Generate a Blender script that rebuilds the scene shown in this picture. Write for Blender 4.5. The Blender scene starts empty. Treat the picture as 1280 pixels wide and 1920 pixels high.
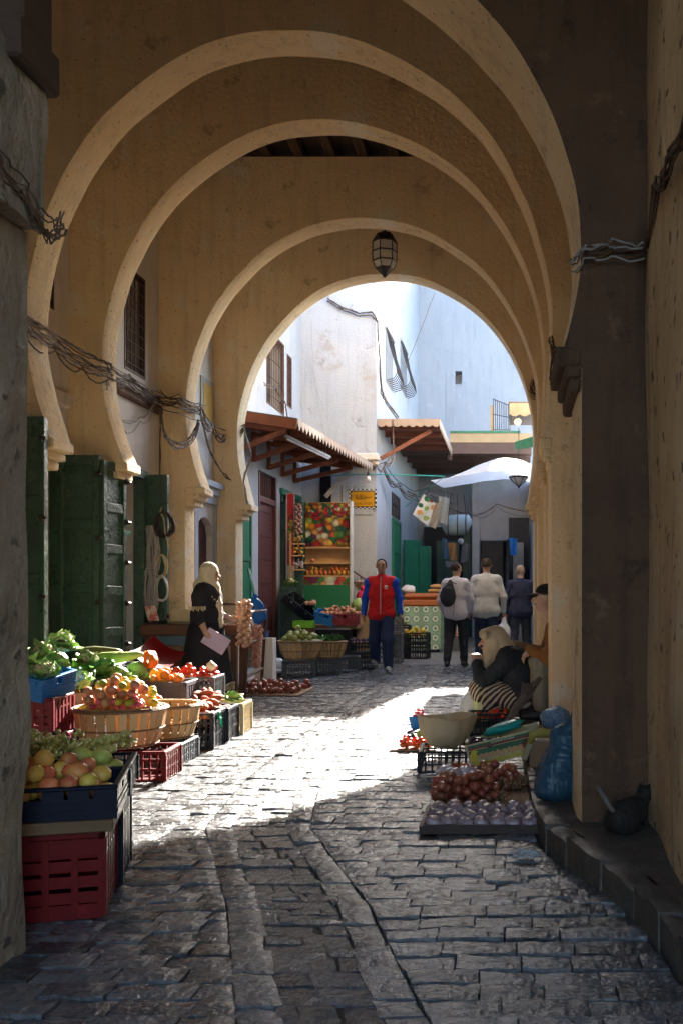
import bpy, math, random
import numpy as np
from mathutils import Vector, Matrix, noise as mnoise
R = math.radians
random.seed(7)
rng = np.random.default_rng(7)
SC = bpy.context.scene
COL = SC.collection
# ---------------------------------------------------------------- camera, light, exposure
F, VX, VY, CH = 1867.0, 960.0, 1115.0, 1.21      # focal length in photo pixels, vanishing point of the passage, eye height
cam = bpy.data.cameras.new('camera'); cam_o = bpy.data.objects.new('camera', cam); COL.objects.link(cam_o)
cam_o.location = (0, 0, CH); cam_o.rotation_euler = (R(90), 0, 0)
cam.sensor_fit = 'HORIZONTAL'; cam.sensor_width = 24.0; cam.lens = 24.0*F/1280
cam.shift_x = -(VX-640)/1280; cam.shift_y = (VY-960)/1280
cam.clip_start = .05; cam.clip_end = 400
SC.camera = cam_o
SUN_EL, SUN_AZ = R(28.8), R(6.2)                 # from straight ahead, a little to the right
world = bpy.data.worlds.new('World'); SC.world = world; world.use_nodes = True
wn = world.node_tree.nodes; wl = world.node_tree.links
sky = wn.new('ShaderNodeTexSky'); sky.sky_type = 'NISHITA'; sky.sun_disc = False
sky.sun_elevation = SUN_EL; sky.sun_rotation = SUN_AZ; sky.air_density = 1.0; sky.dust_density = 1.5
wn['Background'].inputs['Strength'].default_value = .082
wl.new(sky.outputs['Color'], wn['Background'].inputs['Color'])
sl = bpy.data.lights.new('sun', 'SUN'); sl.energy = 2.8; sl.angle = R(.6); sl.color = (1, .93, .82)
so = bpy.data.objects.new('sun', sl); COL.objects.link(so)
sd = Vector((math.sin(SUN_AZ)*math.cos(SUN_EL), math.cos(SUN_AZ)*math.cos(SUN_EL), math.sin(SUN_EL)))   # towards the sun
so.rotation_euler = sd.to_track_quat('Z', 'Y').to_euler(); so.location = (3, 30, 30)
SC.view_settings.view_transform = 'Standard'; SC.view_settings.look = 'None'
SC.view_settings.exposure = 3.85; SC.view_settings.gamma = 1.0
SC.render.engine = 'CYCLES'
cy = SC.cycles
cy.max_bounces = 10; cy.diffuse_bounces = 8; cy.glossy_bounces = 3; cy.transmission_bounces = 4; cy.transparent_max_bounces = 6
cy.sample_clamp_indirect = 6.0; cy.use_denoising = True; cy.caustics_reflective = False; cy.caustics_refractive = False
# ---------------------------------------------------------------- helpers
def at(px, py, Y): return Vector(((px-VX)/F*Y, Y, CH-(py-VY)/F*Y))
def gy(py, z=0.0): return F*(CH-z)/(py-VY)
def gnd(px, py, z=0.0):
    Y = gy(py, z); return Vector(((px-VX)/F*Y, Y, z))
_m = {}
def M(name, c=(.5, .5, .5), c2=None, scale=4, rough=.75, bump=.25, bs=60, metal=0, rand=0, speck=None, streak=0, spec=.4, stretch=None, trans=0, alpha=1, emit=0, detail=6, contrast=.25, rvar=0, coat=0, coord='Object', bd=.02, rhue=0, patch=None, crack=0):
    """procedural material: two tones mixed by noise, fine grain, optional specks, streaks and per-object variation"""
    if name in _m: return _m[name]
    m = bpy.data.materials.new(name); m.use_nodes = True; _m[name] = m
    nt = m.node_tree; N = nt.nodes; L = nt.links; b = N['Principled BSDF']
    tc = N.new('ShaderNodeTexCoord'); mp = N.new('ShaderNodeMapping')
    if stretch: mp.inputs['Scale'].default_value = stretch
    L.new(tc.outputs[coord], mp.inputs['Vector'])
    def nz(sc, det=6, v=None, rg=.6):
        n = N.new('ShaderNodeTexNoise'); n.inputs['Scale'].default_value = sc; n.inputs['Detail'].default_value = det; n.inputs['Roughness'].default_value = rg
        L.new(v or mp.outputs['Vector'], n.inputs['Vector']); return n
    def mr(src, a, b_, lo, hi):
        r = N.new('ShaderNodeMapRange'); r.inputs[1].default_value = a; r.inputs[2].default_value = b_; r.inputs[3].default_value = lo; r.inputs[4].default_value = hi
        L.new(src, r.inputs[0]); return r.outputs[0]
    def mix(f, a, bb, mode='MIX'):
        x = N.new('ShaderNodeMix'); x.data_type = 'RGBA'; x.blend_type = mode
        if hasattr(f, 'links') or hasattr(f, 'is_linked'): L.new(f, x.inputs[0])
        else: x.inputs[0].default_value = f
        for s, v in ((6, a), (7, bb)):
            if isinstance(v, tuple): x.inputs[s].default_value = (*v, 1)
            else: L.new(v, x.inputs[s])
        return x.outputs[2]
    c2 = c2 or tuple(v*.75 for v in c)
    n1 = nz(scale, detail)
    col = mix(mr(n1.outputs['Fac'], .5-contrast, .5+contrast, 0, 1), c, c2)
    for pc, ps, pt, pa in (patch or []):
        n6 = nz(ps, 7, None, .68); col = mix(mr(n6.outputs['Fac'], pt, pt+.07, 0, pa), col, pc)
    if crack:
        nv_ = nz(3, 5); vm = N.new('ShaderNodeMix'); vm.data_type = 'VECTOR'; vm.inputs[0].default_value = .25; L.new(mp.outputs['Vector'], vm.inputs[4]); L.new(nv_.outputs['Color'], vm.inputs[5])
        vo = N.new('ShaderNodeTexVoronoi'); vo.feature = 'DISTANCE_TO_EDGE'; vo.inputs['Scale'].default_value = .9; L.new(vm.outputs[1], vo.inputs['Vector'])
        nk = nz(1.1, 3); ck = N.new('ShaderNodeMath'); ck.operation = 'MULTIPLY'; L.new(mr(vo.outputs['Distance'], 0, .003, crack*.6, 0), ck.inputs[0]); L.new(mr(nk.outputs['Fac'], .54, .64, 0, 1), ck.inputs[1])
        col = mix(ck.outputs[0], col, tuple(v*.25 for v in c2))
    if streak:
        ms = N.new('ShaderNodeMapping'); ms.inputs['Scale'].default_value = (5, 5, .5); L.new(tc.outputs[coord], ms.inputs['Vector'])
        n3 = nz(1.6, 5, ms.outputs['Vector'])
        col = mix(mr(n3.outputs['Fac'], .5, .75, 0, streak), col, tuple(v*.35 for v in c2))
    if speck:
        n4 = nz(speck[1], 3); 
        col = mix(mr(n4.outputs['Fac'], speck[2], speck[2]+.05, 0, .85), col, speck[0])
    if rand or rhue:
        oi = N.new('ShaderNodeObjectInfo'); hs = N.new('ShaderNodeHueSaturation')
        L.new(mr(oi.outputs['Random'], 0, 1, 1-rand, 1+rand), hs.inputs['Value'])
        if rhue:
            w = N.new('ShaderNodeTexWhiteNoise'); w.noise_dimensions = '1D'; L.new(oi.outputs['Random'], w.inputs['W'])
            L.new(mr(w.outputs['Value'], 0, 1, .5-rhue, .5+rhue), hs.inputs['Hue'])
        L.new(col, hs.inputs['Color']); col = hs.outputs['Color']
    L.new(col, b.inputs['Base Color'])
    b.inputs['Roughness'].default_value = rough; b.inputs['Metallic'].default_value = metal; b.inputs['Specular IOR Level'].default_value = spec
    if rvar:
        n5 = nz(scale*2.3, 4); L.new(mr(n5.outputs['Fac'], .35, .65, rough-rvar, rough+rvar), b.inputs['Roughness'])
    if trans: b.inputs['Transmission Weight'].default_value = trans
    if alpha < 1: b.inputs['Alpha'].default_value = alpha
    if coat: b.inputs['Coat Weight'].default_value = coat
    if emit: b.inputs['Emission Color'].default_value = (*c, 1); b.inputs['Emission Strength'].default_value = emit
    if bump:
        n2 = nz(bs, 5); bp = N.new('ShaderNodeBump'); bp.inputs['Strength'].default_value = bump; bp.inputs['Distance'].default_value = bd
        L.new(n2.outputs['Fac'], bp.inputs['Height']); L.new(bp.outputs['Normal'], b.inputs['Normal'])
    return m
def cloth_translucent(name, c, mixf=.5):
    if name in _m: return _m[name]
    m = M(name, c, rough=.7, bump=.3, bs=25); nt = m.node_tree; N = nt.nodes; L = nt.links; b = N['Principled BSDF']
    t = N.new('ShaderNodeBsdfTranslucent'); t.inputs['Color'].default_value = (*c, 1)
    x = N.new('ShaderNodeMixShader'); x.inputs[0].default_value = mixf
    L.new(b.outputs[0], x.inputs[1]); L.new(t.outputs[0], x.inputs[2]); L.new(x.outputs[0], N['Material Output'].inputs['Surface'])
    return m

class MB:
    def __init__(s): s.v = []; s.f = []; s.mi = []
    def add(s, vs, fs, mi=0):
        o = len(s.v); s.v += [tuple(p) for p in vs]; s.f += [tuple(i+o for i in f) for f in fs]; s.mi += [mi]*len(fs); return s
    def box(s, x0, x1, y0, y1, z0, z1, mi=0, bev=0):
        if bev:
            b = min(bev, (x1-x0)*.45, (y1-y0)*.45, (z1-z0)*.45)
            vs = []; 
            X = (x0, x1); Y = (y0, y1); Z = (z0, z1); idx = {}
            for i in (0, 1):
                for j in (0, 1):
                    for k in (0, 1):
                        sx, sy, sz = (1, -1)[i]*b, (1, -1)[j]*b, (1, -1)[k]*b
                        for a, p in enumerate(((X[i], Y[j]+sy, Z[k]+sz), (X[i]+sx, Y[j], Z[k]+sz), (X[i]+sx, Y[j]+sy, Z[k]))):
                            idx[i, j, k, a] = len(vs); vs.append(p)
            fs = []
            for t in (0, 1):
                q = [(0, 0), (0, 1), (1, 1), (1, 0)]
                fs.append([idx[t, a, c, 0] for a, c in q]); fs.append([idx[a, t, c, 1] for a, c in q]); fs.append([idx[a, c, t, 2] for a, c in q])
            for a in (0, 1):
                for c in (0, 1):
                    fs.append([idx[a, c, 0, 0], idx[a, c, 1, 0], idx[a, c, 1, 1], idx[a, c, 0, 1]])
                    fs.append([idx[a, 0, c, 0], idx[a, 1, c, 0], idx[a, 1, c, 2], idx[a, 0, c, 2]])
                    fs.append([idx[0, a, c, 1], idx[1, a, c, 1], idx[1, a, c, 2], idx[0, a, c, 2]])
                    for d in (0, 1): fs.append([idx[a, c, d, 0], idx[a, c, d, 1], idx[a, c, d, 2]])
            return s.add(vs, fs, mi)
        vs = [(x, y, z) for x in (x0, x1) for y in (y0, y1) for z in (z0, z1)]
        return s.add(vs, [(0, 1, 3, 2), (4, 6, 7, 5), (0, 4, 5, 1), (2, 3, 7, 6), (0, 2, 6, 4), (1, 5, 7, 3)], mi)
    def beam(s, a, b, w, h, up=(0, 0, 1), mi=0):
        a = Vector(a); b = Vector(b); d = (b-a).normalized(); u = Vector(up)
        if abs(d.dot(u)) > .98: u = Vector((0, 1, 0))
        x = d.cross(u).normalized(); u = x.cross(d).normalized(); x = x*w/2; u = u*h/2
        vs = [p+i*x+j*u for p in (a, b) for i, j in ((-1, -1), (1, -1), (1, 1), (-1, 1))]
        return s.add(vs, [(0, 1, 2, 3), (7, 6, 5, 4), (0, 4, 5, 1), (1, 5, 6, 2), (2, 6, 7, 3), (3, 7, 4, 0)], mi)
    def tube(s, pts, r, n=6, mi=0, closed=False, cap=True):
        pts = [Vector(p) for p in pts]; m = len(pts); rs = r if hasattr(r, '__len__') else [r]*m
        rings = []; pu = None
        for i, p in enumerate(pts):
            d = (pts[(i+1) % m]-pts[i-1]) if closed else (pts[min(i+1, m-1)]-pts[max(i-1, 0)])
            d = d.normalized() if d.length > 1e-9 else Vector((0, 0, 1))
            if pu is None: pu = Vector((0, 0, 1)) if abs(d.z) < .9 else Vector((1, 0, 0))
            x = d.cross(pu); x = x.normalized() if x.length > 1e-6 else d.orthogonal().normalized()
            u = x.cross(d).normalized(); pu = u
            rings.append([p+rs[i]*(math.cos(t)*x+math.sin(t)*u) for t in (2*math.pi*k/n for k in range(n))])
        vs = [q for rg in rings for q in rg]; fs = []
        for i in range(m if closed else m-1):
            j = (i+1) % m
            for k in range(n): fs.append((i*n+k, i*n+(k+1) % n, j*n+(k+1) % n, j*n+k))
        if cap and not closed: fs += [tuple(range(n))[::-1], tuple(range((m-1)*n, m*n))]
        return s.add(vs, fs, mi)
    def lathe(s, prof, c=(0, 0, 0), n=12, mi=0, axis='z', sx=1, sy=1, jit=0):
        vs = []; fs = []
        for r, z in prof:
            for k in range(n):
                t = 2*math.pi*k/n; rr = r*(1+jit*random.uniform(-1, 1)); p = (rr*math.cos(t)*sx, rr*math.sin(t)*sy, z)
                if axis == 'x': p = (p[2], p[0], p[1])
                if axis == 'y': p = (p[0], p[2], p[1])
                vs.append((p[0]+c[0], p[1]+c[1], p[2]+c[2]))
        for i in range(len(prof)-1):
            for k in range(n): fs.append((i*n+k, i*n+(k+1) % n, (i+1)*n+(k+1) % n, (i+1)*n+k))
        fs += [tuple(range(n))[::-1], tuple(range((len(prof)-1)*n, len(prof)*n))]
        return s.add(vs, fs, mi)
    def ball(s, c, r, n=8, m=6, jit=0, mi=0, rot=None):
        r = r if hasattr(r, '__len__') else (r, r, r); c = Vector(c); vs = []; fs = []
        q = Matrix.Rotation(rot[0], 3, 'Z') @ Matrix.Rotation(rot[1], 3, 'Y') if rot else None
        for i in range(m+1):
            a = math.pi*i/m
            for k in range(n):
                t = 2*math.pi*k/n; j = 1+jit*random.uniform(-1, 1)
                p = Vector((math.sin(a)*math.cos(t)*r[0]*j, math.sin(a)*math.sin(t)*r[1]*j, math.cos(a)*r[2]*j))
                vs.append((q @ p if q else p)+c)
        for i in range(m):
            for k in range(n): fs.append((i*n+k, (i+1)*n+k, (i+1)*n+(k+1) % n, i*n+(k+1) % n))
        return s.add(vs, fs, mi)
    def prism(s, poly, axis, a, b, mi=0):
        """extrude a 2-D polygon: axis 'y' takes (x,z), 'x' takes (y,z), 'z' takes (x,y)"""
        def p3(p, t): return (p[0], t, p[1]) if axis == 'y' else (t, p[0], p[1]) if axis == 'x' else (p[0], p[1], t)
        n = len(poly); vs = [p3(p, a) for p in poly]+[p3(p, b) for p in poly]
        fs = [tuple(range(n)), tuple(range(2*n-1, n-1, -1))]+[(i, n+i, n+(i+1) % n, (i+1) % n) for i in range(n)]
        return s.add(vs, fs, mi)
    def grid(s, fn, nu, nv, mi=0, closed_u=False):
        vs = [fn(i/(nu if closed_u else nu-1), j/(nv-1)) for i in range(nu) for j in range(nv)]; fs = []
        for i in range(nu if closed_u else nu-1):
            for j in range(nv-1):
                a = i*nv+j; b = ((i+1) % nu)*nv+j; fs.append((a, b, b+1, a+1))
        return s.add(vs, fs, mi)
    def rough(s, amp, sc=3, seed=0):
        o = Vector((seed*7.3, seed*3.1, seed)); nv = []
        for p in s.v:
            P = Vector(p); nv.append(tuple(P+amp*mnoise.noise_vector(P*sc+o)))
        s.v = nv; return s
    def xf(s, m):
        s.v = [tuple(m @ Vector(p)) for p in s.v]; return s
    def mesh(s, name, mats, smooth=False):
        me = bpy.data.meshes.new(name); me.from_pydata(s.v, [], s.f)
        for m in (mats if isinstance(mats, (list, tuple)) else [mats]): me.materials.append(m)
        if any(s.mi): me.polygons.foreach_set('material_index', s.mi)
        import bmesh
        bm = bmesh.new(); bm.from_mesh(me); bmesh.ops.recalc_face_normals(bm, faces=bm.faces); bm.to_mesh(me); bm.free()
        if smooth:
            me.polygons.foreach_set('use_smooth', [True]*len(me.polygons))
            if smooth != True: me.set_sharp_from_angle(angle=R(smooth))
        me.update(); return me
def root_loc(o):
    while o.parent: o = o.parent
    return o.location
def obj(name, mb, mat, parent=None, world=False, smooth=False):
    """link one mesh object; world=True: the vertices are in world space and are taken back to the root's origin"""
    if world and parent:
        l = root_loc(parent); mb.v = [(p[0]-l[0], p[1]-l[1], p[2]-l[2]) for p in mb.v]
    o = bpy.data.objects.new(name, mb.mesh(name, mat, smooth)); COL.objects.link(o)
    if parent: o.parent = parent
    return o
def tag(o, label=None, cat=None, group=None, kind=None):
    if label: o['label'] = label
    if cat: o['category'] = cat
    if group: o['group'] = group
    if kind: o['kind'] = kind
    return o
def thing(name, label, cat, loc=(0, 0, 0), rz=0, group=None):
    o = bpy.data.objects.new(name, None); COL.objects.link(o); o.location = loc; o.rotation_euler = (0, 0, rz); o.empty_display_size = .1
    return tag(o, label, cat, group)
def solo(name, mb, mat, label, cat, loc=None, group=None, smooth=False, rz=0, world=False):
    """a thing that is one mesh; local coordinates unless world"""
    if world:
        if loc is None:
            a = np.array(mb.v); loc = (float(a[:, 0].mean()), float(a[:, 1].mean()), float(a[:, 2].min()))
        mb.v = [(p[0]-loc[0], p[1]-loc[1], p[2]-loc[2]) for p in mb.v]
    o = obj(name, mb, mat, None, smooth=smooth); o.location = loc or (0, 0, 0); o.rotation_euler = (0, 0, rz)
    return tag(o, label, cat, group)
def inst(name, me, loc, rot=(0, 0, 0), sc=1, parent=None):
    o = bpy.data.objects.new(name, me); COL.objects.link(o); o.location = loc; o.rotation_euler = rot
    o.scale = sc if hasattr(sc, '__len__') else (sc, sc, sc)
    if parent: o.parent = parent
    return o
def dup(o, parent=None, loc=None, rz=None, label=None):
    c = o.copy(); COL.objects.link(c); c.parent = parent
    if loc is not None: c.location = loc
    if rz is not None: c.rotation_euler = (0, 0, rz)
    if label: c['label'] = label
    for ch in o.children: dup(ch, c)
    return c
def fill_boxes(mb, axis_const, c0, c1, ua, ub, za, zb, opens):
    """a wall slab with rectangular openings; axis_const 'x': slab between x=c0..c1 running along y; 'y': along x"""
    us = sorted({ua, ub, *[u for o in opens for u in o[:2]]}); us = [u for u in us if ua <= u <= ub]
    for u0, u1 in zip(us, us[1:]):
        m = (u0+u1)/2; cuts = sorted([(o[2], o[3]) for o in opens if o[0] <= m <= o[1]]); z = za
        for lo, hi in cuts+[(zb, zb)]:
            if lo > z+1e-4:
                if axis_const == 'x': mb.box(c0, c1, u0, u1, z, lo)
                else: mb.box(u0, u1, c0, c1, z, lo)
            z = max(z, hi)
    return mb

# ---- smooth-union distance field mesher for organic things
def sdf_mesh(prims, h=.014, k=.03, wr=None):
    """prims: ('c',a,b,ra,rb[,k]) tapered capsule | ('e',centre,radii[,k]) ellipsoid ; prefix '-' carves. returns MB"""
    lo = np.full(3, 1e9); hi = -lo
    for p in prims:
        if p[0][0] == '-': continue
        if p[0] == 'c': q = np.array([p[1], p[2]], float); r = max(p[3], p[4])
        else: q = np.array([p[1]], float); r = max(p[2])
        lo = np.minimum(lo, q.min(0)-r); hi = np.maximum(hi, q.max(0)+r)
    lo -= 3*h+.02; hi += 3*h+.02
    n = np.ceil((hi-lo)/h).astype(int)+1
    ax = [lo[i]+h*np.arange(n[i]) for i in range(3)]
    D = np.full(n, 1.0)
    for p in prims:
        neg = p[0][0] == '-'; ty = p[0][-1]
        if ty == 'c':
            a, b = np.array(p[1], float), np.array(p[2], float); ra, rb = p[3], p[4]; kk = p[5] if len(p) > 5 else k
            l = np.minimum(a, b)-max(ra, rb); u = np.maximum(a, b)+max(ra, rb)
        else:
            c, rr = np.array(p[1], float), np.array(p[2], float); kk = p[3] if len(p) > 3 else k
            l = c-rr; u = c+rr
        mg = kk*1.5+3*h
        i0 = np.clip(np.floor((l-mg-lo)/h).astype(int), 0, n-1); i1 = np.clip(np.ceil((u+mg-lo)/h).astype(int)+1, 1, n)
        X, Y, Z = np.meshgrid(*[ax[i][i0[i]:i1[i]] for i in range(3)], indexing='ij')
        P = np.stack([X, Y, Z], -1)
        if ty == 'c':
            ab = b-a; t = np.clip(((P-a) @ ab)/max(ab @ ab, 1e-9), 0, 1)
            d = np.linalg.norm(P-a-t[..., None]*ab, axis=-1)-(ra+(rb-ra)*t)
        else:
            q = (P-c)/rr; k0 = np.linalg.norm(q, axis=-1); k1 = np.linalg.norm(q/rr, axis=-1)+1e-9; d = k0*(k0-1)/k1
        s = tuple(slice(i0[i], i1[i]) for i in range(3)); E = D[s]
        if neg:
            hh = np.clip(.5-.5*(E+d)/kk, 0, 1); D[s] = E*(1-hh)+(-d)*hh+kk*hh*(1-hh)
        else:
            hh = np.clip(.5+.5*(E-d)/kk, 0, 1); D[s] = E*(1-hh)+d*hh-kk*hh*(1-hh)
    if wr:
        X, Y, Z = np.meshgrid(*ax, indexing='ij'); amp, fr = wr
        D = D+amp*(np.sin(fr*(Z*1.0+.5*X+.35*np.sin(9*Y+4*Z)))*np.sin(fr*.37*(X-Y)+2*np.sin(6*Z)+1)+.5*np.sin(fr*1.7*(Z*.6-Y+.4*np.sin(11*X))))
    # surface nets
    ins = D < 0
    c8 = [ins[i:n[0]-1+i, j:n[1]-1+j, l:n[2]-1+l] for i in (0, 1) for j in (0, 1) for l in (0, 1)]
    cnt = sum(c.astype(np.int8) for c in c8); act = (cnt > 0) & (cnt < 8)
    idx = np.full(act.shape, -1, int); cells = np.argwhere(act); idx[act] = np.arange(len(cells))
    acc = np.zeros((len(cells), 3)); w = np.zeros(len(cells))
    cs = [(i, j, l) for i in (0, 1) for j in (0, 1) for l in (0, 1)]
    for e in range(8):
        for f in range(e+1, 8):
            if sum(abs(x-y) for x, y in zip(cs[e], cs[f])) != 1: continue
            A = D[tuple((cells+cs[e]).T)]; B = D[tuple((cells+cs[f]).T)]; m = (A < 0) != (B < 0)
            t = np.where(m, A/np.where(A-B == 0, 1, A-B), 0)
            p = np.array(cs[e])+t[:, None]*(np.array(cs[f])-np.array(cs[e])); acc[m] += p[m]; w[m] += 1
    V = lo+h*(cells+acc/np.maximum(w, 1)[:, None])
    Fs = []
    for d in range(3):
        o1, o2 = (d+1) % 3, (d+2) % 3
        sl0 = [slice(1, n[i]-1) for i in range(3)]; sl1 = list(sl0); sl0[d] = slice(0, n[d]-1); sl1[d] = slice(1, n[d])
        a = ins[tuple(sl0)]; b = ins[tuple(sl1)]; ch = np.argwhere(a != b)
        if len(ch) == 0: continue
        base = ch.copy(); base[:, o1] += 1; base[:, o2] += 1
        flip = a[tuple(ch.T)]
        def g(d1, d2):
            q = base.copy(); q[:, o1] -= d1; q[:, o2] -= d2; return idx[tuple(q.T)]
        quad = np.stack([g(1, 1), g(0, 1), g(0, 0), g(1, 0)], 1); quad[~flip] = quad[~flip][:, ::-1]
        Fs.append(quad)
    mb = MB(); q = np.concatenate(Fs); q = q[(q >= 0).all(1)]
    mb.v = [tuple(p) for p in V.tolist()]; mb.f = [tuple(f) for f in q.tolist()]; mb.mi = [0]*len(mb.f)
    return mb
# ---------------------------------------------------------------- setting: materials
OCHRE = M('ochre_plaster', (.86, .67, .42), (.75, .56, .33), 1.3, .9, .6, 22, patch=[((.80, .72, .58), 1.5, .56, .75), ((.44, .28, .15), 2.3, .58, .7), ((.56, .47, .35), 6, .62, .7), ((.30, .19, .10), 16, .66, .6)], crack=.9, speck=((.14, .09, .05), 30, .645), streak=.3, bd=.03)
OCHRE_DARK = M('dark_ochre_plaster', (.14, .074, .040), (.075, .042, .026), 2.2, .92, .8, 14, patch=[((.22, .13, .075), 3, .58, .7), ((.05, .03, .02), 4, .58, .8)], speck=((.10, .07, .05), 14, .62), streak=.5, bd=.04)  # much darker ochre tone for the nearest arch's face, capitals and a wall ledge
LIME = M('limewash', patch=[((.55, .44, .33), 2.2, .62, .6), ((.40, .34, .28), 5, .67, .6)], crack=.8, c=(.76, .71, .64), c2=(.64, .58, .52), scale=1.8, rough=.9, bump=.4, bs=30, speck=((.25, .2, .16), 30, .70), streak=.3)
WHITE = M('whitewash', (.47, .495, .53), (.41, .435, .475), .9, .9, .45, 24, patch=[((.36, .31, .27), 1.0, .57, .6), ((.26, .255, .25), 2.8, .61, .7), ((.48, .49, .51), 5, .56, .7)], crack=.9, speck=((.45, .42, .40), 18, .74), streak=.22, bd=.03)
BLUEWHITE = M('blue_whitewash', (.42, .435, .465), (.36, .38, .415), .7, .9, .4, 24, patch=[((.33, .35, .39), .9, .58, .6), ((.48, .50, .52), 3, .60, .7)], crack=.9, speck=((.4, .42, .46), 20, .74), streak=.25, bd=.03)
WEATHERED = M('weathered_plaster', (.46, .37, .27), (.22, .165, .115), scale=3.0, rough=.9, bump=.6, bs=18, patch=[((.55, .50, .43), 4, .60, .7), ((.09, .07, .055), 5, .62, .8)], streak=.75, speck=((.08, .06, .05), 9, .62), bd=.04)
WEATHERED2 = M('streaked_wall', (.76, .54, .30), (.46, .31, .17), 2.0, .88, .6, 14, patch=[((.60, .50, .36), 2.5, .56, .7), ((.22, .13, .07), 5, .60, .8)], streak=.6, speck=((.10, .06, .04), 12, .62), bd=.04)
STONE = M('paving_stone', (.132, .134, .140), (.078, .079, .083), 6, .25, .75, 17, rand=.5, rvar=.15, spec=.6, bd=.024, speck=((.05, .048, .045), 22, .66))
STONE_WET = M('wet_gutter_stone', (.13, .133, .14), (.07, .072, .078), 9, .13, .9, 30, rand=.3, rvar=.14, spec=.6, bd=.03)
MORTAR = M('joint_dirt', (.075, .066, .056), (.042, .037, .032), 9, .8, .5, 50)
WOOD_DK = M('dark_timber', (.10, .055, .035), (.05, .03, .02), 8, .75, .4, 30, stretch=(1, .15, 1))
# ---------------------------------------------------------------- street
GC = [(0, -.05), (2.0, -.27), (2.8, -.50), (3.9, -.84), (5.2, -1.33), (6.5, -1.50), (8, -1.6), (11.6, -1.68), (16, -1.6), (24, -1.3), (40, -1.2)]
def xc(y):
    for (a, p), (b, q) in zip(GC, GC[1:]):
        if y <= b: return p+(q-p)*(y-a)/(b-a)
    return GC[-1][1]
def gw(y): return .155 if y < 5 else max(.09, .155-.02*(y-5))
KC = [(0, .80), (2.2, .66), (3.08, .53), (3.45, .49), (3.88, .42), (4.3, .27), (4.79, .125), (5.3, .10), (6.0, .09), (8.0, .07), (10, .10), (13.4, .25), (13.45, .5), (40, .5)]
def xk(y):
    for (a, p), (b, q) in zip(KC, KC[1:]):
        if y <= b: return p+(q-p)*(y-a)/(b-a)
    return .5
street = tag(obj('street', MB().grid(lambda u, v: (-9+18*u, -12+62*v, -.026), 2, 2), MORTAR), 'grey stone paved market lane with a gutter down the middle', kind='structure')
def stone(mb, c, zt, s, nu=5, nv=4, gap=.003, amp=.0055):
    """one paving stone: corners c = [(x,y) x4], worn top, rounded rim, skirt into the joint"""
    (ax, ay), (bx, by), (cx, cy_), (dx, dy) = c
    lx = max(.02, math.hypot(bx-ax, by-ay)); ly = max(.02, math.hypot(dx-ax, dy-ay)); gu, gv = gap/lx, gap/ly
    tx, ty = random.uniform(-1, 1)*.02, random.uniform(-1, 1)*.035
    vs = []; fs = []; ring = []
    for i in range(nu):
        for j in range(nv):
            u, v = i/(nu-1), j/(nv-1); e = i in (0, nu-1) or j in (0, nv-1)
            u2 = gu+(1-2*gu)*u; v2 = gv+(1-2*gv)*v
            if not e:
                u2 = .5+(u2-.5)*1.25; v2 = .5+(v2-.5)*1.3
            x = (ax*(1-u2)+bx*u2)*(1-v2)+(dx*(1-u2)+cx*u2)*v2; y = (ay*(1-u2)+by*u2)*(1-v2)+(dy*(1-u2)+cy_*u2)*v2
            z = zt+(u-.5)*lx*tx+(v-.5)*ly*ty+amp*mnoise.noise(Vector((x*11, y*11, s*.37)))*1.3+amp*.7*mnoise.noise(Vector((x*30, y*30, s)))
            if e:
                z -= .004+.003*random.random(); x += random.uniform(-.003, .003); y += random.uniform(-.003, .003)
            vs.append((x, y, z))
    for i in range(nu-1):
        for j in range(nv-1): fs.append((i*nv+j, (i+1)*nv+j, (i+1)*nv+j+1, i*nv+j+1))
    ring = [i*nv for i in range(nu)]+[(nu-1)*nv+j for j in range(1, nv)]+[i*nv+nv-1 for i in range(nu-2, -1, -1)]+[j for j in range(nv-2, 0, -1)]
    n = len(vs)
    for r in ring: vs.append((vs[r][0], vs[r][1], zt-.05))
    m = len(ring)
    for q in range(m): fs.append((ring[q], ring[(q+1) % m], n+(q+1) % m, n+q))
    mb.add(vs, fs)
cells = []          # (corner list, top height, kind)
y = 1.9; row = 0
while y < 17.2:
    d = random.uniform(.108, .135)*(1 if y < 9 else 1.25)
    slant = .035*math.sin(row*.5)+.02
    for side in (0, 1):
        for part in (0,):
            sh_ = slant*(xc(y)+1)
            if side == 0: xe0, xe1 = xc(y+sh_)-gw(y+sh_)-.12, xc(y+d+sh_)-gw(y+d+sh_)-.12; x0 = max(-4.2, -.75*y-.4)
            else: xe0, xe1 = xc(y+sh_)+gw(y+sh_)+.12, xc(y+d+sh_)+gw(y+d+sh_)+.12; x0 = min(xk(y), .36*y+.2)
            x = xe0; x1 = xe1; sg = -1 if side == 0 else 1
            x -= 0
            first = True
            while (x > x0+.02 if side == 0 else x < x0-.02):
                L_ = random.uniform(.16, .27)*(1 if y < 9 else 1.2)
                if first: L_ *= random.uniform(.5, 1)
                nx = x+sg*L_
                if (side == 1 and nx > x0-.08): nx = x0
                nx1 = nx if side == 0 else (nx if nx < x0 else xk(y+d) if x0 == xk(y) else nx)
                dy = slant*(x+1) ; dy2 = slant*(nx+1)
                if side == 0: c = [(nx, y+dy2), (x, y+dy), (x1, y+d+dy), (nx1, y+d+dy2)]
                else: c = [(x, y+dy), (nx, y+dy2), (nx1, y+d+dy2), (x1, y+d+dy)]
                cells.append((c, random.uniform(-.005, .006), 0)); x = nx; x1 = nx1; first = False
    y += d; row += 1
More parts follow.
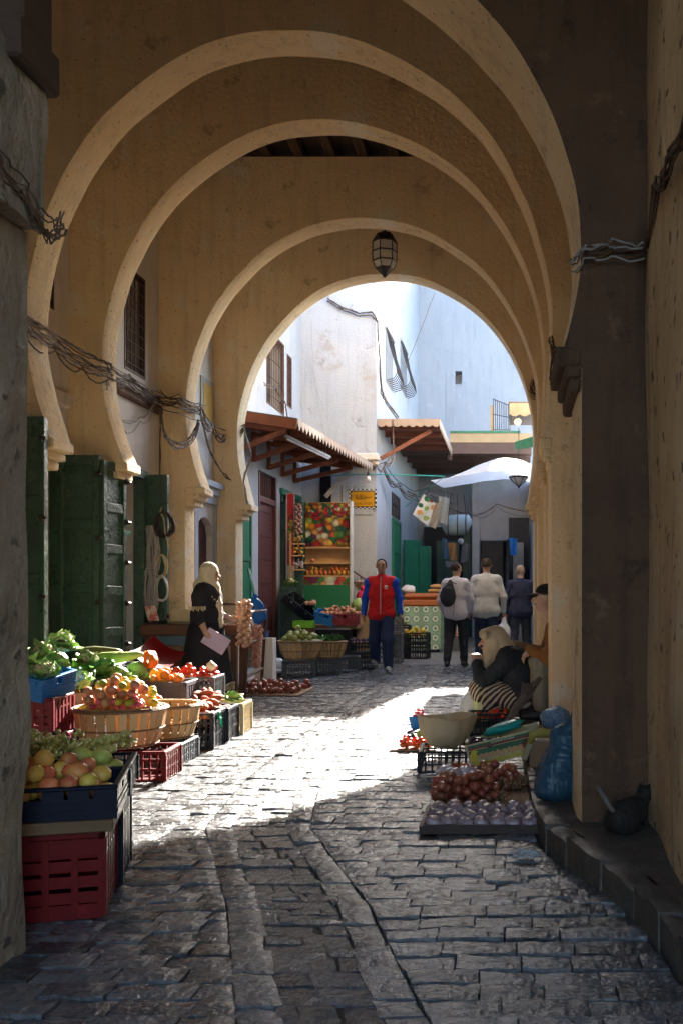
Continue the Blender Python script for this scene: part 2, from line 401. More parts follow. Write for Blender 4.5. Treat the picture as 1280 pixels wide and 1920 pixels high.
# kerb stones along both sides of the gutter, and the rough bed between them
for sg in (-1, 1):
    y = 1.9
    while y < 17.2:
        d = random.uniform(.13, .30); jj = random.uniform(-.012, .012)
        def e(yy, o): return (xc(yy)+sg*(gw(yy)+o)+(jj+random.uniform(-.008, .008) if o < .1 else 0), yy+random.uniform(-.006, .006))
        a, b = (-.012, .121)
        c = [e(y, a), e(y, b), e(y+d, b), e(y+d, a)] if sg > 0 else [e(y, b), e(y, a), e(y+d, a), e(y+d, b)]
        cells.append((c, -.001-.012*random.random(), 0)); y += d
y = 1.9
while y < 17.2:
    d = random.uniform(.07, .15); w = gw(y); n = random.choice((2, 3, 3)); xs = [-w]+sorted(random.uniform(-w*.6, w*.6) for _ in range(n-1))+[w]
    for a, b in zip(xs, xs[1:]):
        if b-a < .03: continue
        j = lambda: random.uniform(-.012, .012)
        cells.append(([(xc(y)+a+j(), y+j()), (xc(y)+b+j(), y+j()), (xc(y+d)+b+j(), y+d+j()), (xc(y+d)+a+j(), y+d+j())], -.010-.009*random.random(), 1))
    y += d
def on_screen(c):
    x = sum(p[0] for p in c)/4; yy = sum(p[1] for p in c)/4; px = VX+x/yy*F; py = VY+CH*F/yy
    return -40 < px < 1320 and py < 1960 and not (px < 205 and yy > 3.6 and x < -1.5)
cells.sort(key=lambda t: (not on_screen(t[0]), sum(p[1] for p in t[0])))
rest = {0: MB(), 1: MB()}
for i, (c, z, kd) in enumerate(cells):
    if i < 298:
        mb = MB(); stone(mb, c, z, i); o = Vector((sum(p[0] for p in c)/4, sum(p[1] for p in c)/4, -.045))
        mb.v = [tuple(Vector(p)-o) for p in mb.v]
        s = obj('gutter_stone' if kd else 'paving_stone', mb, STONE_WET if kd else STONE, street, smooth=40); s.location = o
    else: stone(rest[kd], c, z, i, 4, 3)
ATTR = {}
for kd, nm, mt in ((0, 'far_paving', STONE), (1, 'far_gutter_bed', STONE_WET)):
    tag(obj(nm, rest[kd], mt, street, smooth=40), kind='stuff')
def brick_ground():
    m = M('far_setts', (.20, .195, .19), (.12, .12, .115), 5, .5, .5, 30); nt = m.node_tree; N = nt.nodes; L = nt.links
    b = N.new('ShaderNodeTexBrick'); b.inputs['Scale'].default_value = 1; b.inputs['Brick Width'].default_value = .24; b.inputs['Row Height'].default_value = .14; b.inputs['Mortar Size'].default_value = .008
    b.inputs['Color1'].default_value = (.20, .195, .19, 1); b.inputs['Color2'].default_value = (.13, .128, .125, 1); b.inputs['Mortar'].default_value = (.05, .045, .04, 1)
    tc = N.new('ShaderNodeTexCoord'); L.new(tc.outputs['Object'], b.inputs['Vector']); L.new(b.outputs['Color'], N['Principled BSDF'].inputs['Base Color']); return m
tag(obj('far_lane_paving', MB().box(-4.3, .48, 17.25, 31, -.04, -.004), brick_ground()), 'grey stone setts of the lane beyond the last arch', kind='structure')
# raised pavement on the right with its broken kerb stones
PAVE = M('pavement_slab', (.10, .082, .066), (.055, .045, .037), 4, .55, .6, 20, rvar=.2, spec=.5)
def pvf(u, v):
    y = 1.2+12.2*v; a = xk(y)+.11; return (a+(.74-a)*u, y, .115+.006*mnoise.noise(Vector((u*2, y*3, 4))))
pv = MB().grid(pvf, 6, 70)
pavement = tag(obj('pavement', pv, PAVE), 'raised stone pavement with a worn kerb along the right wall', kind='structure')
y = 1.9; i = 0
while y < 13:
    d = random.uniform(.24, .5); mb = MB()
    c = [(xk(y), y), (xk(y)+.125, y+.0), (xk(y+d)+.125, y+d), (xk(y+d), y+d)]
    stone(mb, c, .122+random.uniform(-.012, .01), i*3+900, 5, 6, .006, .014); n = len(mb.v)
    mb.v = [(p[0], p[1], p[2] if p[2] > .085 else -.03) for p in mb.v]
    obj('kerb_stone', mb, PAVE, pavement, smooth=40); y += d; i += 1
step = MB().box(-4.33, -3.42, 12.7, 15.2, -.04, .07, bev=.02).rough(.01, 4)
tag(obj('doorstep_pavement', step, M('doorstep_stone', (.36, .34, .31), (.25, .23, .21), 4, .7, .4, 20)), 'low pale stone pavement beside the last left pier', kind='structure')
# ---------------------------------------------------------------- arches
XL, XR, XWL, XWR = -3.99, .31, -4.33, .65
def arch(nm, label, Y, th, cx, w, zs, za, zc, inl, inr, ztop, mat, xo0, xo1, ped=0.0, pw=(2.0, 2.0), facemat=None):
    prof = []          # intrados from the left foot to the right foot
    prof += [(cx-w+ped, 0), (cx-w+ped, zc-.10)]
    for s in np.linspace(1, 0, 7): prof.append((cx-w+inl*s**1.6, zc+(zs-zc)*(1-s)))
    for t in np.linspace(0, math.pi, 73)[1:-1]:
        c, s_ = math.cos(t), math.sin(t); prof.append((cx-w*math.copysign(abs(c)**(2/pw[0]), c), zs+(za-zs)*abs(s_)**(2/pw[1])))
    for s in np.linspace(0, 1, 7): prof.append((cx+w-inr*s**1.6, zc+(zs-zc)*(1-s)))
    prof += [(cx+w-ped, zc-.10), (cx+w-ped, 0)]
    prof = [(x+.014*mnoise.noise(Vector((x*1.2, z*1.2, Y)))+.004*mnoise.noise(Vector((x*4, z*4, Y))), z+.02*mnoise.noise(Vector((z*1.5, x*1.5, Y+5))) if z > .2 else z) for x, z in prof]
    mb = MB(); n = len(prof); nd = 4; bv = .018
    for j in range(nd+2):
        t = j/(nd+1); yy = Y+th*t; e = bv if j in (0, nd+1) else 0
        for q, (x, z) in enumerate(prof):
            dx, dz = (x-cx), (z-zs if z > zs else 0); l = math.hypot(dx, dz) or 1
            e2 = e*(.7+.7*abs(mnoise.noise(Vector((x*2.2, z*2.2, Y+j))))); jy = .010*mnoise.noise(Vector((x*3, z*3, Y*2+j))); mb.v.append((x+e2*dx/l, yy+(0 if j in (0, nd+1) else jy), z+e2*dz/l))
    for j in range(nd+1):
        for q in range(n-1): mb.f.append((j*n+q, j*n+q+1, (j+1)*n+q+1, (j+1)*n+q))
    mb.mi = [0]*len(mb.f)
    for j, yy in ((0, Y), (nd+1, Y+th)):      # both faces as one outline each
        o = [j*n+q for q in range(n)]; b = len(mb.v); mb.v += [(xo1, yy, 0), (xo1, yy, ztop), (xo0, yy, ztop), (xo0, yy, 0)]
        mb.f.append(tuple(o+[b, b+1, b+2, b+3])); mb.mi.append(1 if facemat else 0)
    b = len(mb.v)-8
    mb.f += [(b+1, b+2, b+6, b+5), (b, b+1, b+5, b+4), (b+2, b+3, b+7, b+6)]; mb.mi += [0]*3
    o = solo(nm, mb, [mat, facemat] if facemat else mat, label, 'archway', loc=(cx, Y, 0), group='plaster arches over the lane', smooth=35, world=True)
    for sg, ins, xx in ((-1, inl, cx-w), (1, inr, cx+w)):
        if ins <= 0: continue
        cp = MB(); x0 = xx+ped*(-sg)
        def bx(i0, z0, z1, yo):   # moulding steps
            a, b_ = sorted((xx+sg*.02, xx-sg*i0)); cp.box(a, b_, Y-yo, Y+th+yo, z0, z1, bev=.012)
        bx(ins+.015, zc-.085, zc+.005, .012); bx(ins*.72, zc-.15, zc-.082, .007); bx(ins*.42, zc-.22, zc-.148, .004)
        obj('capital', cp.rough(.012, 6, Y), facemat or mat, o, world=True)
    return o
A0 = arch('archway', 'dark nearest arch, cut off by the top right of the picture', 4.79, .62, -1.79, 2.10, 2.86, 4.75, 2.40, .12, .085, 4.95, OCHRE, -4.46, .66, facemat=OCHRE_DARK)
A1 = arch('archway', 'largest whole plaster arch, first of the row under the lane vault', 8.19, .40, -1.84, 2.15, 3.42, 5.84, 2.50, .20, .07, 6.8, OCHRE, -4.5, .70)
A2 = arch('archway', 'second whole plaster arch, in front of the timber ceiling', 9.72, .34, -1.84, 2.15, 3.42, 5.84, 2.50, .22, .07, 6.8, OCHRE, -4.5, .70)
A3 = arch('archway', 'third whole plaster arch, beside the workbench and hung cable coils', 12.2, .36, -1.84, 2.15, 3.42, 5.82, 2.52, .21, .08, 6.58, OCHRE, -4.5, .70)
A4 = arch('archway', 'farthest plaster arch opening onto the white houses', 14.45, .38, -1.84, 2.15, 3.42, 5.86, 2.52, .20, .10, 8.0, OCHRE, -9.0, 3.0)
# ---------------------------------------------------------------- passage walls and roof
# left wall: shop openings, windows and the maroon door niche (y0, y1, z0, z1)
OP = [(8.75, 9.55, 0, 2.62), (10.35, 11.66, 0, 2.66), (11.12, 11.74, 3.74, 4.92), (8.95, 9.4, 3.9, 4.75), (13.60, 14.40, .07, 2.35)]
w = fill_boxes(MB(), 'x', XWL-.3, XWL, 5.41, 14.46, -.04, 6.8, OP)
lw = solo('shop_wall', w, LIME, 'pale plastered shop wall with barred windows along the left side', 'wall', loc=(XWL, 9, 0), world=True)
for (ya, yb, zc_) in ((8.6, 9.70, 2.78), ):
    obj('ledge', MB().box(XWL-.02, XWL+.05, ya, yb, 3.02, 3.16, bev=.015).rough(.01, 5), LIME, lw, world=True)
obj('ledge', MB().box(XWL-.02, XWL+.07, 10.06, 12.2, 3.42, 3.52, bev=.02).rough(.018, 6), OCHRE_DARK, lw, world=True)
# rooms behind the two shop openings
ROOM = M('shop_interior_paint', (.62, .60, .60), (.50, .47, .46), 2, .85, .2, 30, streak=.25)
rm = MB()
for ya, yb, dx in ((8.66, 9.70, .62), (10.06, 12.1, 1.1)):
    x0 = XWL-.3-dx; rm.box(x0-.06, x0, ya-.06, yb+.06, 0, 2.9); rm.box(x0, XWL-.301, ya-.06, ya, 0, 2.9); rm.box(x0, XWL-.301, yb, yb+.06, 0, 2.9); rm.box(x0, XWL-.301, ya, yb, 2.84, 2.9); rm.box(x0, XWL-.301, ya, yb, -.04, .02)
tag(obj('shop_rooms', rm, ROOM), 'pale painted rooms behind the left shop openings', kind='structure')
w = fill_boxes(MB(), 'x', XWR, XWR+.4, 5.42, 14.44, -.04, 6.8, [])
solo('right_passage_wall', w, OCHRE, 'ochre plaster wall behind the right hand piers', 'wall', loc=(XWR, 9, 0), world=True)
# near walls beside the camera
nw = MB()
def wallgrid(u, v): return (XWR+.03*mnoise.noise(Vector((u*9, v*5, 2))), -.5+5.3*u, -.04+5.0*v)
nw.grid(wallgrid, 50, 50); nw.box(XWR+.04, XWR+.5, -.5, 4.785, -.04, 4.95)
solo('near_right_wall', nw, WEATHERED2, 'streaked damp stained plaster wall at the right edge', 'wall', loc=(XWR, 2, 0), world=True, smooth=True)
def rough_slab(x0, x1, y0, y1, z0, z1, nx, ny, nz, amp, sc, seed=0, topslope=None):
    mb = MB()
    def f(fix, c, a0, a1, b0, b1, na, nb):
        def fn(u, v):
            a, b = a0+(a1-a0)*u, b0+(b1-b0)*v
            return {'x': (c, a, b), 'y': (a, c, b), 'z': (a, b, c)}[fix]
        mb.grid(fn, na, nb)
    for c in (x0, x1): f('x', c, y0, y1, z0, z1, ny, nz)
    for c in (y0, y1): f('y', c, x0, x1, z0, z1, nx, nz)
    for c in (z0, z1): f('z', c, x0, x1, y0, y1, nx, ny)
    if topslope: mb.v = [(p[0], p[1], p[2]+topslope(p)*(p[2]-z0)/(z1-z0)) for p in mb.v]
    return mb.rough(amp, sc, seed)
np_ = rough_slab(-2.9, -1.655, .2, 3.40, -.04, 2.45, 14, 40, 40, .022, 3.2, 4)
pier = solo('gate_pier', np_, WEATHERED, 'weathered grey plaster pier at the left edge', 'pier', loc=(-2.2, 2.4, 0), world=True, smooth=50)
up = rough_slab(-2.9, -1.602, 1.2, 3.40, 2.452, 3.05, 14, 24, 12, .03, 4, 6, topslope=lambda p: -.25*(p[0]+1.9))
obj('upper_block', up, WEATHERED, pier, world=True, smooth=50)
solo('timber_post', MB().box(-1.70, -1.575, 3.2, 3.42, 3.06, 4.9, bev=.01).box(-1.72, -1.56, 3.15, 3.44, 2.92, 3.06, bev=.01).rough(.008, 6), WOOD_DK, 'dark timber post above the weathered left pier', 'post', world=True)
solo('gate_backing_wall', MB().box(-4.45, -2.9, .5, 4.78, -.04, 4.95).box(-2.9, -1.75, 1.2, 3.3, 3.07, 4.94), WEATHERED, 'dark shaded wall above and behind the left pier', 'wall', loc=(-3, 2, 0), world=True)
solo('light_blocking_wall', MB().box(-4.45, -1.0, -1.3, -.9, -.04, 4.95).rough(.01, 3), WEATHERED, 'unseen wall added behind the viewer on the left to block light', 'wall', world=True)  # unseen wall, added to keep sky light from behind off the left crates
# roofs
tag(obj('near_ceiling', MB().box(-4.5, 1.2, -.1, 4.80, 4.951, 5.3).box(-4.5, 1.2, 4.79, 8.2, 6.81, 7.2).box(-4.5, 1.2, 4.8, 5.2, 4.96, 6.8), WEATHERED), 'shaded ceiling over the nearest part of the passage', kind='structure')
for nm, ya, yb, lab in (('timber_ceiling', 8.59, 9.72, 'dark timber ceiling hidden between the first two whole arches'), ('timber_ceiling', 10.06, 12.57, 'dark brown beamed timber ceiling seen under the second whole arch'), ('timber_ceiling', 12.56, 14.45, 'dark timber ceiling over the hanging lantern')):
    c = thing(nm, lab, 'ceiling', (-1.84, (ya+yb)/2, 6.6))
    obj('board_deck', MB().box(XWL-.2, XWR+.2, ya, yb, 6.76, 6.80), WOOD_DK, c, world=True)
    n = 13
    for i in range(n):
        x = XWL+.15+(XWR-XWL-.3)*i/(n-1); obj('beam', MB().box(x-.06, x+.06, ya+.005, yb-.005, 6.60, 6.758, bev=.008), WOOD_DK, c, world=True)
tag(obj('roof_terrace', MB().box(-9, 3, 4.8, 14.8, 7.25, 7.45), WHITE), 'flat roof over the covered lane', kind='structure')
# ---------------------------------------------------------------- houses beyond the last arch
houseL = solo('white_house', fill_boxes(MB(), 'x', -4.9, XWL, 14.84, 20.5, -.04, 8.0, [(17.0, 18.25, 0, 3.35), (17.55, 18.9, 4.6, 5.95), (19.15, 19.55, 4.85, 5.85), (18.6, 20.2, 0, 3.1), (15.6, 16.6, 0, 2.75)]).box(-9, -4.9, 14.84, 20.5, -.04, 8), WHITE, 'white house wall on the left beyond the last arch, with the toothed awning', 'house', loc=(-4.6, 17.5, 0), world=True)
houseC = solo('white_house', MB().box(-9, -2.80, 20.5, 30.2, -.04, 11.0).box(-9, -4.332, 20.3, 20.5, 3.2, 11), WHITE, 'tall white corner house bearing the yellow street sign', 'house', loc=(-4.6, 25, 0), world=True)
houseF = solo('white_house', fill_boxes(MB(), 'y', 30.0, 30.5, -2.80, .70, -.04, 11.2, [(-1.72, -1.52, 7.55, 7.95)]).box(-2.80, .70, 30.5, 34, -.04, 11.2), BLUEWHITE, 'bluish white house end closing the lane, with one tiny window hole', 'house', loc=(-1, 31, 0), world=True)
houseR = solo('white_house', MB().box(.50, 3.0, 14.84, 30.0, -.04, 4.4), WHITE, 'low wall on the right beyond the last arch', 'house', loc=(1, 20, 0), world=True)
# stepped gable and buttress on the end house
obj('buttress', MB().prism([(-2.799, 0), (-2.0, 0), (-2.0, 7.9), (-2.799, 8.9)], 'y', 29.72, 29.999), BLUEWHITE, houseF, world=True)
# ---------------------------------------------------------------- goods: shared builders
def plastic(name, c, rough=.5): return M(name, c, tuple(v*.7 for v in c), 9, rough, .12, 50, speck=(tuple(v*.5 for v in c), 30, .68), spec=.18, patch=[(tuple(v*1.5+.006 for v in c), 7, .62, .5)])
P_RED = plastic('red_plastic', (.16, .004, .006)); P_BLUE = plastic('blue_plastic', (.03, .20, .55)); P_NAVY = plastic('navy_plastic', (.003, .006, .022)); P_BLACK = plastic('black_plastic', (.025, .027, .035))
P_TAN = plastic('tan_plastic', (.55, .30, .13)); P_DKRED = plastic('maroon_plastic', (.22, .03, .04)); P_LIME = plastic('lime_plastic', (.25, .62, .05)); P_GREY = plastic('grey_plastic', (.13, .14, .16)); P_CREAM = plastic('cream_plastic', (.62, .50, .30))
_crate = {}
def crate(label, loc, rz, lx, ly, h, mat, style='lattice', group=None, tilt=None, nm='plastic_crate'):
    """open crate: base, four separate sides (rails and bars, or a solid panel with hand slots)"""
    r = thing(nm, label, 'crate', loc, rz, group)
    if tilt: r.rotation_euler = (tilt[0], tilt[1], rz)
    key = (lx, ly, h, mat.name, style)
    if key not in _crate:
        t = .014; parts = []
        b = MB(); b.box(-lx/2+t, lx/2-t, -ly/2+t, ly/2-t, .004, .016)
        parts.append(('base', b.mesh('base', mat), (0, 0, 0), 0))
        for L_, off in ((lx, ly/2), (ly, lx/2)):
            s = MB(); n = max(4, int(L_/.045))
            if style == 'lattice':
                for z in (0, h*.36, h*.68): s.box(-L_/2, L_/2, -t/2, t/2, z, z+h*.07)
                s.box(-L_/2-.006, L_/2+.006, -t/2-.006, t/2+.006, h*.9, h, bev=.004)
                for i in range(n+1):
                    x = -L_/2+L_*i/n; w = .012 if i in (0, n) else .006; s.box(x-w, x+w, -t/2-.003, t/2+.003, .002, h*.91)
            elif style == 'slot':
                s.box(-L_/2, L_/2, -t/2, t/2, 0, h*.62); s.box(-L_/2-.004, L_/2+.004, -t/2-.005, t/2+.005, h*.88, h, bev=.004)
                for i in range(7):
                    x = -L_/2+L_*(i+.5)/7
                    if i == 3: continue
                    s.box(x-L_*.06, x+L_*.06, -t/2, t/2, h*.622, h*.878)
                for z in (h*.2, h*.42): s.box(-L_/2, L_/2, -t/2-.004, t/2+.004, z, z+.012)
            else:
                s.box(-L_/2, L_/2, -t/2, t/2, 0, h*.14); s.box(-L_/2-.008, L_/2+.008, -t/2-.008, t/2+.008, h*.92, h, bev=.004); s.box(-L_/2, L_/2, -t/2, t/2, h*.70, h*.92)
                nr = 6
                for q in range(3): s.box(-L_/2, L_/2, -t/2+.002, t/2-.002, h*(.18+.18*q), h*(.18+.18*q)+h*.13)
                for i in range(nr+1):
                    x = -L_/2+L_*i/nr; s.box(x-.012, x+.012, -t/2-.006, t/2+.004, .01, h*.919)
                for q in range(2): s.box(-L_/2, L_/2, -t/2-.004, t/2, h*(.14+.56*q), h*(.14+.56*q)+.010)
            me = s.mesh('side', mat)
            parts += [('side', me, off, L_ == lx and off == ly/2)]
        _crate[key] = parts
    p = _crate[key]; inst('base', p[0][1], (0, 0, 0), parent=r)
    inst('side', p[1][1], (0, -ly/2+.007, 0), parent=r); inst('side', p[1][1], (0, ly/2-.007, 0), (0, 0, math.pi), parent=r)
    inst('side', p[2][1], (lx/2-.007, 0, 0), (0, 0, R(90)), parent=r); inst('side', p[2][1], (-lx/2+.007, 0, 0), (0, 0, R(-90)), parent=r)
    return r
SLAT = M('basket_slat', (.56, .37, .18), (.40, .25, .12), 10, .7, .3, 40, rand=.35, stretch=(1, 1, .2)); WIREBAND = M('basket_hoop', (.22, .13, .07), (.14, .08, .05), 20, .7, .3, 60)
_bask = {}
def basket(label, loc, R1, R0, h, group='splint wood market baskets', n=26):
    r = thing('slat_basket', label, 'basket', loc, random.uniform(0, .3), group); key = (R1, R0, h)
    if key not in _bask:
        a = math.pi/n*.76; ms = []
        for v in range(3):
            s = MB()
            for rr in (0, .007): pass
            w1, w0 = R1*a, R0*a*1.02
            bow = .012
            vs = [(R0, -w0, 0), (R0, w0, 0), ((R0+R1)/2+bow, -(w0+w1)/2, h/2), ((R0+R1)/2+bow, (w0+w1)/2, h/2), (R1, -w1, h+random.uniform(-.006, .006)), (R1, w1, h+random.uniform(-.006, .006))]
            vs += [(x-.006, y_, z) for x, y_, z in vs]
            s.add(vs, [(0, 1, 3, 2), (2, 3, 5, 4), (7, 6, 8, 9), (9, 8, 10, 11), (0, 2, 8, 6), (2, 4, 10, 8), (3, 1, 7, 9), (5, 3, 9, 11), (4, 5, 11, 10), (1, 0, 6, 7)]); ms.append(s.mesh('slat', SLAT))
        hp = []
        for t, rad in ((.05, .005), (.46, .006), (.97, .012)):
            rr = R0+(R1-R0)*t+.012*(1-abs(2*t-1))+.004
            hp.append(MB().tube([(rr*math.cos(q), rr*math.sin(q), h*t) for q in np.linspace(0, 2*math.pi, 33)[:-1]], rad, 5, closed=True).mesh('hoop', WIREBAND))
        hp.append(MB().tube([((R1-.012)*math.cos(q), (R1-.012)*math.sin(q), h) for q in np.linspace(0, 2*math.pi, 33)[:-1]], .011, 5, closed=True).mesh('hoop', SLAT))
        _bask[key] = (ms, hp, MB().lathe([(.01, 0), (R0-.004, 0), (R0-.004, .012), (.01, .012)], n=18).mesh('base', SLAT))
    ms, hp, bs = _bask[key]
    for i in range(n): inst('slat', ms[i % 3], (0, 0, 0), (0, 0, 2*math.pi*i/n), parent=r)
    for m in hp: inst('hoop', m, (0, 0, 0), parent=r)
    inst('base', bs, (0, 0, 0), parent=r); return r
# ---- produce meshes (shared)
def fr(name, c, c2, rough=.5, rand=.25, rhue=.015, scale=8, contrast=.2, bump=.06, speck=None): return M(name, c, c2, scale, rough, bump, 60, rand=rand, rhue=rhue, contrast=contrast, spec=.45, speck=speck)
APPLE_M = fr('apple_skin', (.50, .07, .04), (.62, .30, .08), scale=9); YAPPLE = fr('yellow_apple_skin', (.62, .45, .08), (.55, .30, .06)); PEAR_M = fr('pear_skin', (.42, .42, .08), (.34, .33, .07)); GRAPE = fr('grape_skin', (.46, .46, .12), (.48, .38, .10), .3); GRAPE_D = fr('dark_grape_skin', (.02, .015, .05), (.05, .02, .07), .3)
TOM = fr('tomato_skin', (.60, .03, .015), (.55, .10, .02), .25); POT = fr('sweet_potato_skin', (.42, .13, .06), (.30, .09, .05), .7); LEMON = fr('green_lemon_skin', (.40, .42, .04), (.55, .46, .04)); POMO = fr('pomegranate_skin', (.62, .42, .20), (.55, .12, .08), .4, scale=5); FIGP = fr('pink_fruit', (.75, .05, .12), (.70, .20, .16), .3)
CUC = fr('courgette_skin', (.03, .07, .035), (.07, .12, .05), .35, scale=20); AUB = fr('aubergine_skin', (.02, .01, .03), (.04, .015, .05), .2); LEAF = fr('cabbage_leaf', (.22, .40, .10), (.34, .50, .20), .5, bump=.4); LEAF_D = fr('dark_leaf', (.06, .17, .04), (.10, .25, .06), .5, bump=.4); CURD = fr('cauliflower_curd', (.70, .66, .46), (.55, .50, .32), .8, bump=.8)
SQUASH = M('pumpkin_flesh', (.80, .22, .02), (.70, .15, .01), 12, .5, .4, 30); MARROW = fr('marrow_skin', (.13, .12, .03), (.08, .08, .02), .5); ONION = fr('onion_skin', (.34, .09, .045), (.22, .06, .04), .32, scale=6); GARLIC = fr('garlic_skin', (.62, .40, .28), (.50, .25, .17), .6); MANGO = fr('mango_skin', (.60, .12, .05), (.62, .38, .06), .35, scale=4, rhue=.03); STEM = M('stem', (.15, .10, .04), rough=.8)
def fruit_mesh(nm, mat, prof, n=10, jit=.02, sx=1, sy=1):
    return MB().lathe(prof, n=n, jit=jit, sx=sx, sy=sy).mesh(nm, mat, smooth=True)
def roundprof(r, hgt=1.0, dent=.0, m=7):
    return [(max(.002, r*math.sin(math.pi*i/m)), -r*hgt*math.cos(math.pi*i/m)+(dent*r if i in (m,) else 0)*-1) for i in range(m+1)]
def fm(nm, mat, r, hgt=1, dent=0, v=3, jit=.05, sx=1, sy=1): return [fruit_mesh(nm, mat, roundprof(r, hgt*random.uniform(.93, 1.07), dent), jit=jit, sx=sx, sy=sy) for _ in range(v)]
F_APPLE = fm('apple', APPLE_M, .038, .92, .25); F_YAP = fm('yellow_apple', YAPPLE, .037, .92, .25); F_TOM = fm('tomato', TOM, .034, .85, .2); F_LEM = fm('lemon', LEMON, .036, .95); F_POM = fm('pomegranate', POMO, .042, .95, -.1); F_POT = fm('sweet_potato', POT, .036, 1.8, jit=.10); F_CARR = fm('red_pepper', POT, .026, 2.4, jit=.14); F_ONI = fm('onion', ONION, .03, .85, -.25); F_MAN = fm('mango', MANGO, .043, 1.3); F_PINK = fm('fig', FIGP, .024, .9, v=3, jit=.15); F_ORG = fm('orange', fr('orange_skin', (.75, .32, .03), (.70, .25, .02)), .038)
F_PEAR = [fruit_mesh('pear', PEAR_M, [(.004, -.05), (.03, -.043), (.041, -.015), (.037, .015), (.022, .045), (.015, .062), (.003, .068)], jit=.03) for _ in range(2)]
F_CUC = [fruit_mesh('courgette', CUC, [(.004, -.10), (.016, -.095), (.021, -.07), (.02, 0), (.018, .06), (.012, .085), (.008, .10), (.003, .102)], n=8, jit=.04) for _ in range(2)]
F_AUB = [fruit_mesh('aubergine', AUB, [(.004, -.10), (.03, -.09), (.04, -.05), (.034, 0), (.024, .05), (.015, .075), (.004, .085)], n=9) for _ in range(2)]
def leafy(n, R_, mat, core=None):
    mb = MB()
    for i in range(n):
        t = 2*math.pi*i*.382; lean = .25+.75*(i/n); L_ = R_*random.uniform(.9, 1.25)
        def f(u, v, t=t, lean=lean, L_=L_):
            s = (u-.5)*L_*1.25*math.sin(math.pi*min(1, .12+v*.85)); r = L_*v*lean; z = L_*(v*(1.15-lean*.6))-.35*L_*v*v*lean+.014*math.sin(18*u+5*v+t)
            cup = .6*(u-.5)**2*L_; r -= cup*.5
            return (r*math.cos(t)-s*math.sin(t), r*math.sin(t)+s*math.cos(t), z)
        mb.grid(f, 5, 5)
    return mb
def cauli(): 
    r = MB(); r.ball((0, 0, .055), .055, 8, 5, mi=1)
    for i in range(40):
        a = random.uniform(0, 6.28); q = math.sqrt(random.random())*.062; r.ball((q*math.cos(a), q*math.sin(a), .10-.7*q*q/.062), .016, 6, 4, .1, mi=1)
    l = leafy(9, .13, LEAF); r.add(l.v, l.f, 0); return r.mesh('cauliflower', [LEAF, CURD], smooth=True)
def cabb():
    r = leafy(16, .12, LEAF); r.ball((0, 0, .07), .075, 9, 6, .04); return r.mesh('cabbage', LEAF, smooth=True)
F_CAU = [cauli() for _ in range(2)]; F_CAB = [cabb() for _ in range(2)]; F_LET = [leafy(14, .12, LEAF_D).mesh('leaf_bunch', LEAF_D, smooth=True) for _ in range(2)]
def grapes(mat):
    mb = MB()
    for i in range(34):
        t = random.random(); a = random.uniform(0, 6.28); q = (1-t*.7)*.05*math.sqrt(random.random()); mb.ball((q*math.cos(a), t*.13-.06, q*.6*math.sin(a)+.02), .0125, 6, 4)
    mb.tube([(0, -.06, .03), (.005, -.09, .045)], .003, 4); return mb.mesh('grape_bunch', mat, smooth=True)
F_GRA = [grapes(GRAPE) for _ in range(2)]; F_GRD = [grapes(GRAPE_D)]
def heap(nm, meshes, label, cat, group, loc, rz, shape, n, r, dome=.0, flat=False, lie=False, sc=1, yaw=None, cover=None, tries=10):
    """drop n pieces one by one into a rectangle or disc; every piece a thing of its own"""
    placed = []; ca, sa = math.cos(rz), math.sin(rz)
    for i in range(n):
        best = None
        for _ in range(tries):
            if shape[0] == 'r': x, y_ = random.uniform(-.5, .5)*(shape[1]-2*r), random.uniform(-.5, .5)*(shape[2]-2*r); e = max(abs(x)/(shape[1]/2), abs(y_)/(shape[2]/2))
            else:
                q = math.sqrt(random.random())*(shape[1]-r); a = random.uniform(0, 6.28); x, y_ = q*math.cos(a), q*math.sin(a); e = q/shape[1]
            z = r*.95
            for (u, v, w) in placed:
                d = (u-x)**2+(v-y_)**2
                if d < 3.6*r*r: z = max(z, w+math.sqrt(max(0, 3.6*r*r-d)))
            cost = z+dome*e*e
            if best is None or cost < best[0]: best = (cost, x, y_, z)
        _, x, y_, z = best; placed.append((x, y_, z))
        if lie: rot = (R(90)+random.uniform(-.25, .25), random.uniform(-.2, .2), (yaw if yaw is not None else random.uniform(0, 6.28))+random.uniform(-.25, .25))
        elif flat: rot = (random.uniform(-.25, .25), random.uniform(-.25, .25), random.uniform(0, 6.28))
        else: rot = (random.uniform(-1, 1), random.uniform(-1, 1), random.uniform(0, 6.28))
        o = inst(nm, meshes[i % len(meshes)], (loc[0]+ca*x-sa*y_, loc[1]+sa*x+ca*y_, loc[2]+z), rot, tuple(sc*random.uniform(.84, 1.14) for _ in range(3))); tag(o, label, cat, group)
    return placed
# ---------------------------------------------------------------- left stall, front to back
TH = R(16)
def loc_from_corner(fx, fy, lx, ly, rz): # centre of a box whose front right corner is at (fx,fy)
    c, s = math.cos(rz), math.sin(rz); return (fx-(c*lx/2+s*ly/2), fy-(s*lx/2-c*ly/2))
x, y = loc_from_corner(-1.53, 3.73, .60, .40, TH)
crate('bright red crate standing on the ground under the wooden board', (x, y, 0), TH, .60, .40, .325, P_RED, 'solid')
solo('wooden_board', MB().box(-.32, .32, -.22, .22, 0, .045, bev=.004), M('board_wood', (.20, .12, .06), (.12, .07, .035), 6, .75, .3, 30, stretch=(.3, 1, 1)), 'brown wooden board between the red crate and the apple crate', 'board', loc=(x+.02, y-.01, .327), rz=TH)
x2, y2 = loc_from_corner(-1.475, 3.72, .62, .42, TH)
crate('navy crate of red apples at the front of the left stall', (x2, y2, .374), TH, .62, .42, .125, P_NAVY, 'slot')
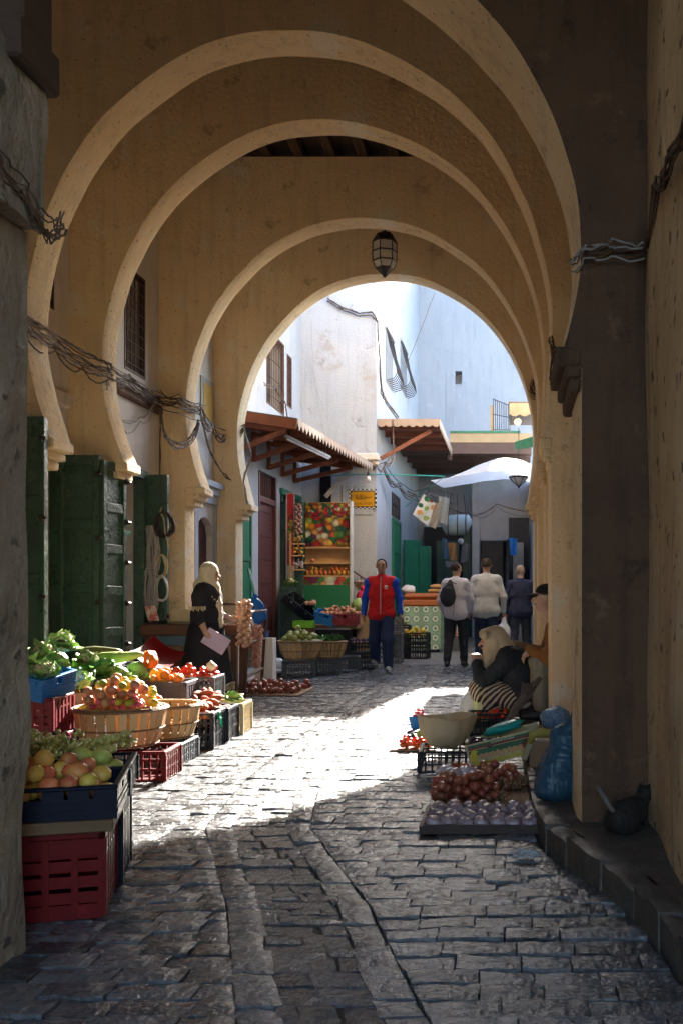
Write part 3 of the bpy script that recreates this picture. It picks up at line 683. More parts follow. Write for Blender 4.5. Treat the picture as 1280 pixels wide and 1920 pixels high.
tag(solo('crate_sticker', MB().box(-.085, .085, -.001, .001, 0, .045), M('torn_label', (.5, .5, .5), (.2, .2, .22), 30, .7, .2, contrast=.08), 'torn grey paper label on the front of the navy apple crate', 'label', loc=(x2-.08+math.sin(TH)*.215, y2-math.cos(TH)*.215, .40), rz=TH))
heap('apple', F_APPLE+F_YAP[:1], 'red apple heaped in the navy front crate', 'apple', 'apples in the front crate', (x2, y2, .43), TH, ('r', .60, .42), 48, .037, .06)
x3, y3 = x2-math.sin(TH)*.41, y2+math.cos(TH)*.41
crate('tall dark blue crate on the ground behind the red one', (x3-.02, y3, 0), TH, .60, .40, .372, P_NAVY, 'solid')
crate('navy crate of green grapes and pears behind the apples', (x3, y3, .374), TH, .62, .40, .125, P_NAVY, 'lattice')
heap('pear', F_PEAR+F_YAP[:1], 'green pear lying between the apples and the grapes', 'pear', 'pears in the second crate', (x3+.10, y3-.12, .44), TH, ('r', .46, .16), 10, .036, .03, lie=True)
heap('grape_bunch', F_GRA, 'bunch of green grapes at the back of the navy crate', 'grapes', 'green grape bunches', (x3-.02, y3+.06, .485), TH, ('r', .62, .32), 22, .04, .04, flat=True)
heap('grape_bunch', F_GRD, 'bunch of black grapes behind the green grapes', 'grapes', 'black grape bunches', (x3-.10, y3+.24, .46), TH, ('r', .32, .12), 4, .035, 0, flat=True)
solo('grape_ledge', MB().box(-.25, .25, -.08, .08, 0, .46, bev=.01), P_GREY, 'dark upturned box behind the grape crate', 'box', loc=(x3-.08, y3+.29, 0), rz=TH)
# baskets on crates
crate('small red crate under the fruit basket', (-2.52, 6.62, 0), R(4), .52, .40, .195, P_RED, 'lattice')
basket('nearest slatted wooden basket heaped with yellow fruit', (-2.64, 6.72, .197), .30, .235, .255)
heap('pomegranate', F_POM+F_LEM[:2], 'yellow round fruit heaped in the nearest basket', 'fruit', 'yellow fruit in the nearest basket', (-2.64, 6.72, .40), 0, ('c', .285), 92, .036, .22, sc=.86)
heap('fig', F_PINK, 'bright pink fruit at the rim of the nearest basket', 'fruit', 'pink fruit in the nearest basket', (-2.60, 6.53, .455), 0, ('r', .36, .09), 12, .022, 0)
crate('black lattice crate under the second basket', (-2.56, 7.16, 0), R(2), .42, .64, .15, P_GREY, 'lattice')
basket('second slatted wooden basket holding dried roots', (-2.60, 7.40, .152), .275, .215, .245)
F_ROOT = fm('root', fr('dried_root', (.42, .24, .10), (.30, .16, .07), .8), .022, 1.5, jit=.15)
heap('root', F_ROOT, 'small brown root in the second basket', 'root', 'roots in the second basket', (-2.60, 7.40, .235), 0, ('c', .25), 60, .024, .0)
for i, (yy, mt, lab) in enumerate(((7.95, P_BLACK, 'black lattice crate tied with a green ribbon beside the second basket'), (8.36, P_BLACK, 'black lattice crate of red roots, next to the tan one'), (8.80, P_CREAM, 'tan lattice crate at the far end of the left stall'))):
    crate(lab, (-2.545, yy, 0), R(3), .40, .385, .285-.01*i, mt, 'lattice')
rib = MB()
for a in (-.5, .2, .8): rib.tube([(.0, 0, .0), (.012, .03*a, -.03), (.02, .05*a, -.09-.02*a)], [.006, .009, .002], 4)
rib.ball((0, 0, .005), .022, 6, 4, .3)
solo('ribbon', rib, plastic('green_ribbon', (.02, .42, .24)), 'bright green ribbon knotted on a black crate', 'ribbon', loc=(-2.335, 7.93, .25))
heap('sweet_potato', F_POT+F_CARR, 'long reddish root heaped over the two black crates', 'root vegetable', 'red roots over the black crates', (-2.58, 8.12, .22), R(3), ('r', .44, .78), 60, .034, .12, lie=True)
heap('red_pepper', F_CARR, 'thin dried red pepper on the heap by the tan crate', 'pepper', 'dried red peppers', (-2.66, 8.62, .30), R(3), ('r', .40, .36), 24, .026, .1, lie=True)
for k, (dx, dy) in enumerate(((0, 0), (.06, -.08))):
    solo('leaf_bunch', leafy(6, .10, LEAF), LEAF, ('loose green leaf bunch in the tan crate', 'green leaves hanging over the near edge of the tan crate')[k], 'leaves', loc=(-2.50+dx, 8.86+dy, .26), smooth=True)
# back row
crate('faded red crate at the bottom of the stack beside the left pier', (-3.12, 6.5, 0), R(6), .36, .40, .30, P_DKRED, 'solid'); crate('faded red crate under the blue basket', (-3.12, 6.5, .302), R(6), .36, .40, .25, P_DKRED, 'solid')
crate('bright blue perforated basket full of cauliflowers', (-3.10, 6.48, .575), R(-10), .34, .34, .15, P_BLUE, 'slot', tilt=(R(8), R(10)))
for k, (dx, dy, dz, sc) in enumerate(((-.06, -.06, .12, 1.15), (.10, -.08, .10, 1.0), (.0, .12, .20, 1.1), (.02, .3, .26, 1.1))):
    o = inst('cauliflower', F_CAU[k % 2], (-3.10+dx, 6.48+dy, .575+dz), (random.uniform(-.4, .4), random.uniform(-.4, .4), k*2.), sc); tag(o, ('cauliflower at the left in the blue basket', 'cauliflower at the right front of the blue basket', 'cauliflower on top of the blue basket', 'highest cauliflower, behind the blue basket')[k], 'cauliflower')
for k, z in enumerate((0, .20)): crate(('grey crate at the bottom under the courgettes', 'grey crate under the tan courgette tray')[k], (-3.18, 7.2, z), R(3), .46, .50, .195, P_GREY, 'solid')
crate('shallow tan tray lined with dark courgettes', (-3.18, 7.2, .402), R(3), .48, .52, .12, P_TAN, 'slot')
for i in range(11):
    o = inst('courgette', F_CUC[i % 2], (-3.37+.038*i, 7.05+.03*(i % 2), .575+.02*(i % 3)), (R(-38)+random.uniform(-.15, .15), random.uniform(-.25, .25), random.uniform(-.25, .25)), (1.15, 1.15, .95)); tag(o, 'dark green courgette leaning in the tan tray', 'courgette', 'courgettes in the tan tray')
heap('courgette', F_CUC, 'courgette lying on top of the row in the tan tray', 'courgette', 'courgettes lying across the tray', (-3.18, 7.30, .55), R(3), ('r', .44, .26), 14, .024, 0, lie=True, yaw=R(80))
heap('aubergine', F_AUB, 'dark aubergine behind the courgettes', 'aubergine', 'aubergines behind the courgettes', (-3.28, 7.72, .515), R(3), ('r', .44, .2), 7, .036, 0, lie=True)
for k, z in enumerate((0, .26)): crate(('dark crate on the ground under the cabbages', 'dark crate just under the cabbages')[k], (-3.30, 8.05, z), R(3), .50, .90, .255, P_GREY, 'solid')
CL = ['pale cabbage nearest the pumpkin slice', 'pale cabbage right of the pumpkin slice', 'cabbage at the back left of the cabbage row', 'cabbage in the middle of the cabbage row', 'cabbage at the back right of the cabbage row']
for k, (dx, dy) in enumerate(((.0, -.25), (.22, -.22), (-.26, .05), (-.02, .06), (.22, .1))):
    o = inst('cabbage', F_CAB[k % 2], (-3.26+dx*.8, 8.05+dy, .50), (random.uniform(-.3, .3), random.uniform(-.3, .3), k), random.uniform(.95, 1.15)); tag(o, CL[k], 'cabbage')
for k, (dx, dy) in enumerate(((-.3, -.3), (-.22, -.12))):
    o = inst('leaf_bunch', F_LET[k], (-3.2+dx*.6, 8.0+dy, .52), (0, .3, k), 1); tag(o, ('dark leafy greens left of the cabbages', 'leafy greens behind the courgette tray')[k], 'leaves')
for k in range(4):
    o = inst('courgette', F_CUC[0], (-3.25+.06*k, 7.95, .70+.02*(k % 2)), (R(85), R(5), R(75)+.2*k), (1.7, 1.7, 1.2)); o.data = F_CUC[0]; tag(o, 'pale long marrow on the cabbage heap', 'marrow', 'pale marrows on the cabbages')
PALE = fr('pale_marrow_skin', (.36, .45, .14), (.28, .36, .10), .5)
for o in [o for o in bpy.data.objects if o.get('group') == 'pale marrows on the cabbages']:
    o.name = 'marrow'; me = F_CUC[0].copy(); me.materials[0] = PALE; o.data = me
mw = MB().lathe([(.004, -.34), (.03, -.33), (.065, -.25), (.075, -.1), (.068, .1), (.055, .25), (.035, .32), (.004, .34)], n=14, jit=.03).mesh('giant_marrow', MARROW, smooth=True)
o = inst('giant_marrow', mw, (-3.42, 8.3, .72), (R(90), R(0), R(62))); o.scale = (.8, .8, .62); o.rotation_euler = (R(90), R(-16), R(72)); tag(o, 'giant brown green marrow lying across the back of the stall', 'marrow')
pk = MB()
for (u0, u1, rr) in ((-.5, 1.2, .14),):
    pk.grid(lambda u, v: ((.075+.06*math.cos(2*math.pi*v)*(.8+.2*math.sin(9*u)))*math.cos(2.2*u-1.1)*1.1, (.075+.06*math.cos(2*math.pi*v))*math.sin(2.2*u-1.1)*1.3, .075+.07*math.sin(2*math.pi*v)), 14, 12)
solo('pumpkin_slice', pk.rough(.012, 14, 3), SQUASH, 'orange cut slice of pumpkin on the cabbages', 'pumpkin', loc=(-3.05, 8.2, .60), smooth=True, rz=.4)
heap('orange', F_ORG+F_YAP[:1], 'small orange fruit behind the pumpkin slice', 'fruit', 'oranges behind the pumpkin', (-2.98, 8.5, .46), 0, ('r', .40, .24), 14, .036)
crate('dark crate of oranges and tomatoes behind the baskets', (-2.98, 8.58, 0), R(3), .44, .40, .47, P_GREY, 'solid')
for k, z in enumerate((0, .24)): crate(('grey crate on the ground under the tomatoes', 'grey crate brimming with tomatoes')[k], (-2.92, 9.05, z), R(3), .50, .40, .235, P_GREY, 'lattice')
heap('tomato', F_TOM, 'ripe red tomato in the grey crate near the woman in black', 'tomato', 'tomatoes in the grey crate', (-2.92, 9.05, .44), R(3), ('r', .50, .38), 34, .036, .05)
o = inst('white_turnip', fruit_mesh('white_turnip', fr('turnip_skin', (.75, .73, .60), (.65, .62, .45)), roundprof(.045, .9, -.3)), (-2.72, 9.0, .56)); tag(o, 'single white turnip on the tomatoes', 'turnip')
heap('apple', F_APPLE, 'small red fruit heaped behind the second basket', 'apple', 'red fruit behind the second basket', (-2.92, 7.76, .30), R(3), ('r', .36, .36), 34, .036, .1)
crate('grey crate behind the second basket', (-2.92, 7.76, 0), R(3), .36, .38, .32, P_GREY, 'solid')
solo('scale_pan', MB().grid(lambda u, v: ((u-.5)*.34, (v-.5)*.42, .10*((2*u-1)**2+(2*v-1)**2)**.9*.5), 9, 9).grid(lambda u, v: ((u-.5)*.34, (v-.5)*.42, .10*((2*u-1)**2+(2*v-1)**2)**.9*.5-.006), 9, 9), P_RED, 'shallow red plastic dish tilted behind the pumpkin', 'dish', loc=(-3.22, 9.0, .62), smooth=True)
bpy.data.objects['scale_pan'].rotation_euler = (R(20), R(28), 0)
crate('low tan tray near the feet of the woman in black', (-2.95, 9.75, .12), R(3), .55, .40, .10, P_TAN, 'slot'); crate('grey crate under the low tan tray', (-2.95, 9.75, 0), R(3), .55, .40, .118, P_GREY, 'lattice')
crate('stacked grey crate under the red dish', (-3.42, 9.1, 0), R(3), .40, .5, .58, P_GREY, 'solid')
for k, (x, y_, z) in enumerate(((-3.32, 6.9, .62), (-3.02, 6.95, .56), (-3.36, 7.35, .64), (-3.05, 7.45, .60), (-3.22, 7.55, .66), (-2.98, 7.62, .52))):
    o = inst(('leaf_bunch', 'cauliflower', 'cabbage')[k % 3], (F_LET[0], F_CAU[1], F_CAB[0])[k % 3], (x, y_, z), (random.uniform(-.4, .4), random.uniform(-.4, .4), k), 1.05); tag(o, ('leafy greens behind the blue basket', 'cauliflower between the blue basket and the courgettes', 'cabbage at the back of the courgette tray', 'leafy greens on the courgette tray', 'cauliflower on the back of the courgette tray', 'small cabbage right of the courgettes')[k], ('leaves', 'cauliflower', 'cabbage')[k % 3])
heap('green_pepper', fm('green_pepper', fr('pepper_skin', (.10, .26, .03), (.16, .34, .05), .3), .034, 1.25, jit=.1), 'shiny green pepper heaped among the back vegetables', 'pepper', 'green peppers at the back', (-3.22, 7.62, .60), 0, ('r', .42, .3), 22, .034)
# ---------------------------------------------------------------- left shops
GREEN = M('green_door_paint', (.05, .11, .07), (.028, .06, .042), 5, .36, .5, 26, speck=((.20, .20, .16), 34, .70), streak=.5, rvar=.12, patch=[((.11, .15, .10), 4, .62, .7), ((.03, .035, .03), 7, .66, .7)], spec=.6); GREEN2 = M('bright_green_paint', (.02, .22, .11), (.015, .13, .075), 4, .45, .3, 30, speck=((.2, .22, .16), 40, .74), streak=.3)
IRON = M('black_iron', (.03, .028, .028), (.06, .04, .03), 15, .5, .3, 50, metal=.3); RUST = M('rusty_iron', (.12, .06, .04), (.06, .03, .022), 12, .7, .4, 40)
def leaf(label, loc, rz, w, h, mat=GREEN, npan=4, th=.065, bars=True, nm='shop_door', z0=0.0):
    r = thing(nm, label, 'door', loc, rz); sw = .06 if w > .25 else .035
    for a in (0, w-sw): obj('stile', MB().box(a, a+sw, -th/2, th/2, z0, h, bev=.006), mat, r)
    for i in range(npan+1):
        z = z0+(h-z0-.09)*i/npan; obj('rail', MB().box(sw, w-sw, -th/2+.003, th/2-.003, z, z+.09, bev=.006), mat, r)
        if i < npan: obj('panel', MB().box(sw, w-sw, -th/2+.024, th/2-.024, z+.09, z+(h-z0-.09)/npan), mat, r)
    if bars:
        for i in range(npan):
            z = z0+(h-z0-.09)*(i+.95)/npan; obj('bolt', MB().tube([(w-.02, -th/2-.02, z-.06), (w+.03, -th/2-.02, z-.06)], .016, 6).box(w-.03, w-.005, -th/2-.022, -th/2, z-.085, z-.035), IRON, r)
    return r
leaf('narrow green shop door leaf beside the left pier', (-4.02, 8.13, 0), R(-3), .22, 2.66)
leaf('wide dark green panelled door leaf folded against the second pier', (-4.33, 9.50, 0), 0, .40, 2.54)
leaf('green door leaf seen edge on, next to the wide panelled leaf', (-3.925, 9.50, 0), R(82), .42, 2.50, npan=6)
leaf('green door leaf hung with cable coils', (-4.37, 11.72, 0), R(-3), .33, 2.62, npan=3, bars=False)
def frame(label, x, y0, y1, ztop, mat, w=.09, d=.12):
    r = thing('door_frame', label, 'door frame', (x, (y0+y1)/2, 0))
    for a in (y0, y1-w): obj('jamb', MB().box(x-d/2, x+d/2, a, a+w, 0, ztop, bev=.006), mat, r, world=True)
    obj('lintel', MB().box(x-d/2-.01, x+d/2+.01, y0-.03, y1+.03, ztop, ztop+.10, bev=.006), mat, r, world=True); return r
frame('green timber frame of the shop nearest the left pier', XWL-.01, 8.752, 9.548, 2.515, GREEN)
frame('green timber frame of the shop with pink shelves', XWL-.01, 10.352, 11.658, 2.555, GREEN)
SHELFW = M('shelf_wood', (.50, .36, .26), (.38, .26, .18), 7, .75, .3, 30)
sh = thing('wall_shelf', 'narrow board shelves inside the shop behind the coil door', 'shelf', (-5.2, 11.5, 0))
for z in (1.05, 1.55, 1.95): obj('board', MB().box(-5.70, -4.66, 11.78, 12.08, z, z+.025), SHELFW, sh, world=True)
for z in (1.05, 1.55): obj('bracket', MB().box(-4.95, -4.92, 11.85, 12.08, z-.22, z-.001), SHELFW, sh, world=True)
solo('red_tin', MB().box(-.08, .08, -.05, .05, 0, .06, bev=.01), P_RED, 'small red box on the shelf in the left shop', 'box', loc=(-4.82, 11.9, 1.576))
solo('clay_pot', MB().lathe([(.03, 0), (.05, .02), (.055, .06), (.045, .085), (.05, .095), (.04, .095), (.035, .03)], n=12), SHELFW, 'small pale pot on the lower shop shelf', 'pot', loc=(-4.84, 11.88, 1.076), smooth=True)
solo('shelf_stay', MB().beam((-4.02, 10.1, 1.86), (-4.02, 10.45, 1.86), .03, .05).beam((-4.02, 10.12, 1.70), (-4.02, 10.4, 1.85), .02, .02), GREEN2, 'green wooden shelf arm sticking out beside the folded doors', 'bracket', world=True)
def grille(label, x, y0, y1, z0, z1, nv, nh, mat, out=0.0, nm='window_grille', group=None, glass=True, r=.008):
    """barred window in a wall that runs along y: dark glass, frame, each bar its own part"""
    w = thing(nm, label, 'window', (x, (y0+y1)/2, z0), group=group)
    if glass: obj('pane', MB().box(x-.26, x-.25, y0, y1, z0, z1), M('dark_glass', (.02, .022, .025), rough=.12, bump=0), w, world=True)
    f = MB(); t = .03
    f.box(x-.05, x+.008, y0, y0+t, z0, z1).box(x-.05, x+.008, y1-t, y1, z0, z1).box(x-.05, x+.008, y0+t, y1-t, z0, z0+t).box(x-.05, x+.008, y0+t, y1-t, z1-t, z1)
    obj('frame', f, mat, w, world=True)
    for i in range(nv):
        y_ = y0+t+(y1-y0-2*t)*(i+.5)/nv; obj('bar', MB().tube([(x+.0, y_, z0+t), (x+.0, y_, z1-t)], r, 5), mat, w, world=True)
    for i in range(nh):
        z = z0+t+(z1-z0-2*t)*(i+.5)/nh; obj('bar', MB().tube([(x+.012, y0+t, z), (x+.012, y1-t, z)], r*.9, 5), mat, w, world=True)
    return w
grille('tall dark barred window between the second and third arches', XWL, 11.12, 11.74, 3.74, 4.92, 5, 9, RUST)
grille('small dark barred window high up beside the left pier', XWL, 8.95, 9.4, 3.9, 4.75, 4, 6, RUST)
# maroon door niche with stucco surround
dn = thing('maroon_door', 'arched maroon door in a white surround between the last two piers', 'door', (XWL, 14, .07))
MAROON = M('maroon_paint', (.10, .025, .025), (.06, .016, .018), 5, .5, .3, 30, streak=.3)
obj('door_leaf', MB().box(XWL-.14, XWL-.09, 13.60, 14.40, .07, 2.35), MAROON, dn, world=True)
hd = [(13.6, 2.36), (13.6, 2.05), (13.68, 2.2), (13.85, 2.28), (14.0, 2.3), (14.15, 2.28), (14.32, 2.2), (14.4, 2.05), (14.4, 2.36)]
obj('arched_head', MB().prism(hd, 'x', XWL-.088, XWL+.01), LIME, dn, world=True)
obj('surround', MB().box(XWL-.001, XWL+.05, 13.46, 13.598, .07, 2.5).box(XWL-.001, XWL+.05, 14.402, 14.449, .07, 2.5).box(XWL-.001, XWL+.07, 13.44, 14.449, 2.502, 2.62).box(XWL-.001, XWL+.11, 13.42, 14.449, 2.622, 2.72).box(XWL-.001, XWL+.16, 13.40, 14.449, 2.722, 2.80), WHITE, dn, world=True)
plq = thing('tile_plaque', 'small yellow tiled plaque high on the wall past the third arch', 'plaque', (XWL, 14.1, 3.7))
obj('border', MB().box(XWL, XWL+.02, 13.82, 14.40, 3.62, 4.26), M('tile_border', (.55, .52, .42), (.2, .22, .2), 40, .4, .1), plq, world=True)
obj('panel', MB().box(XWL+.0205, XWL+.026, 13.90, 14.32, 3.70, 4.18), M('plaque_yellow', (.60, .36, .06), (.45, .25, .05), 25, .4, .1), plq, world=True)
# workbench
BW = M('bench_wood', (.20, .09, .05), (.12, .055, .03), 5, .7, .4, 30, stretch=(.3, 1, 1))
wb = thing('workbench', 'rough brown wooden workbench below the hung coils', 'bench', (-3.75, 11.72, 0))
obj('top', MB().box(-4.30, -3.12, 11.5, 11.98, .735, .86, bev=.01).rough(.006, 5), BW, wb, world=True)
obj('apron', MB().box(-4.24, -3.2, 11.53, 11.57, .62, .733), M('blue_grey_paint', (.12, .20, .24), (.08, .13, .16), 8, .6, .3), wb, world=True)
for x in (-4.22, -3.22): 
    for yy in (11.56, 11.92): obj('leg', MB().box(x-.035, x+.035, yy-.035, yy+.035, 0, .735), BW, wb, world=True)
for a, b in (((-4.2, 11.6, .06), (-3.62, 11.6, .70)), ((-3.24, 11.62, .06), (-3.82, 11.62, .70))): obj('brace', MB().beam(a, b, .03, .08), BW, wb, world=True)
jug = thing('jerry_can', 'cream plastic container lying on the workbench', 'container', (-3.86, 11.70, .865))
obj('body', MB().box(-.15, .13, -.09, .09, 0, .17, bev=.035), P_CREAM, jug); obj('cap', MB().lathe([(.03, -.16), (.03, -.19), (.001, -.19)], (0, 0, .09), 10, axis='x'), P_RED, jug); obj('band', MB().box(.131, .15, -.085, .085, .01, .16, bev=.01), SHELFW, jug)
solo('paper_packet', MB().box(-.06, .06, -.03, .03, 0, .22, bev=.01), M('red_print', (.6, .12, .08), (.7, .6, .5), 14, .5, .1, contrast=.06), 'red and white packet leaning on the workbench under the coils', 'packet', loc=(-4.17, 11.62, .865), rz=.3); bpy.data.objects['paper_packet'].rotation_euler = (0, R(-14), .3)
solo('tool_box', MB().box(-.09, .09, -.08, .08, 0, .13, bev=.02), P_CREAM, 'white bent carton beside the cream container', 'carton', loc=(-4.04, 11.78, .866), rz=.5)
cg = M('crumpled_plastic', (.75, .75, .78), (.55, .56, .6), 12, .3, .4, 20)
solo('plastic_bag', MB().ball((0, 0, .05), (.11, .09, .06), 10, 7, .18), cg, 'crumpled clear plastic on the workbench behind the woman', 'plastic bag', loc=(-3.56, 11.72, .865), smooth=True)
solo('tool_clutter', MB().box(-.12, .06, -.05, .05, 0, .02).tube([(-.1, 0, .03), (.12, .04, .03)], .012, 6), IRON, 'dark hand tools at the left end of the workbench', 'tools', loc=(-4.15, 11.58, .865))
# coils on the door leaf
def coil(label, px, py, Y, rx, rz, n, r, mat, spread=.02, sway=0):
    mb = MB(); c = at(px, py, Y)
    for i in range(n):
        a, b = rx*random.uniform(.75, 1.05), rz*random.uniform(.93, 1.03); o = Vector((random.uniform(-1, 1)*spread, random.uniform(-1, 1)*.02, -b)); q = random.uniform(-.05, .05)
        mb.tube([c+o+Vector((a*math.cos(t)*(1-.25*math.sin(t))+q*math.sin(t)*rz, .012*math.sin(3*t+i), b*math.sin(t))) for t in np.linspace(0, 2*math.pi, 25)[:-1]], r, 5, closed=True)
    return solo('cable_coil', mb, mat, label, 'coil', loc=tuple(c), world=True, smooth=True, group='coils hung on the green door')
GC1 = M('grey_hose', (.42, .40, .38), (.34, .32, .30), 20, .5, .1); 
coil('long grey cable hank, upper of two', 285, 985, 11.66, .052, .285, 24, .0055, GC1, .04); coil('long grey cable hank, lower of two', 282, 1066, 11.62, .05, .26, 22, .0055, GC1, .045)
coil('black cable coil at the top of the coil door', 309, 960, 11.66, .115, .145, 11, .008, IRON, .02); coil('cream rope loop below the black coil', 301, 1040, 11.66, .075, .135, 5, .008, M('cream_rope', (.60, .48, .30), rough=.8), .01)
coil('white wire coil at the bottom of the coil door', 303, 1080, 11.64, .085, .15, 8, .007, M('white_wire', (.62, .62, .60), (.45, .45, .45), rough=.5), .015)
solo('rope_hook', MB().tube([at(303, 952, 11.66), at(300, 960, 11.64), at(307, 972, 11.64), at(310, 1000, 11.64), at(318, 1030, 11.64)], .008, 5), M('cream_rope'), 'cream rope end tied over the black coil', 'rope', world=True)
# ---------------------------------------------------------------- beyond the last arch: left shop front
AWN = M('awning_wood', (.30, .10, .05), (.20, .065, .035), 5, .6, .3, 30); FASC = M('weathered_fascia', (.48, .36, .27), (.36, .25, .18), 6, .75, .3, 30); ROOFSH = M('roof_sheet', (.16, .13, .11), (.10, .08, .07), 5, .7, .3, 20)
sd_ = thing('studded_door', 'tall brown metal studded door beyond the last left pier', 'door', (XWL, 17.6, 0)); BRN = M('brown_metal_paint', (.13, .045, .04), (.09, .03, .03), 4, .42, .2, 40)
obj('leaf', MB().box(XWL-.10, XWL-.05, 17.08, 18.17, 0, 2.82), BRN, sd_, world=True); obj('jamb', MB().box(XWL-.12, XWL+.015, 17.0, 17.08, 0, 3.34), BRN, sd_, world=True); obj('jamb', MB().box(XWL-.12, XWL+.015, 18.17, 18.25, 0, 3.34), BRN, sd_, world=True); obj('transom', MB().box(XWL-.12, XWL+.012, 17.08, 18.17, 2.82, 2.92), BRN, sd_, world=True)
st = MB()
for z in np.arange(.15, 2.75, .42):
    for y_ in np.linspace(17.14, 18.1, 11): st.ball((XWL-.05, y_, z), .016, 6, 4)
for z in np.arange(.15, 2.75, .075): st.ball((XWL-.05, 18.05, z), .014, 5, 4)
obj('stud_rows', st, BRN, sd_, world=True)
for y_ in np.linspace(17.18, 18.08, 8): obj('transom_bar', MB().tube([(XWL-.06, y_, 2.92), (XWL-.06, y_, 3.33)], .018, 6), BRN, sd_, world=True)
g0 = leaf('bright green door just past the last left pier', (XWL-.03, 15.62, 0), R(90), .96, 2.72, GREEN2, 3, bars=False)
# green timber shop front
sf = thing('greengrocer_stall', 'dark green timber shop front hung with produce bags', 'stall', (XWL, 19.3, 0))
for y_ in (18.60, 20.08): obj('post', MB().box(XWL-.14, XWL+.03, y_, y_+.12, 0, 3.09), GREEN, sf, world=True)
obj('lintel', MB().box(XWL-.14, XWL+.05, 18.55, 20.25, 3.095, 3.2), GREEN2, sf, world=True); obj('transom', MB().box(XWL-.10, XWL-.04, 18.72, 20.08, 2.55, 2.63), GREEN2, sf, world=True)
for i in range(8): obj('lattice_bar', MB().beam((XWL-.07, 18.72+.17*i, 2.63), (XWL-.07, 18.72+.17*(i+1), 3.09), .012, .02).beam((XWL-.05, 18.72+.17*(i+1), 2.63), (XWL-.05, 18.72+.17*i, 3.09), .012, .02), IRON, sf, world=True)
obj('back_board', MB().box(XWL-.40, XWL-.36, 18.6, 20.2, 0, 3.1), GREEN, sf, world=True)
dl = leaf('dark green shop door leaf standing open behind the red sign board', (-4.30, 18.62, 0), 0, .40, 2.95, GREEN, 3, bars=False)
def fruit_print(name, sc, seed=0, dark=.25):
    """flat print: a photograph of mixed fruit and vegetables as coloured rounds"""
    if name in _m: return _m[name]
    m = bpy.data.materials.new(name); m.use_nodes = True; _m[name] = m; nt = m.node_tree; N = nt.nodes; L = nt.links; b = N['Principled BSDF']
    tc = N.new('ShaderNodeTexCoord'); mp = N.new('ShaderNodeMapping'); mp.inputs['Location'].default_value = (seed, seed*.7, 0); L.new(tc.outputs['Object'], mp.inputs['Vector'])
    nzv = N.new('ShaderNodeTexNoise'); nzv.inputs['Scale'].default_value = 5; L.new(mp.outputs[0], nzv.inputs['Vector'])
    ad = N.new('ShaderNodeMix'); ad.data_type = 'VECTOR'; ad.inputs[0].default_value = .06; L.new(mp.outputs[0], ad.inputs[4]); L.new(nzv.outputs['Color'], ad.inputs[5])
    v = N.new('ShaderNodeTexVoronoi'); v.inputs['Scale'].default_value = sc; L.new(ad.outputs[1], v.inputs['Vector'])
    sp = N.new('ShaderNodeSeparateColor'); L.new(v.outputs['Color'], sp.inputs[0])
    rp = N.new('ShaderNodeValToRGB'); rp.color_ramp.interpolation = 'CONSTANT'; el = rp.color_ramp.elements
    cols = [(.50, .02, .02), (.70, .25, .02), (.08, .25, .04), (.75, .55, .05), (.55, .02, .05), (.70, .68, .50), (.20, .03, .12), (.30, .45, .08), (.75, .35, .10), (.02, .12, .06), (.62, .08, .03)]
    el[0].position = 0; el[0].color = (*cols[0], 1); el[1].position = 1/len(cols); el[1].color = (*cols[1], 1)
    for i in range(2, len(cols)): e = el.new(i/len(cols)); e.color = (*cols[i], 1)
    L.new(sp.outputs[0], rp.inputs[0])
    mr = N.new('ShaderNodeMapRange'); mr.inputs[1].default_value = .25; mr.inputs[2].default_value = .75; mr.inputs[3].default_value = 1; mr.inputs[4].default_value = dark; L.new(v.outputs['Distance'], mr.inputs[0])
    mx = N.new('ShaderNodeMix'); mx.data_type = 'RGBA'; mx.blend_type = 'MULTIPLY'; mx.inputs[0].default_value = 1; L.new(rp.outputs[0], mx.inputs[6])
    cb = N.new('ShaderNodeCombineColor'); 
    for i in range(3): L.new(mr.outputs[0], cb.inputs[i])
    L.new(cb.outputs[0], mx.inputs[7]); L.new(mx.outputs[2], b.inputs['Base Color']); b.inputs['Roughness'].default_value = .35
    return m
rs = thing('sign_board', 'tall narrow red sign board printed with produce', 'sign', (-4.1, 18.5, 1.45))
obj('board', MB().box(-4.20, -4.045, 18.50, 18.52, 1.45, 3.10), M('sign_white_edge', (.75, .72, .70)), rs, world=True); obj('red_print', MB().box(-4.175, -4.05, 18.494, 18.499, 1.75, 3.085), M('sign_red', (.60, .04, .05), (.5, .03, .04), 3, .4, 0), rs, world=True); obj('picture_print', MB().box(-4.16, -4.06, 18.490, 18.4935, 2.22, 2.72), fruit_print('sign_produce', 16, 3), rs, world=True)
LW = M('light_shelf_wood', (.66, .42, .20), (.55, .33, .15), 5, .6, .2, 30)
rk = thing('bag_rack', 'small light wood rack of produce bags beside the red sign', 'rack', (-3.98, 18.55, 1.5))
for z in (1.66, 1.92, 2.14): obj('shelf', MB().box(-4.09, -3.86, 18.42, 18.60, z, z+.022), LW, rk, world=True)
obj('upright', MB().box(-4.12, -4.092, 18.42, 18.60, 1.5, 2.35), LW, rk, world=True)
for k, (z, c, lab) in enumerate(((1.683, (.60, .50, .55), 'bag of garlic on the lowest shelf of the small rack'), (1.943, (.50, .30, .06), 'bag of yellow fruit on the middle shelf of the small rack'), (2.163, (.45, .30, .07), 'bag of lemons on the top shelf of the small rack'))):
    mb = MB()
    for i in range(16): mb.ball((random.uniform(-.07, .07), random.uniform(-.05, .05), random.uniform(.03, .13)), random.uniform(.025, .035), 7, 5)
    mb.tube([(0, 0, .14), (.01, 0, .2)], [.03, .012], 6); solo('produce_bag', mb, fr('bag_'+str(k), c, tuple(v*.7 for v in c), .4), lab, 'bag', loc=(-3.975, 18.50, z), smooth=True)
gb = MB()
for i in range(26): t = i/26; gb.ball((.05*math.sin(i*2.4), .04*math.cos(i*2.4), -.55*t), .03, 7, 5)
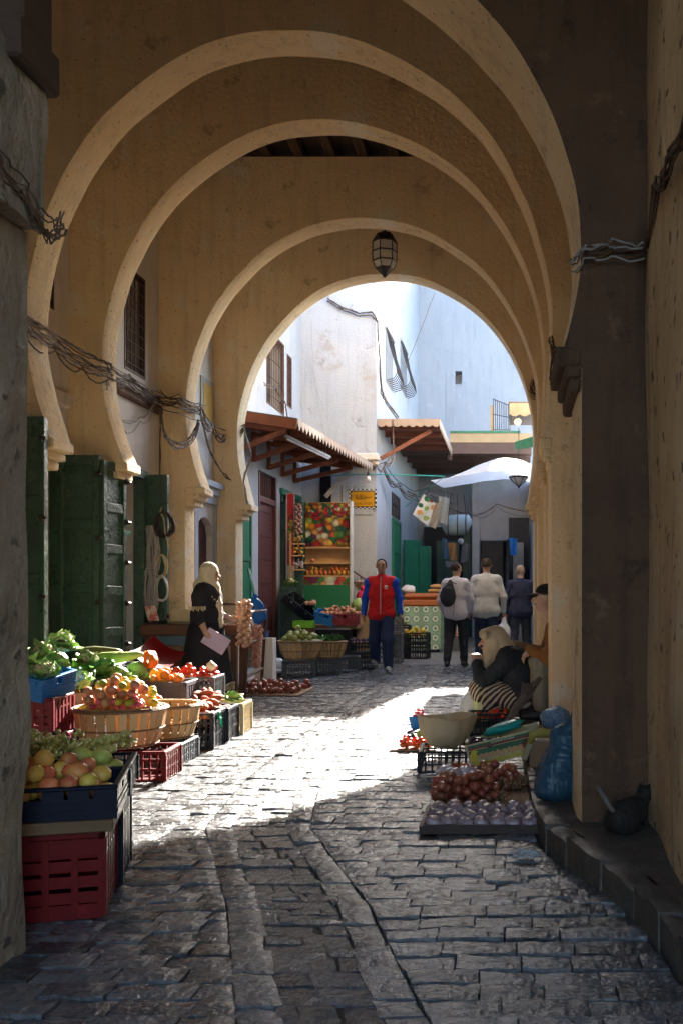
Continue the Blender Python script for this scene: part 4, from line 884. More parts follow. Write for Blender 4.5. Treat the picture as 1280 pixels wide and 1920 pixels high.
solo('garlic_string', gb, GARLIC, 'string of dried garlic hanging above the small rack', 'garlic', loc=(-3.96, 18.46, 2.88), smooth=True)
o = inst('cauliflower', F_CAU[0], (-4.10, 18.35, 1.36), (0, .2, 1), 1.4); tag(o, 'cauliflower at the foot of the red sign board', 'cauliflower')
solo('cauliflower_stand', MB().box(-.12, .12, -.12, .12, 0, 1.36), GREEN, 'green post box under the cauliflower by the red sign', 'box', loc=(-4.12, 18.37, 0))
# produce cabinet with printed poster
cb_ = thing('produce_cabinet', 'display cabinet with a big fruit poster above mango shelves', 'cabinet', (-3.55, 19.3, .6))
Yc = 19.30
obj('back', MB().box(-4.01, -3.10, Yc+.03, Yc+.06, .62, 3.0), LW, cb_, world=True)
obj('poster', MB().box(-4.005, -3.115, Yc+.012, Yc+.029, 2.15, 2.70), fruit_print('poster_main', 9.5, 1), cb_, world=True); obj('poster_header', MB().box(-4.005, -3.115, Yc+.012, Yc+.029, 2.706, 2.99), fruit_print('poster_head', 17, 2), cb_, world=True)
obj('poster_seam', MB().box(-3.563, -3.558, Yc+.009, Yc+.0115, 2.15, 2.99), M('seam', (.2, .2, .18)), cb_, world=True)
obj('side', MB().box(-3.114, -3.085, Yc-.20, Yc+.06, .62, 3.01), M('cabinet_white', (.62, .6, .55)), cb_, world=True); obj('side', MB().box(-4.03, -4.011, Yc-.05, Yc+.06, .62, 3.0), GREEN, cb_, world=True)
for z in (2.10, 1.80, 1.555): obj('shelf', MB().box(-4.005, -3.116, Yc-.17, Yc+.029, z, z+.025), LW, cb_, world=True)
obj('price_print', MB().box(-4.005, -3.116, Yc-.16, Yc-.14, 1.40, 1.553), fruit_print('strip_print', 7, 5, .5), cb_, world=True); obj('base_panel', MB().box(-4.005, -3.116, Yc-.18, Yc-.161, .62, 1.398), M('cabinet_green', (.02, .20, .08), (.015, .15, .06), 3, .5, .2), cb_, world=True)
for i in range(10):
    o = inst('mango', F_MAN[i % 3], (-3.95+.087*i, Yc-.11, 1.58+.055), (.1, .1, i), .95); tag(o, 'mango in the front row on the cabinet shelf', 'mango', 'mangoes in the front row')
for i in range(7):
    x = -3.86+.085*i+(.13 if i > 2 else 0); o = inst('mango', F_MAN[(i+1) % 3], (x, Yc-.07, 1.58+.13), (.1, .1, i), .9); tag(o, 'mango standing on the back row of the cabinet shelf', 'mango', 'mangoes in the back row')
o = inst('pomegranate', F_POM[0], (-3.85, Yc-.08, 1.825+.045)); tag(o, 'single red fruit on the upper cabinet shelf', 'fruit')
bn = MB()
for i in range(7): bn.tube([(-.12+.04*i, .02, .02), (-.12+.04*i, -.05, .04), (-.11+.04*i, -.09, .09)], [.012, .018, .008], 6)
solo('banana_hand', bn, fr('brown_banana', (.40, .27, .05), (.28, .18, .04)), 'ripe bananas at the right end of the top cabinet shelf', 'bananas', loc=(-3.27, Yc-.06, 2.126), smooth=True)
# sloping crate stand
sg_ = thing('crate_stand', 'low wooden stand under the sloping crates of the far shop', 'stand', (-3.3, 18.1, 0))
obj('top', MB().box(-3.92, -2.78, 17.9, 18.6, .60, .66), M('stand_wood', (.35, .20, .11), (.24, .13, .07), 5, .7, .3), sg_, world=True)
for x in (-3.86, -2.84):
    for yy in (17.94, 18.54): obj('leg', MB().box(x-.03, x+.03, yy-.03, yy+.03, 0, .6), BW, sg_, world=True)
obj('front_panel', MB().box(-3.9, -2.8, 17.91, 17.93, .05, .58), M('dark_cloth', (.03, .025, .03)), sg_, world=True)
crate('black crate tilted highest beside the cauliflower', (-3.98, 18.05, 1.02), R(0), .34, .52, .16, P_BLACK, 'slot', tilt=(R(10), R(38)))
crate('black crate tilted just below the highest one', (-3.72, 18.0, .82), R(0), .36, .52, .16, P_NAVY, 'slot', tilt=(R(10), R(36)))
crate('blue crate of potatoes tilted on the far shop stand', (-3.36, 17.95, .70), R(0), .42, .40, .20, P_BLUE, 'slot', tilt=(R(8), R(14)))
crate('maroon crate of potatoes at the right end of the stand', (-2.98, 17.92, .665), 0, .42, .40, .20, P_DKRED, 'slot')
crate('small lime green crate under the tilted black ones', (-3.70, 17.72, .62), 0, .36, .22, .13, P_LIME, 'slot'); solo('crate_prop', MB().box(-.18, .18, -.1, .1, 0, .62), BW, 'dark box propping the lime green crate', 'box', loc=(-3.70, 17.74, 0))
heap('potato', fm('potato', fr('potato_skin', (.52, .28, .16), (.42, .2, .11), .7), .036, 1.2, jit=.08), 'reddish potato heaped over the blue and maroon crates', 'potato', 'potatoes on the far shop stand', (-3.12, 17.98, .84), 0, ('r', .74, .44), 60, .036, .12)
heap('potato', fm('potato', fr('potato_skin', (.5, .3, .2), (.4, .2, .1)), .034, 1.2), 'potato in the tilted black crates', 'potato', 'potatoes in the black crates', (-3.66, 18.0, 1.02), 0, ('r', .24, .4), 12, .034, 0)
# baskets and crates in front of the far shop
crate('dark blue crate under the basket of green fruit', (-3.14, 14.75, 0), R(6), .46, .42, .25, P_GREY, 'lattice')
basket('round basket of green fruit standing on a dark blue crate', (-3.14, 14.75, .255), .33, .22, .27)
heap('green_fruit', fm('green_fruit', fr('green_fruit_skin', (.36, .38, .10), (.28, .30, .08)), .045), 'green fruit heaped in the far round basket', 'fruit', 'green fruit in the far basket', (-3.14, 14.75, .46), 0, ('c', .31), 44, .045, .18)
crate('grey crate under the basket of greens', (-2.83, 15.2, 0), R(6), .42, .40, .24, P_GREY, 'lattice'); basket('smaller basket with leafy greens behind the green fruit', (-2.80, 15.25, .245), .27, .19, .25)
for k in range(4):
    o = inst('leaf_bunch', F_LET[k % 2], (-2.92+.09*k, 15.08+.05*k, .50), (.3, .2*k-.3, k), .9); tag(o, 'leafy greens in the smaller far basket', 'leaves', 'greens in the smaller far basket')
crate('grey crate third in the far row', (-2.62, 15.75, 0), R(4), .40, .40, .24, P_GREY, 'lattice'); crate('black crate of purple figs at the end of the far row', (-2.44, 16.3, 0), R(4), .40, .40, .26, P_BLACK, 'lattice'); crate('black crate on the fig crate beside the walking man', (-2.44, 16.3, .262), R(4), .40, .40, .22, P_BLACK, 'lattice')
heap('plum', fm('plum', fr('plum_skin', (.10, .03, .07), (.2, .08, .08)), .03), 'dark plum in the black crate beside the walking man', 'plum', 'plums in the far black crate', (-2.44, 16.3, .40), R(4), ('r', .38, .38), 24, .03)
solo('white_sack', MB().ball((0, 0, .1), (.12, .1, .13), 10, 7, .12), cg, 'white plastic sack lying beside the studded door', 'sack', loc=(-3.62, 15.35, .0), smooth=True)
for k in range(3): crate(('dark crate behind the man in red', 'dark crate stacked behind the man in red', 'topmost dark crate behind the man in red')[k], (-2.22, 17.6, .27*k), R(2), .55, .42, .265, P_GREY, 'lattice')
o = inst('watermelon', fruit_mesh('watermelon', fr('melon_rind', (.20, .40, .08), (.40, .55, .20), scale=3), roundprof(.15, .9)), (-2.86, 18.4, 1.02)); tag(o, 'round green watermelon behind the man in red', 'watermelon')
solo('melon_box', MB().box(-.2, .2, -.2, .2, 0, .88, bev=.01), M('carton', (.35, .24, .15)), 'brown box under the watermelon', 'box', loc=(-2.8, 18.65, 0)); bpy.data.objects['watermelon'].location = (-2.86, 18.6, 1.015)
solo('red_bag', MB().ball((0, 0, .12), (.13, .1, .14), 9, 7, .15).tube([(0, 0, .24), (.02, 0, .33)], [.05, .03], 6), plastic('red_film', (.6, .03, .08)), 'red plastic bag behind the watermelon', 'bag', loc=(-2.86, 19.0, 1.05), smooth=True); solo('bag_box', MB().box(-.2, .2, -.15, .15, 0, 1.05), M('carton'), 'brown box under the red plastic bag', 'box', loc=(-2.86, 19.02, 0))
hr = thing('stair_rail', 'sloping dark handrail on the corner house', 'railing', (-2.95, 20.3, 1)); obj('rail', MB().tube([at(658, 1068, 20.35), at(692, 1092, 20.35)], .018, 6), RUST, hr, world=True)
for px in (660, 676, 690): obj('post', MB().tube([at(px, 1069+(px-658)*.7, 20.35), at(px, 1150, 20.35)], .012, 5), RUST, hr, world=True)
bk = basket('small hanging wicker basket of garlic behind the man in red', at(676, 1105, 19.6), .15, .06, .14, 'wicker basket by the handrail', 16); heap('garlic', fm('garlic', GARLIC, .03), 'garlic bulb in the small hanging basket', 'garlic', 'garlic in the small basket', tuple(at(676, 1105, 19.6)+Vector((0, 0, .08))), 0, ('c', .14), 12, .03)
# toothed awning on the left house
aw = thing('wooden_awning', 'red brown wooden awning with a toothed edge over the far shop', 'awning', (-3.6, 17.5, 3.9))
OA, OB = Vector((-3.40, 15.4, 3.90)), Vector((-2.92, 20.2, 3.84)); IA, IB = Vector((XWL, 15.4, 4.04)), Vector((XWL, 20.2, 4.04))
for i in range(9):
    a, b = i/9, (i+1)/9-.004; A, B, C, D = IA.lerp(IB, a), OA.lerp(OB, a), OA.lerp(OB, b), IA.lerp(IB, b); q = Vector((0, 0, .022))
    obj('roof_board', MB().add([A, B, C, D, A+q, B+q, C+q, D+q], [(0, 1, 2, 3), (7, 6, 5, 4), (0, 4, 5, 1), (1, 5, 6, 2), (2, 6, 7, 3), (3, 7, 4, 0)]), AWN, aw, world=True)
q = Vector((0, 0, .026)); e_ = (OA-IA)*.08
obj('roof_sheet', MB().add([IA+q, OA+q+e_, OB+q+e_, IB+q, IA+2*q, OA+2*q+e_, OB+2*q+e_, IB+2*q], [(0, 1, 2, 3), (7, 6, 5, 4), (0, 4, 5, 1), (1, 5, 6, 2), (2, 6, 7, 3), (3, 7, 4, 0)]), ROOFSH, aw, world=True)
for i in range(6):
    t = (i+.15)/5.6; a, b = IA.lerp(IB, t), OA.lerp(OB, t); obj('rafter', MB().beam(a-Vector((0, 0, .06)), b-Vector((0, 0, .06)), .07, .10), AWN, aw, world=True)
for i in range(5):
    t = (i+.1)/4.6; a, b = IA.lerp(IB, t), OA.lerp(OB, t); z = Vector((0, 0, 1)); k = a.lerp(b, .86)-z*.15
    br = MB().beam(a-z*.12+Vector((.04, 0, 0)), a-z*.62+Vector((.04, 0, 0)), .06, .07).beam(a-z*.58+Vector((.05, 0, 0)), k, .055, .08).beam(a-z*.16, k, .05, .07); obj('bracket', br, AWN, aw, world=True)
tf = MB(); n = 26
for i in range(n):
    a, b = OA.lerp(OB, i/n)+e_, OA.lerp(OB, (i+.96)/n)+e_; z = Vector((0, 0, 1)); m_ = (a+b)/2; t = Vector((.014, 0, 0))
    poly = [a+z*.04, b+z*.04, b-z*.03, m_-z*.13, a-z*.03]; tf.add(poly+[p+t for p in poly], [(0, 1, 2, 3, 4), (9, 8, 7, 6, 5)]+[(k, (k+1) % 5, 5+(k+1) % 5, 5+k) for k in range(5)])
obj('toothed_edge', tf, FASC, aw, world=True); obj('front_board', MB().beam(IA-Vector((0, .02, .05)), OA+e_-Vector((0, .02, .05)), .025, .15), AWN, aw, world=True)
ft = thing('tube_lamp', 'grey fluorescent tube fitting under the toothed awning', 'lamp', at(577, 838, 16.6)); a, b = at(535, 817, 15.9), at(618, 857, 17.6)
obj('batten', MB().beam(a, b, .05, .04), M('grey_metal', (.5, .5, .5)), ft, world=True); obj('tube', MB().tube([a.lerp(b, .03)-Vector((0, 0, .04)), a.lerp(b, .97)-Vector((0, 0, .04))], .016, 8), M('milky_tube', (.75, .75, .75), rough=.3, bump=0), ft, world=True); obj('hanger', MB().tube([a.lerp(b, .08), a.lerp(b, .08)+Vector((0, 0, .22))], .008, 5).tube([a.lerp(b, .9), a.lerp(b, .9)+Vector((0, 0, .3))], .008, 5), IRON, ft, world=True)
# corner house: cornice, sign, bulb, grilles
obj('ledge', MB().box(-3.55, -2.72, 20.28, 20.498, 3.95, 4.10, bev=.02).box(-3.5, -2.74, 20.34, 20.499, 3.86, 3.945, bev=.01).rough(.012, 5), LIME, houseC, world=True); obj('strut', MB().beam(at(610, 932, 20.2), at(655, 880, 20.3), .05, .09), M('grey_wood', (.4, .38, .36), (.3, .28, .26), 6, .8), houseC, world=True)
obj('niche_panel', MB().box(-3.50, -2.88, 20.47, 20.499, 2.85, 3.48, bev=.01), WHITE, houseC, world=True); obj('junction_box', MB().box(*[v for p in ((-3.83, -3.70), (20.46, 20.499), (3.28, 3.42)) for v in p], bev=.02), WHITE, houseC, world=True)
obj('dark_window', MB().box(-3.95, -3.72, 20.46, 20.499, 2.9, 4.0), M('dark_glass'), houseC, world=True)
ss = thing('street_sign', 'yellow tiled street sign with a checkered border on the corner house', 'sign', (-3.1, 20.44, 2.9))
def checker():
    m = bpy.data.materials.new('checker_tile'); m.use_nodes = True; N = m.node_tree.nodes; L = m.node_tree.links; c = N.new('ShaderNodeTexChecker'); c.inputs['Scale'].default_value = 1/.045; c.inputs['Color1'].default_value = (.7, .7, .68, 1); c.inputs['Color2'].default_value = (.012, .015, .02, 1)
    t = N.new('ShaderNodeTexCoord'); L.new(t.outputs['Object'], c.inputs['Vector']); L.new(c.outputs[0], N['Principled BSDF'].inputs['Base Color']); N['Principled BSDF'].inputs['Roughness'].default_value = .3; return m
sx0, sx1, sz0, sz1 = at(654, 0, 20.44).x, at(706, 0, 20.44).x, at(0, 954, 20.44).z, at(0, 917, 20.44).z
obj('checkered_border', MB().box(sx0, sx1, 20.455, 20.469, sz0, sz1), checker(), ss, world=True)
obj('black_rim', MB().box(sx0+.04, sx1-.04, 20.449, 20.4545, sz0+.04, sz1-.04), M('tile_black', (.015, .012, .01), rough=.3, bump=0), ss, world=True); obj('yellow_panel', MB().box(sx0+.052, sx1-.052, 20.444, 20.4485, sz0+.052, sz1-.052), M('tile_yellow', (.68, .33, .015), (.58, .27, .01), 12, .3, .1), ss, world=True)
INK = M('sign_ink', (.06, .02, .01), rough=.4, bump=0)
def text(body, size, mat, parent, loc, rot, nm='lettering', font_ext=.0, align='CENTER', sx=1, spacing=1):
    c = bpy.data.curves.new(nm, 'FONT'); c.body = body; c.size = size; c.align_x = align; c.align_y = 'CENTER'; c.extrude = .0008; c.space_character = spacing
    tmp = bpy.data.objects.new(nm, c); COL.objects.link(tmp); dg = bpy.context.evaluated_depsgraph_get(); me = bpy.data.meshes.new_from_object(tmp.evaluated_get(dg)); bpy.data.objects.remove(tmp)
    me.materials.clear(); me.materials.append(mat); o = bpy.data.objects.new(nm, me); COL.objects.link(o); o.parent = parent; l = root_loc(parent); o.location = Vector(loc)-Vector(l) if parent.parent is None and parent.type == 'EMPTY' and parent.rotation_euler.z == 0 else loc; o.rotation_euler = rot; o.scale = (sx, 1, 1); return o
text('SIDI ALI YUSFI', .065, INK, ss, ((sx0+sx1)/2-.01, 20.442, sz0+.105), (R(90), 0, 0))
sq = MB(); cx_, cz_ = (sx0+sx1)/2, sz0+.235
def stroke(pts, r=.006): sq.tube([(cx_+x*.16, 20.441, cz_+z*.075) for x, z in pts], r, 4)
stroke([(1.0, .2), (.95, -.1), (.85, .0), (.78, -.1), (.70, .05), (.62, -.12), (.5, -.05)]); stroke([(.5, -.05), (.42, .35), (.35, -.2), (.2, -.5), (.1, -.3)]); stroke([(.25, .5), (.1, .2), (.3, .05), (.05, -.3), (-.1, -.55), (-.25, -.3)]); stroke([(-.02, .8), (-.05, .1), (-.12, -.2)]); stroke([(-.2, .7), (-.22, .1), (-.3, -.3), (-.5, -.4)]); stroke([(-.35, .8), (-.4, .1), (-.5, .2), (-.6, .0), (-.55, -.35), (-.8, -.45), (-.95, -.2)]); stroke([(-.6, .6), (-.72, .3), (-.85, .55), (-.9, .1), (-.7, -.05)]); stroke([(.75, -.45), (.72, -.47)]); stroke([(.1, .9), (.13, .88)]); stroke([(-.75, .85), (-.8, .83)])
obj('arabic_lettering', sq, INK, ss, world=True)
bl = thing('light_bulb', 'white light bulb on a cord in front of the corner house', 'lamp', at(690, 890, 19.9)); c = at(690, 896, 19.9)
obj('bulb', MB().ball(c-Vector((0, 0, .02)), (.05, .05, .065), 10, 8), M('bulb_white', (.8, .8, .8), rough=.3, bump=0), bl, world=True, smooth=True); obj('socket', MB().lathe([(.022, 0), (.026, .02), (.024, .07), (.008, .08)], tuple(c+Vector((0, 0, .04))), 8), IRON, bl, world=True); obj('cord', MB().tube([c+Vector((0, 0, .11)), c+Vector((.01, 0, .25)), at(689, 868, 20.3)], .006, 4), IRON, bl, world=True)
grille('large scrolled window grille on the white house by the awning', XWL, 17.55, 18.9, 4.6, 5.95, 9, 4, RUST); grille('small narrow grilled window beside the large scrolled grille', XWL, 19.15, 19.55, 4.85, 5.85, 4, 8, RUST)
def bulge(label, y0, y1, z0, z1):
    w = thing('bulging_grille', label, 'window', (-2.8, (y0+y1)/2, z0), group='bulging iron window grilles'); x = -2.80
    obj('pane', MB().box(x+.002, x+.008, y0, y1, z0, z1), M('pale_shutter', (.22, .225, .24), (.15, .155, .17), 6, .6, .2), w, world=True); obj('head', MB().box(x, x+.06, y0-.06, y1+.06, z1+.002, z1+.06), WHITE, w, world=True)
    for i in range(8):
        y_ = y0+(y1-y0)*i/7; obj('bar', MB().tube([(x+.02, y_, z1), (x+.10, y_, z1-.4), (x+.24, y_, z0+.3), (x+.26, y_, z0+.16), (x+.19, y_, z0+.05), (x+.03, y_, z0)], .010, 5), IRON, w, world=True)
    for t, z in ((.10, z1-.4), (.24, z0+.3)): obj('bar', MB().tube([(x+t, y0, z), (x+t, y1, z)], .010, 5), IRON, w, world=True)
bulge('bulging black window grille nearer the corner', 22.0, 23.3, 5.95, 7.1); bulge('bulging black window grille farther along the side', 24.9, 26.3, 6.4, 7.55)
# right hand awning on the corner house
a2 = thing('wooden_awning', 'short brown awning with a scalloped edge on the corner house', 'awning', (-2.2, 22, 4.7))
z = 4.82
obj('roof', MB().box(-2.79, -1.52, 20.66, 24.9, z, z+.03), ROOFSH, a2, world=True); obj('underside', MB().box(-2.79, -1.56, 20.7, 24.9, z-.03, z-.002), AWN, a2, world=True)
sc_ = [(-2.79, z+.035), (-1.50, z+.035)]+[(-1.50-1.29*i/48, z-.09-.045*abs(math.sin(i/48*math.pi*8))) for i in range(49)]
obj('scalloped_edge', MB().prism(sc_, 'y', 20.63, 20.655), FASC, a2, world=True)
tf = MB()
for i in range(22): y_ = 20.66+4.2*i/22; tf.prism([(y_, z+.035), (y_+.185, z+.035), (y_+.185, z-.06), (y_+.09, z-.17), (y_, z-.06)], 'x', -1.515, -1.50)
obj('toothed_edge', tf, FASC, a2, world=True)
for y_ in (20.9, 21.9, 22.9, 23.9): obj('rafter', MB().box(-2.79, -1.58, y_, y_+.08, z-.14, z-.032), AWN, a2, world=True); y_ == 20.9 and obj('bracket', MB().beam((-2.77, y_+.04, z-.75), (-1.7, y_+.04, z-.16), .06, .08), AWN, a2, world=True)
# canopy across the lane
cn = thing('lane_canopy', 'plank canopy with a yellow beam over the far lane', 'canopy', (-1.1, 27, 5)); PURP = M('maroon_boards', (.17, .10, .075), (.11, .065, .05), 4, .7, .3)
obj('yellow_beam', MB().box(-1.56, .48, 24.92, 25.05, 5.02, 5.25), M('yellow_beam_paint', (.48, .34, .18), (.40, .27, .14), 3, .6, .2), cn, world=True); obj('green_edge', MB().box(-1.56, .2, 24.9, 25.06, 5.255, 5.31), GREEN2, cn, world=True)
for i in range(11): obj('plank', MB().box(-2.78, .48, 25.06+.45*i, 25.06+.45*i+.43, 4.96, 5.0), PURP, cn, world=True)
for y_ in (25.2, 26.4, 27.6, 28.8): obj('joist', MB().box(-2.78, .48, y_, y_+.12, 4.72, 4.955), PURP, cn, world=True)
obj('post', MB().box(-1.62, -1.52, 25.0, 25.1, 4.6, 5.0), PURP, cn, world=True); obj('front_board', MB().box(-2.78, .48, 24.93, 25.04, 4.74, 5.01), PURP, cn, world=True)
gr = thing('roof_railing', 'small iron railing panel standing on the canopy roof', 'railing', at(940, 805, 25.2)); 
for i in range(9): obj('bar', MB().tube([at(924+i*4, 806, 25.2), at(924+i*4, 747+i*1.6, 25.2)], .008, 4), IRON, gr, world=True)
for t in (0, .5, .98): obj('rail', MB().tube([at(924, 806-59*t, 25.2), at(957, 806-46*t, 25.2)], .009, 4), IRON, gr, world=True)
obj('yellow_post', MB().beam(at(922, 808, 25.25), at(922, 760, 25.25), .1, .05), M('yellow_beam_paint'), gr, world=True)
ra = thing('shop_blind', 'small green canvas blind under a scalloped awning at the right pier', 'awning', (.3, 18.4, 4.2)); GC2 = M('green_canvas', (.02, .16, .12), (.015, .10, .08), 5, .7, .3)
x0 = at(955, 0, 18.2).x; z = at(0, 757, 18.2).z
obj('roof', MB().box(x0-.02, .49, 18.15, 20.5, z, z+.03), ROOFSH, ra, world=True); obj('scalloped_edge', MB().prism([(x0, z), (.49, z)]+[(.49-(.49-x0)*i/24, z-.20-.04*abs(math.sin(i/24*math.pi*3))) for i in range(25)], 'y', 18.13, 18.149), FASC, ra, world=True)
obj('side_board', MB().box(x0-.01, x0+.01, 18.15, 20.5, z-.2, z-.001), FASC, ra, world=True); obj('canvas', MB().grid(lambda u, v: (x0+.10+(.40)*u, 18.3+1.6*v, z-.42-.5*u*.0-.28*(1-v)-.1*math.sin(3*v)), 8, 8).grid(lambda u, v: (x0+.10, 18.3+1.6*v, z-.42-.28*(1-v)-.14*u), 3, 12), GC2, ra, world=True)
obj('valance', MB().prism([(x0+.1, z-.68), (.49, z-.55)]+[(.49-(.39-x0)*i/20, z-.80-.06*(i % 2)+(.06*(1-i/20))) for i in range(21)], 'y', 18.28, 18.295), GC2, ra, world=True)
obj('pulley', MB().lathe([(.02, 0), (.07, .005), (.07, .03), (.02, .035)], (at(970, 0, 18.2).x, 18.22, at(0, 790, 18.2).z), 12, axis='y'), M('white_paint', (.75, .75, .75)), ra, world=True)
# white tarpaulin and what hangs beneath
TARP = cloth_translucent('white_tarp', (.80, .82, .86), .45); 
def tarp(u, v):
    x = -1.60+2.08*u; y_ = 19.4+3.4*v; e = math.sin(math.pi*min(1, u**1.4*.8))*math.sin(math.pi*(.10+.8*v)); return (x, y_, 3.44+.55*max(0, e)**.9+.004*math.sin(26*u+9*v)+.22*v)
solo('tarpaulin', MB().grid(tarp, 26, 18), TARP, 'billowing white tarpaulin slung over the lane', 'tarpaulin', world=True, smooth=True)
TURQ = M('turquoise_rope', (.05, .45, .42), rough=.6, bump=0)
solo('turquoise_rope', MB().tube([at(600, 892, 20), at(690, 889, 20), at(770, 891, 19.6), at(830, 893, 19.4)], .011, 5).tube([at(834, 893, 19.4), at(790, 925, 20.5), at(760, 950, 21.5)], .009, 4), TURQ, 'thin turquoise rope tied to the white tarpaulin', 'rope', world=True)
fl = thing('hanging_lamp', 'small faceted glass lamp under the white tarpaulin', 'lamp', at(972, 900, 20)); c = at(972, 896, 20)
obj('rim', MB().lathe([(.19, 0), (.2, .02), (.19, .035)], tuple(c), 8), IRON, fl, world=True); obj('glass', MB().lathe([(.02, -.16), (.11, -.08), (.175, -.002)], tuple(c), 8), M('frosted_glass', (.7, .72, .75), rough=.3, bump=0), fl, world=True); obj('finial', MB().lathe([(.003, -.22), (.02, -.18), (.02, -.16)], tuple(c), 6), IRON, fl, world=True); obj('chain', MB().tube([c+Vector((0, 0, .03)), c+Vector((0, 0, 1.0))], .007, 4), IRON, fl, world=True)
for k in range(6): t = math.pi/3*k; obj('rib', MB().tube([c+Vector((.19*math.cos(t), .19*math.sin(t), 0)), c+Vector((.115*math.cos(t), .115*math.sin(t), -.085)), c+Vector((.02*math.cos(t), .02*math.sin(t), -.17))], .008, 4), IRON, fl, world=True)
def spots(name, bg, cols, sc):
    m = fruit_print(name+'_p', sc, 4, .9); nt = m.node_tree; N = nt.nodes; L = nt.links; v = [n for n in N if n.type == 'TEX_VORONOI'][0]; mr = [n for n in N if n.type == 'MAP_RANGE'][0]; b = N['Principled BSDF']; src = b.inputs['Base Color'].links[0].from_socket
    gt = N.new('ShaderNodeMath'); gt.operation = 'GREATER_THAN'; gt.inputs[1].default_value = .42; L.new(v.outputs['Distance'], gt.inputs[0]); x = N.new('ShaderNodeMix'); x.data_type = 'RGBA'; x.inputs[7].default_value = (*bg, 1); L.new(gt.outputs[0], x.inputs[0]); L.new(src, x.inputs[6]); L.new(x.outputs[2], b.inputs['Base Color']); return m
def sheet(label, quad, Y, mat, nm='cloth', fold=.03, cat='cloth', n=10):
    p = [at(a, b, Y+d) for a, b, d in quad]
    def f(u, v): q = p[0].lerp(p[1], u).lerp(p[3].lerp(p[2], u), v); return q+Vector((0, fold*math.sin(9*u+3*v), 0))
    a = MB().grid(f, n, n); m2 = MB().grid(lambda u, v: f(u, v)+Vector((0, .008, 0)), n, n); a.add(m2.v, m2.f); return solo(nm, a, mat, label, cat, world=True, smooth=True)
sheet('white cloth bag printed with bright flowers hanging from the wires', [(794, 926, 0), (816, 944, .1), (802, 987, .2), (773, 964, .1)], 22.5, spots('floral', (.78, .78, .74), None, 7))
sheet('beige striped cloth hanging beside the floral bag', [(817, 944, 0), (832, 938, .1), (816, 992, .1), (801, 984, 0)], 22.7, M('beige_stripes', (.52, .46, .36), (.36, .30, .22), 30, .8, .1, stretch=(1, 1, .15)))
sheet('creased cream cloth hanging behind the beige one', [(822, 930, 0), (842, 934, .1), (838, 985, .1), (822, 978, 0)], 23.0, M('cream_cloth', (.56, .54, .46), (.42, .40, .32), 18, .8, .2))
STR = M('striped_holdall', (.36, .44, .46), (.28, .35, .37), 4, .8, .2)
hb = thing('hanging_bundle', 'grey striped cloth bundle tied with dark cords in the far lane', 'bundle', at(856, 985, 23.5)); c = at(856, 985, 23.5)
obj('cloth', MB().tube([c+Vector((x, .02, dz)) for x, dz in ((-.33, -.04), (-.28, -.02), (0, 0), (.26, .0), (.32, -.03))], [.12, .24, .25, .24, .1], 12).rough(.03, 5), STR, hb, world=True, smooth=True)
for x in (-.2, .02, .22): obj('cord', MB().tube([c+Vector((x, .02+.26*math.cos(t), .26*math.sin(t))) for t in np.linspace(0, 2*math.pi, 17)[:-1]], .012, 4, closed=True).tube([c+Vector((x, 0, .25)), c+Vector((x*.7, .1, .75))], .008, 4), M('dark_cord', (.08, .03, .04)), hb, world=True)
DK = M('dark_green_paint', (.02, .07, .055), (.012, .04, .035), 4, .5, .3); DKB = M('dark_brown_door', (.035, .03, .035), (.02, .018, .02), 4, .6, .3)  # dark green and dark brown door paints of the far lane
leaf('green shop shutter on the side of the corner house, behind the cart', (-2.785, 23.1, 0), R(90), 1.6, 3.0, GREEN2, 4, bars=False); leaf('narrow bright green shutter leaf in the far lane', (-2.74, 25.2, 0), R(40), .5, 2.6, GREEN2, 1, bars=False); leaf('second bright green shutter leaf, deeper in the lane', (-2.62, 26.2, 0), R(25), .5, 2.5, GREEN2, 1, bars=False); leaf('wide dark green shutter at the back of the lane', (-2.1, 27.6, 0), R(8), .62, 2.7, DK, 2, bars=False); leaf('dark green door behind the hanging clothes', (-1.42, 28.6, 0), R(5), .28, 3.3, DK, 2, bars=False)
gt_ = grille('dark transom grille above the green shutter of the corner house', -2.79, 23.1, 24.7, 3.05, 3.6, 10, 1, IRON, glass=False)
obj('recess_shade', MB().box(-2.6, -1.42, 29.3, 29.34, 0, 3.2).box(-.92, -.20, 29.4, 29.44, 0, 2.75).box(-.1, .49, 29.3, 29.34, 0, 3.8), M('recess_shade', (.02, .022, .03)), houseF, world=True)  # flat dark sheets, the shade of the openings put into their colour
obj('pillar', MB().box(-1.14, -.93, 28.2, 28.5, 0, 4.6), M('grey_blue_plaster', (.42, .45, .50), (.32, .34, .40), 3, .9, .3), houseF, world=True); obj('crosswall', MB().box(-.93, .49, 28.45, 28.5, 2.76, 4.6), M('grey_blue_plaster'), houseF, world=True)
leaf('tall dark brown door past the grey pillar', (-.88, 28.44, 0), 0, .62, 2.74, DKB, 3, bars=False)
solo('lane_shutter', MB().box(-.1, .45, 27.0, 27.04, 1.9, 3.3), DKB, 'dark slatted panel on the right of the far lane', 'panel', world=True); solo('beige_column', MB().box(.02, .30, 26.5, 26.8, 0, 2.6), M('beige_column', (.36, .32, .27)), 'beige column at the right of the far lane', 'column', world=True)
sheet('bright blue bag hanging on the beige column', [(954, 1008, 0), (969, 1010, .05), (968, 1042, .05), (957, 1041, 0)], 25.8, M('blue_film', (.03, .22, .60), (.02, .15, .45), 9, .4, .3), nm='blue_bag', cat='bag')
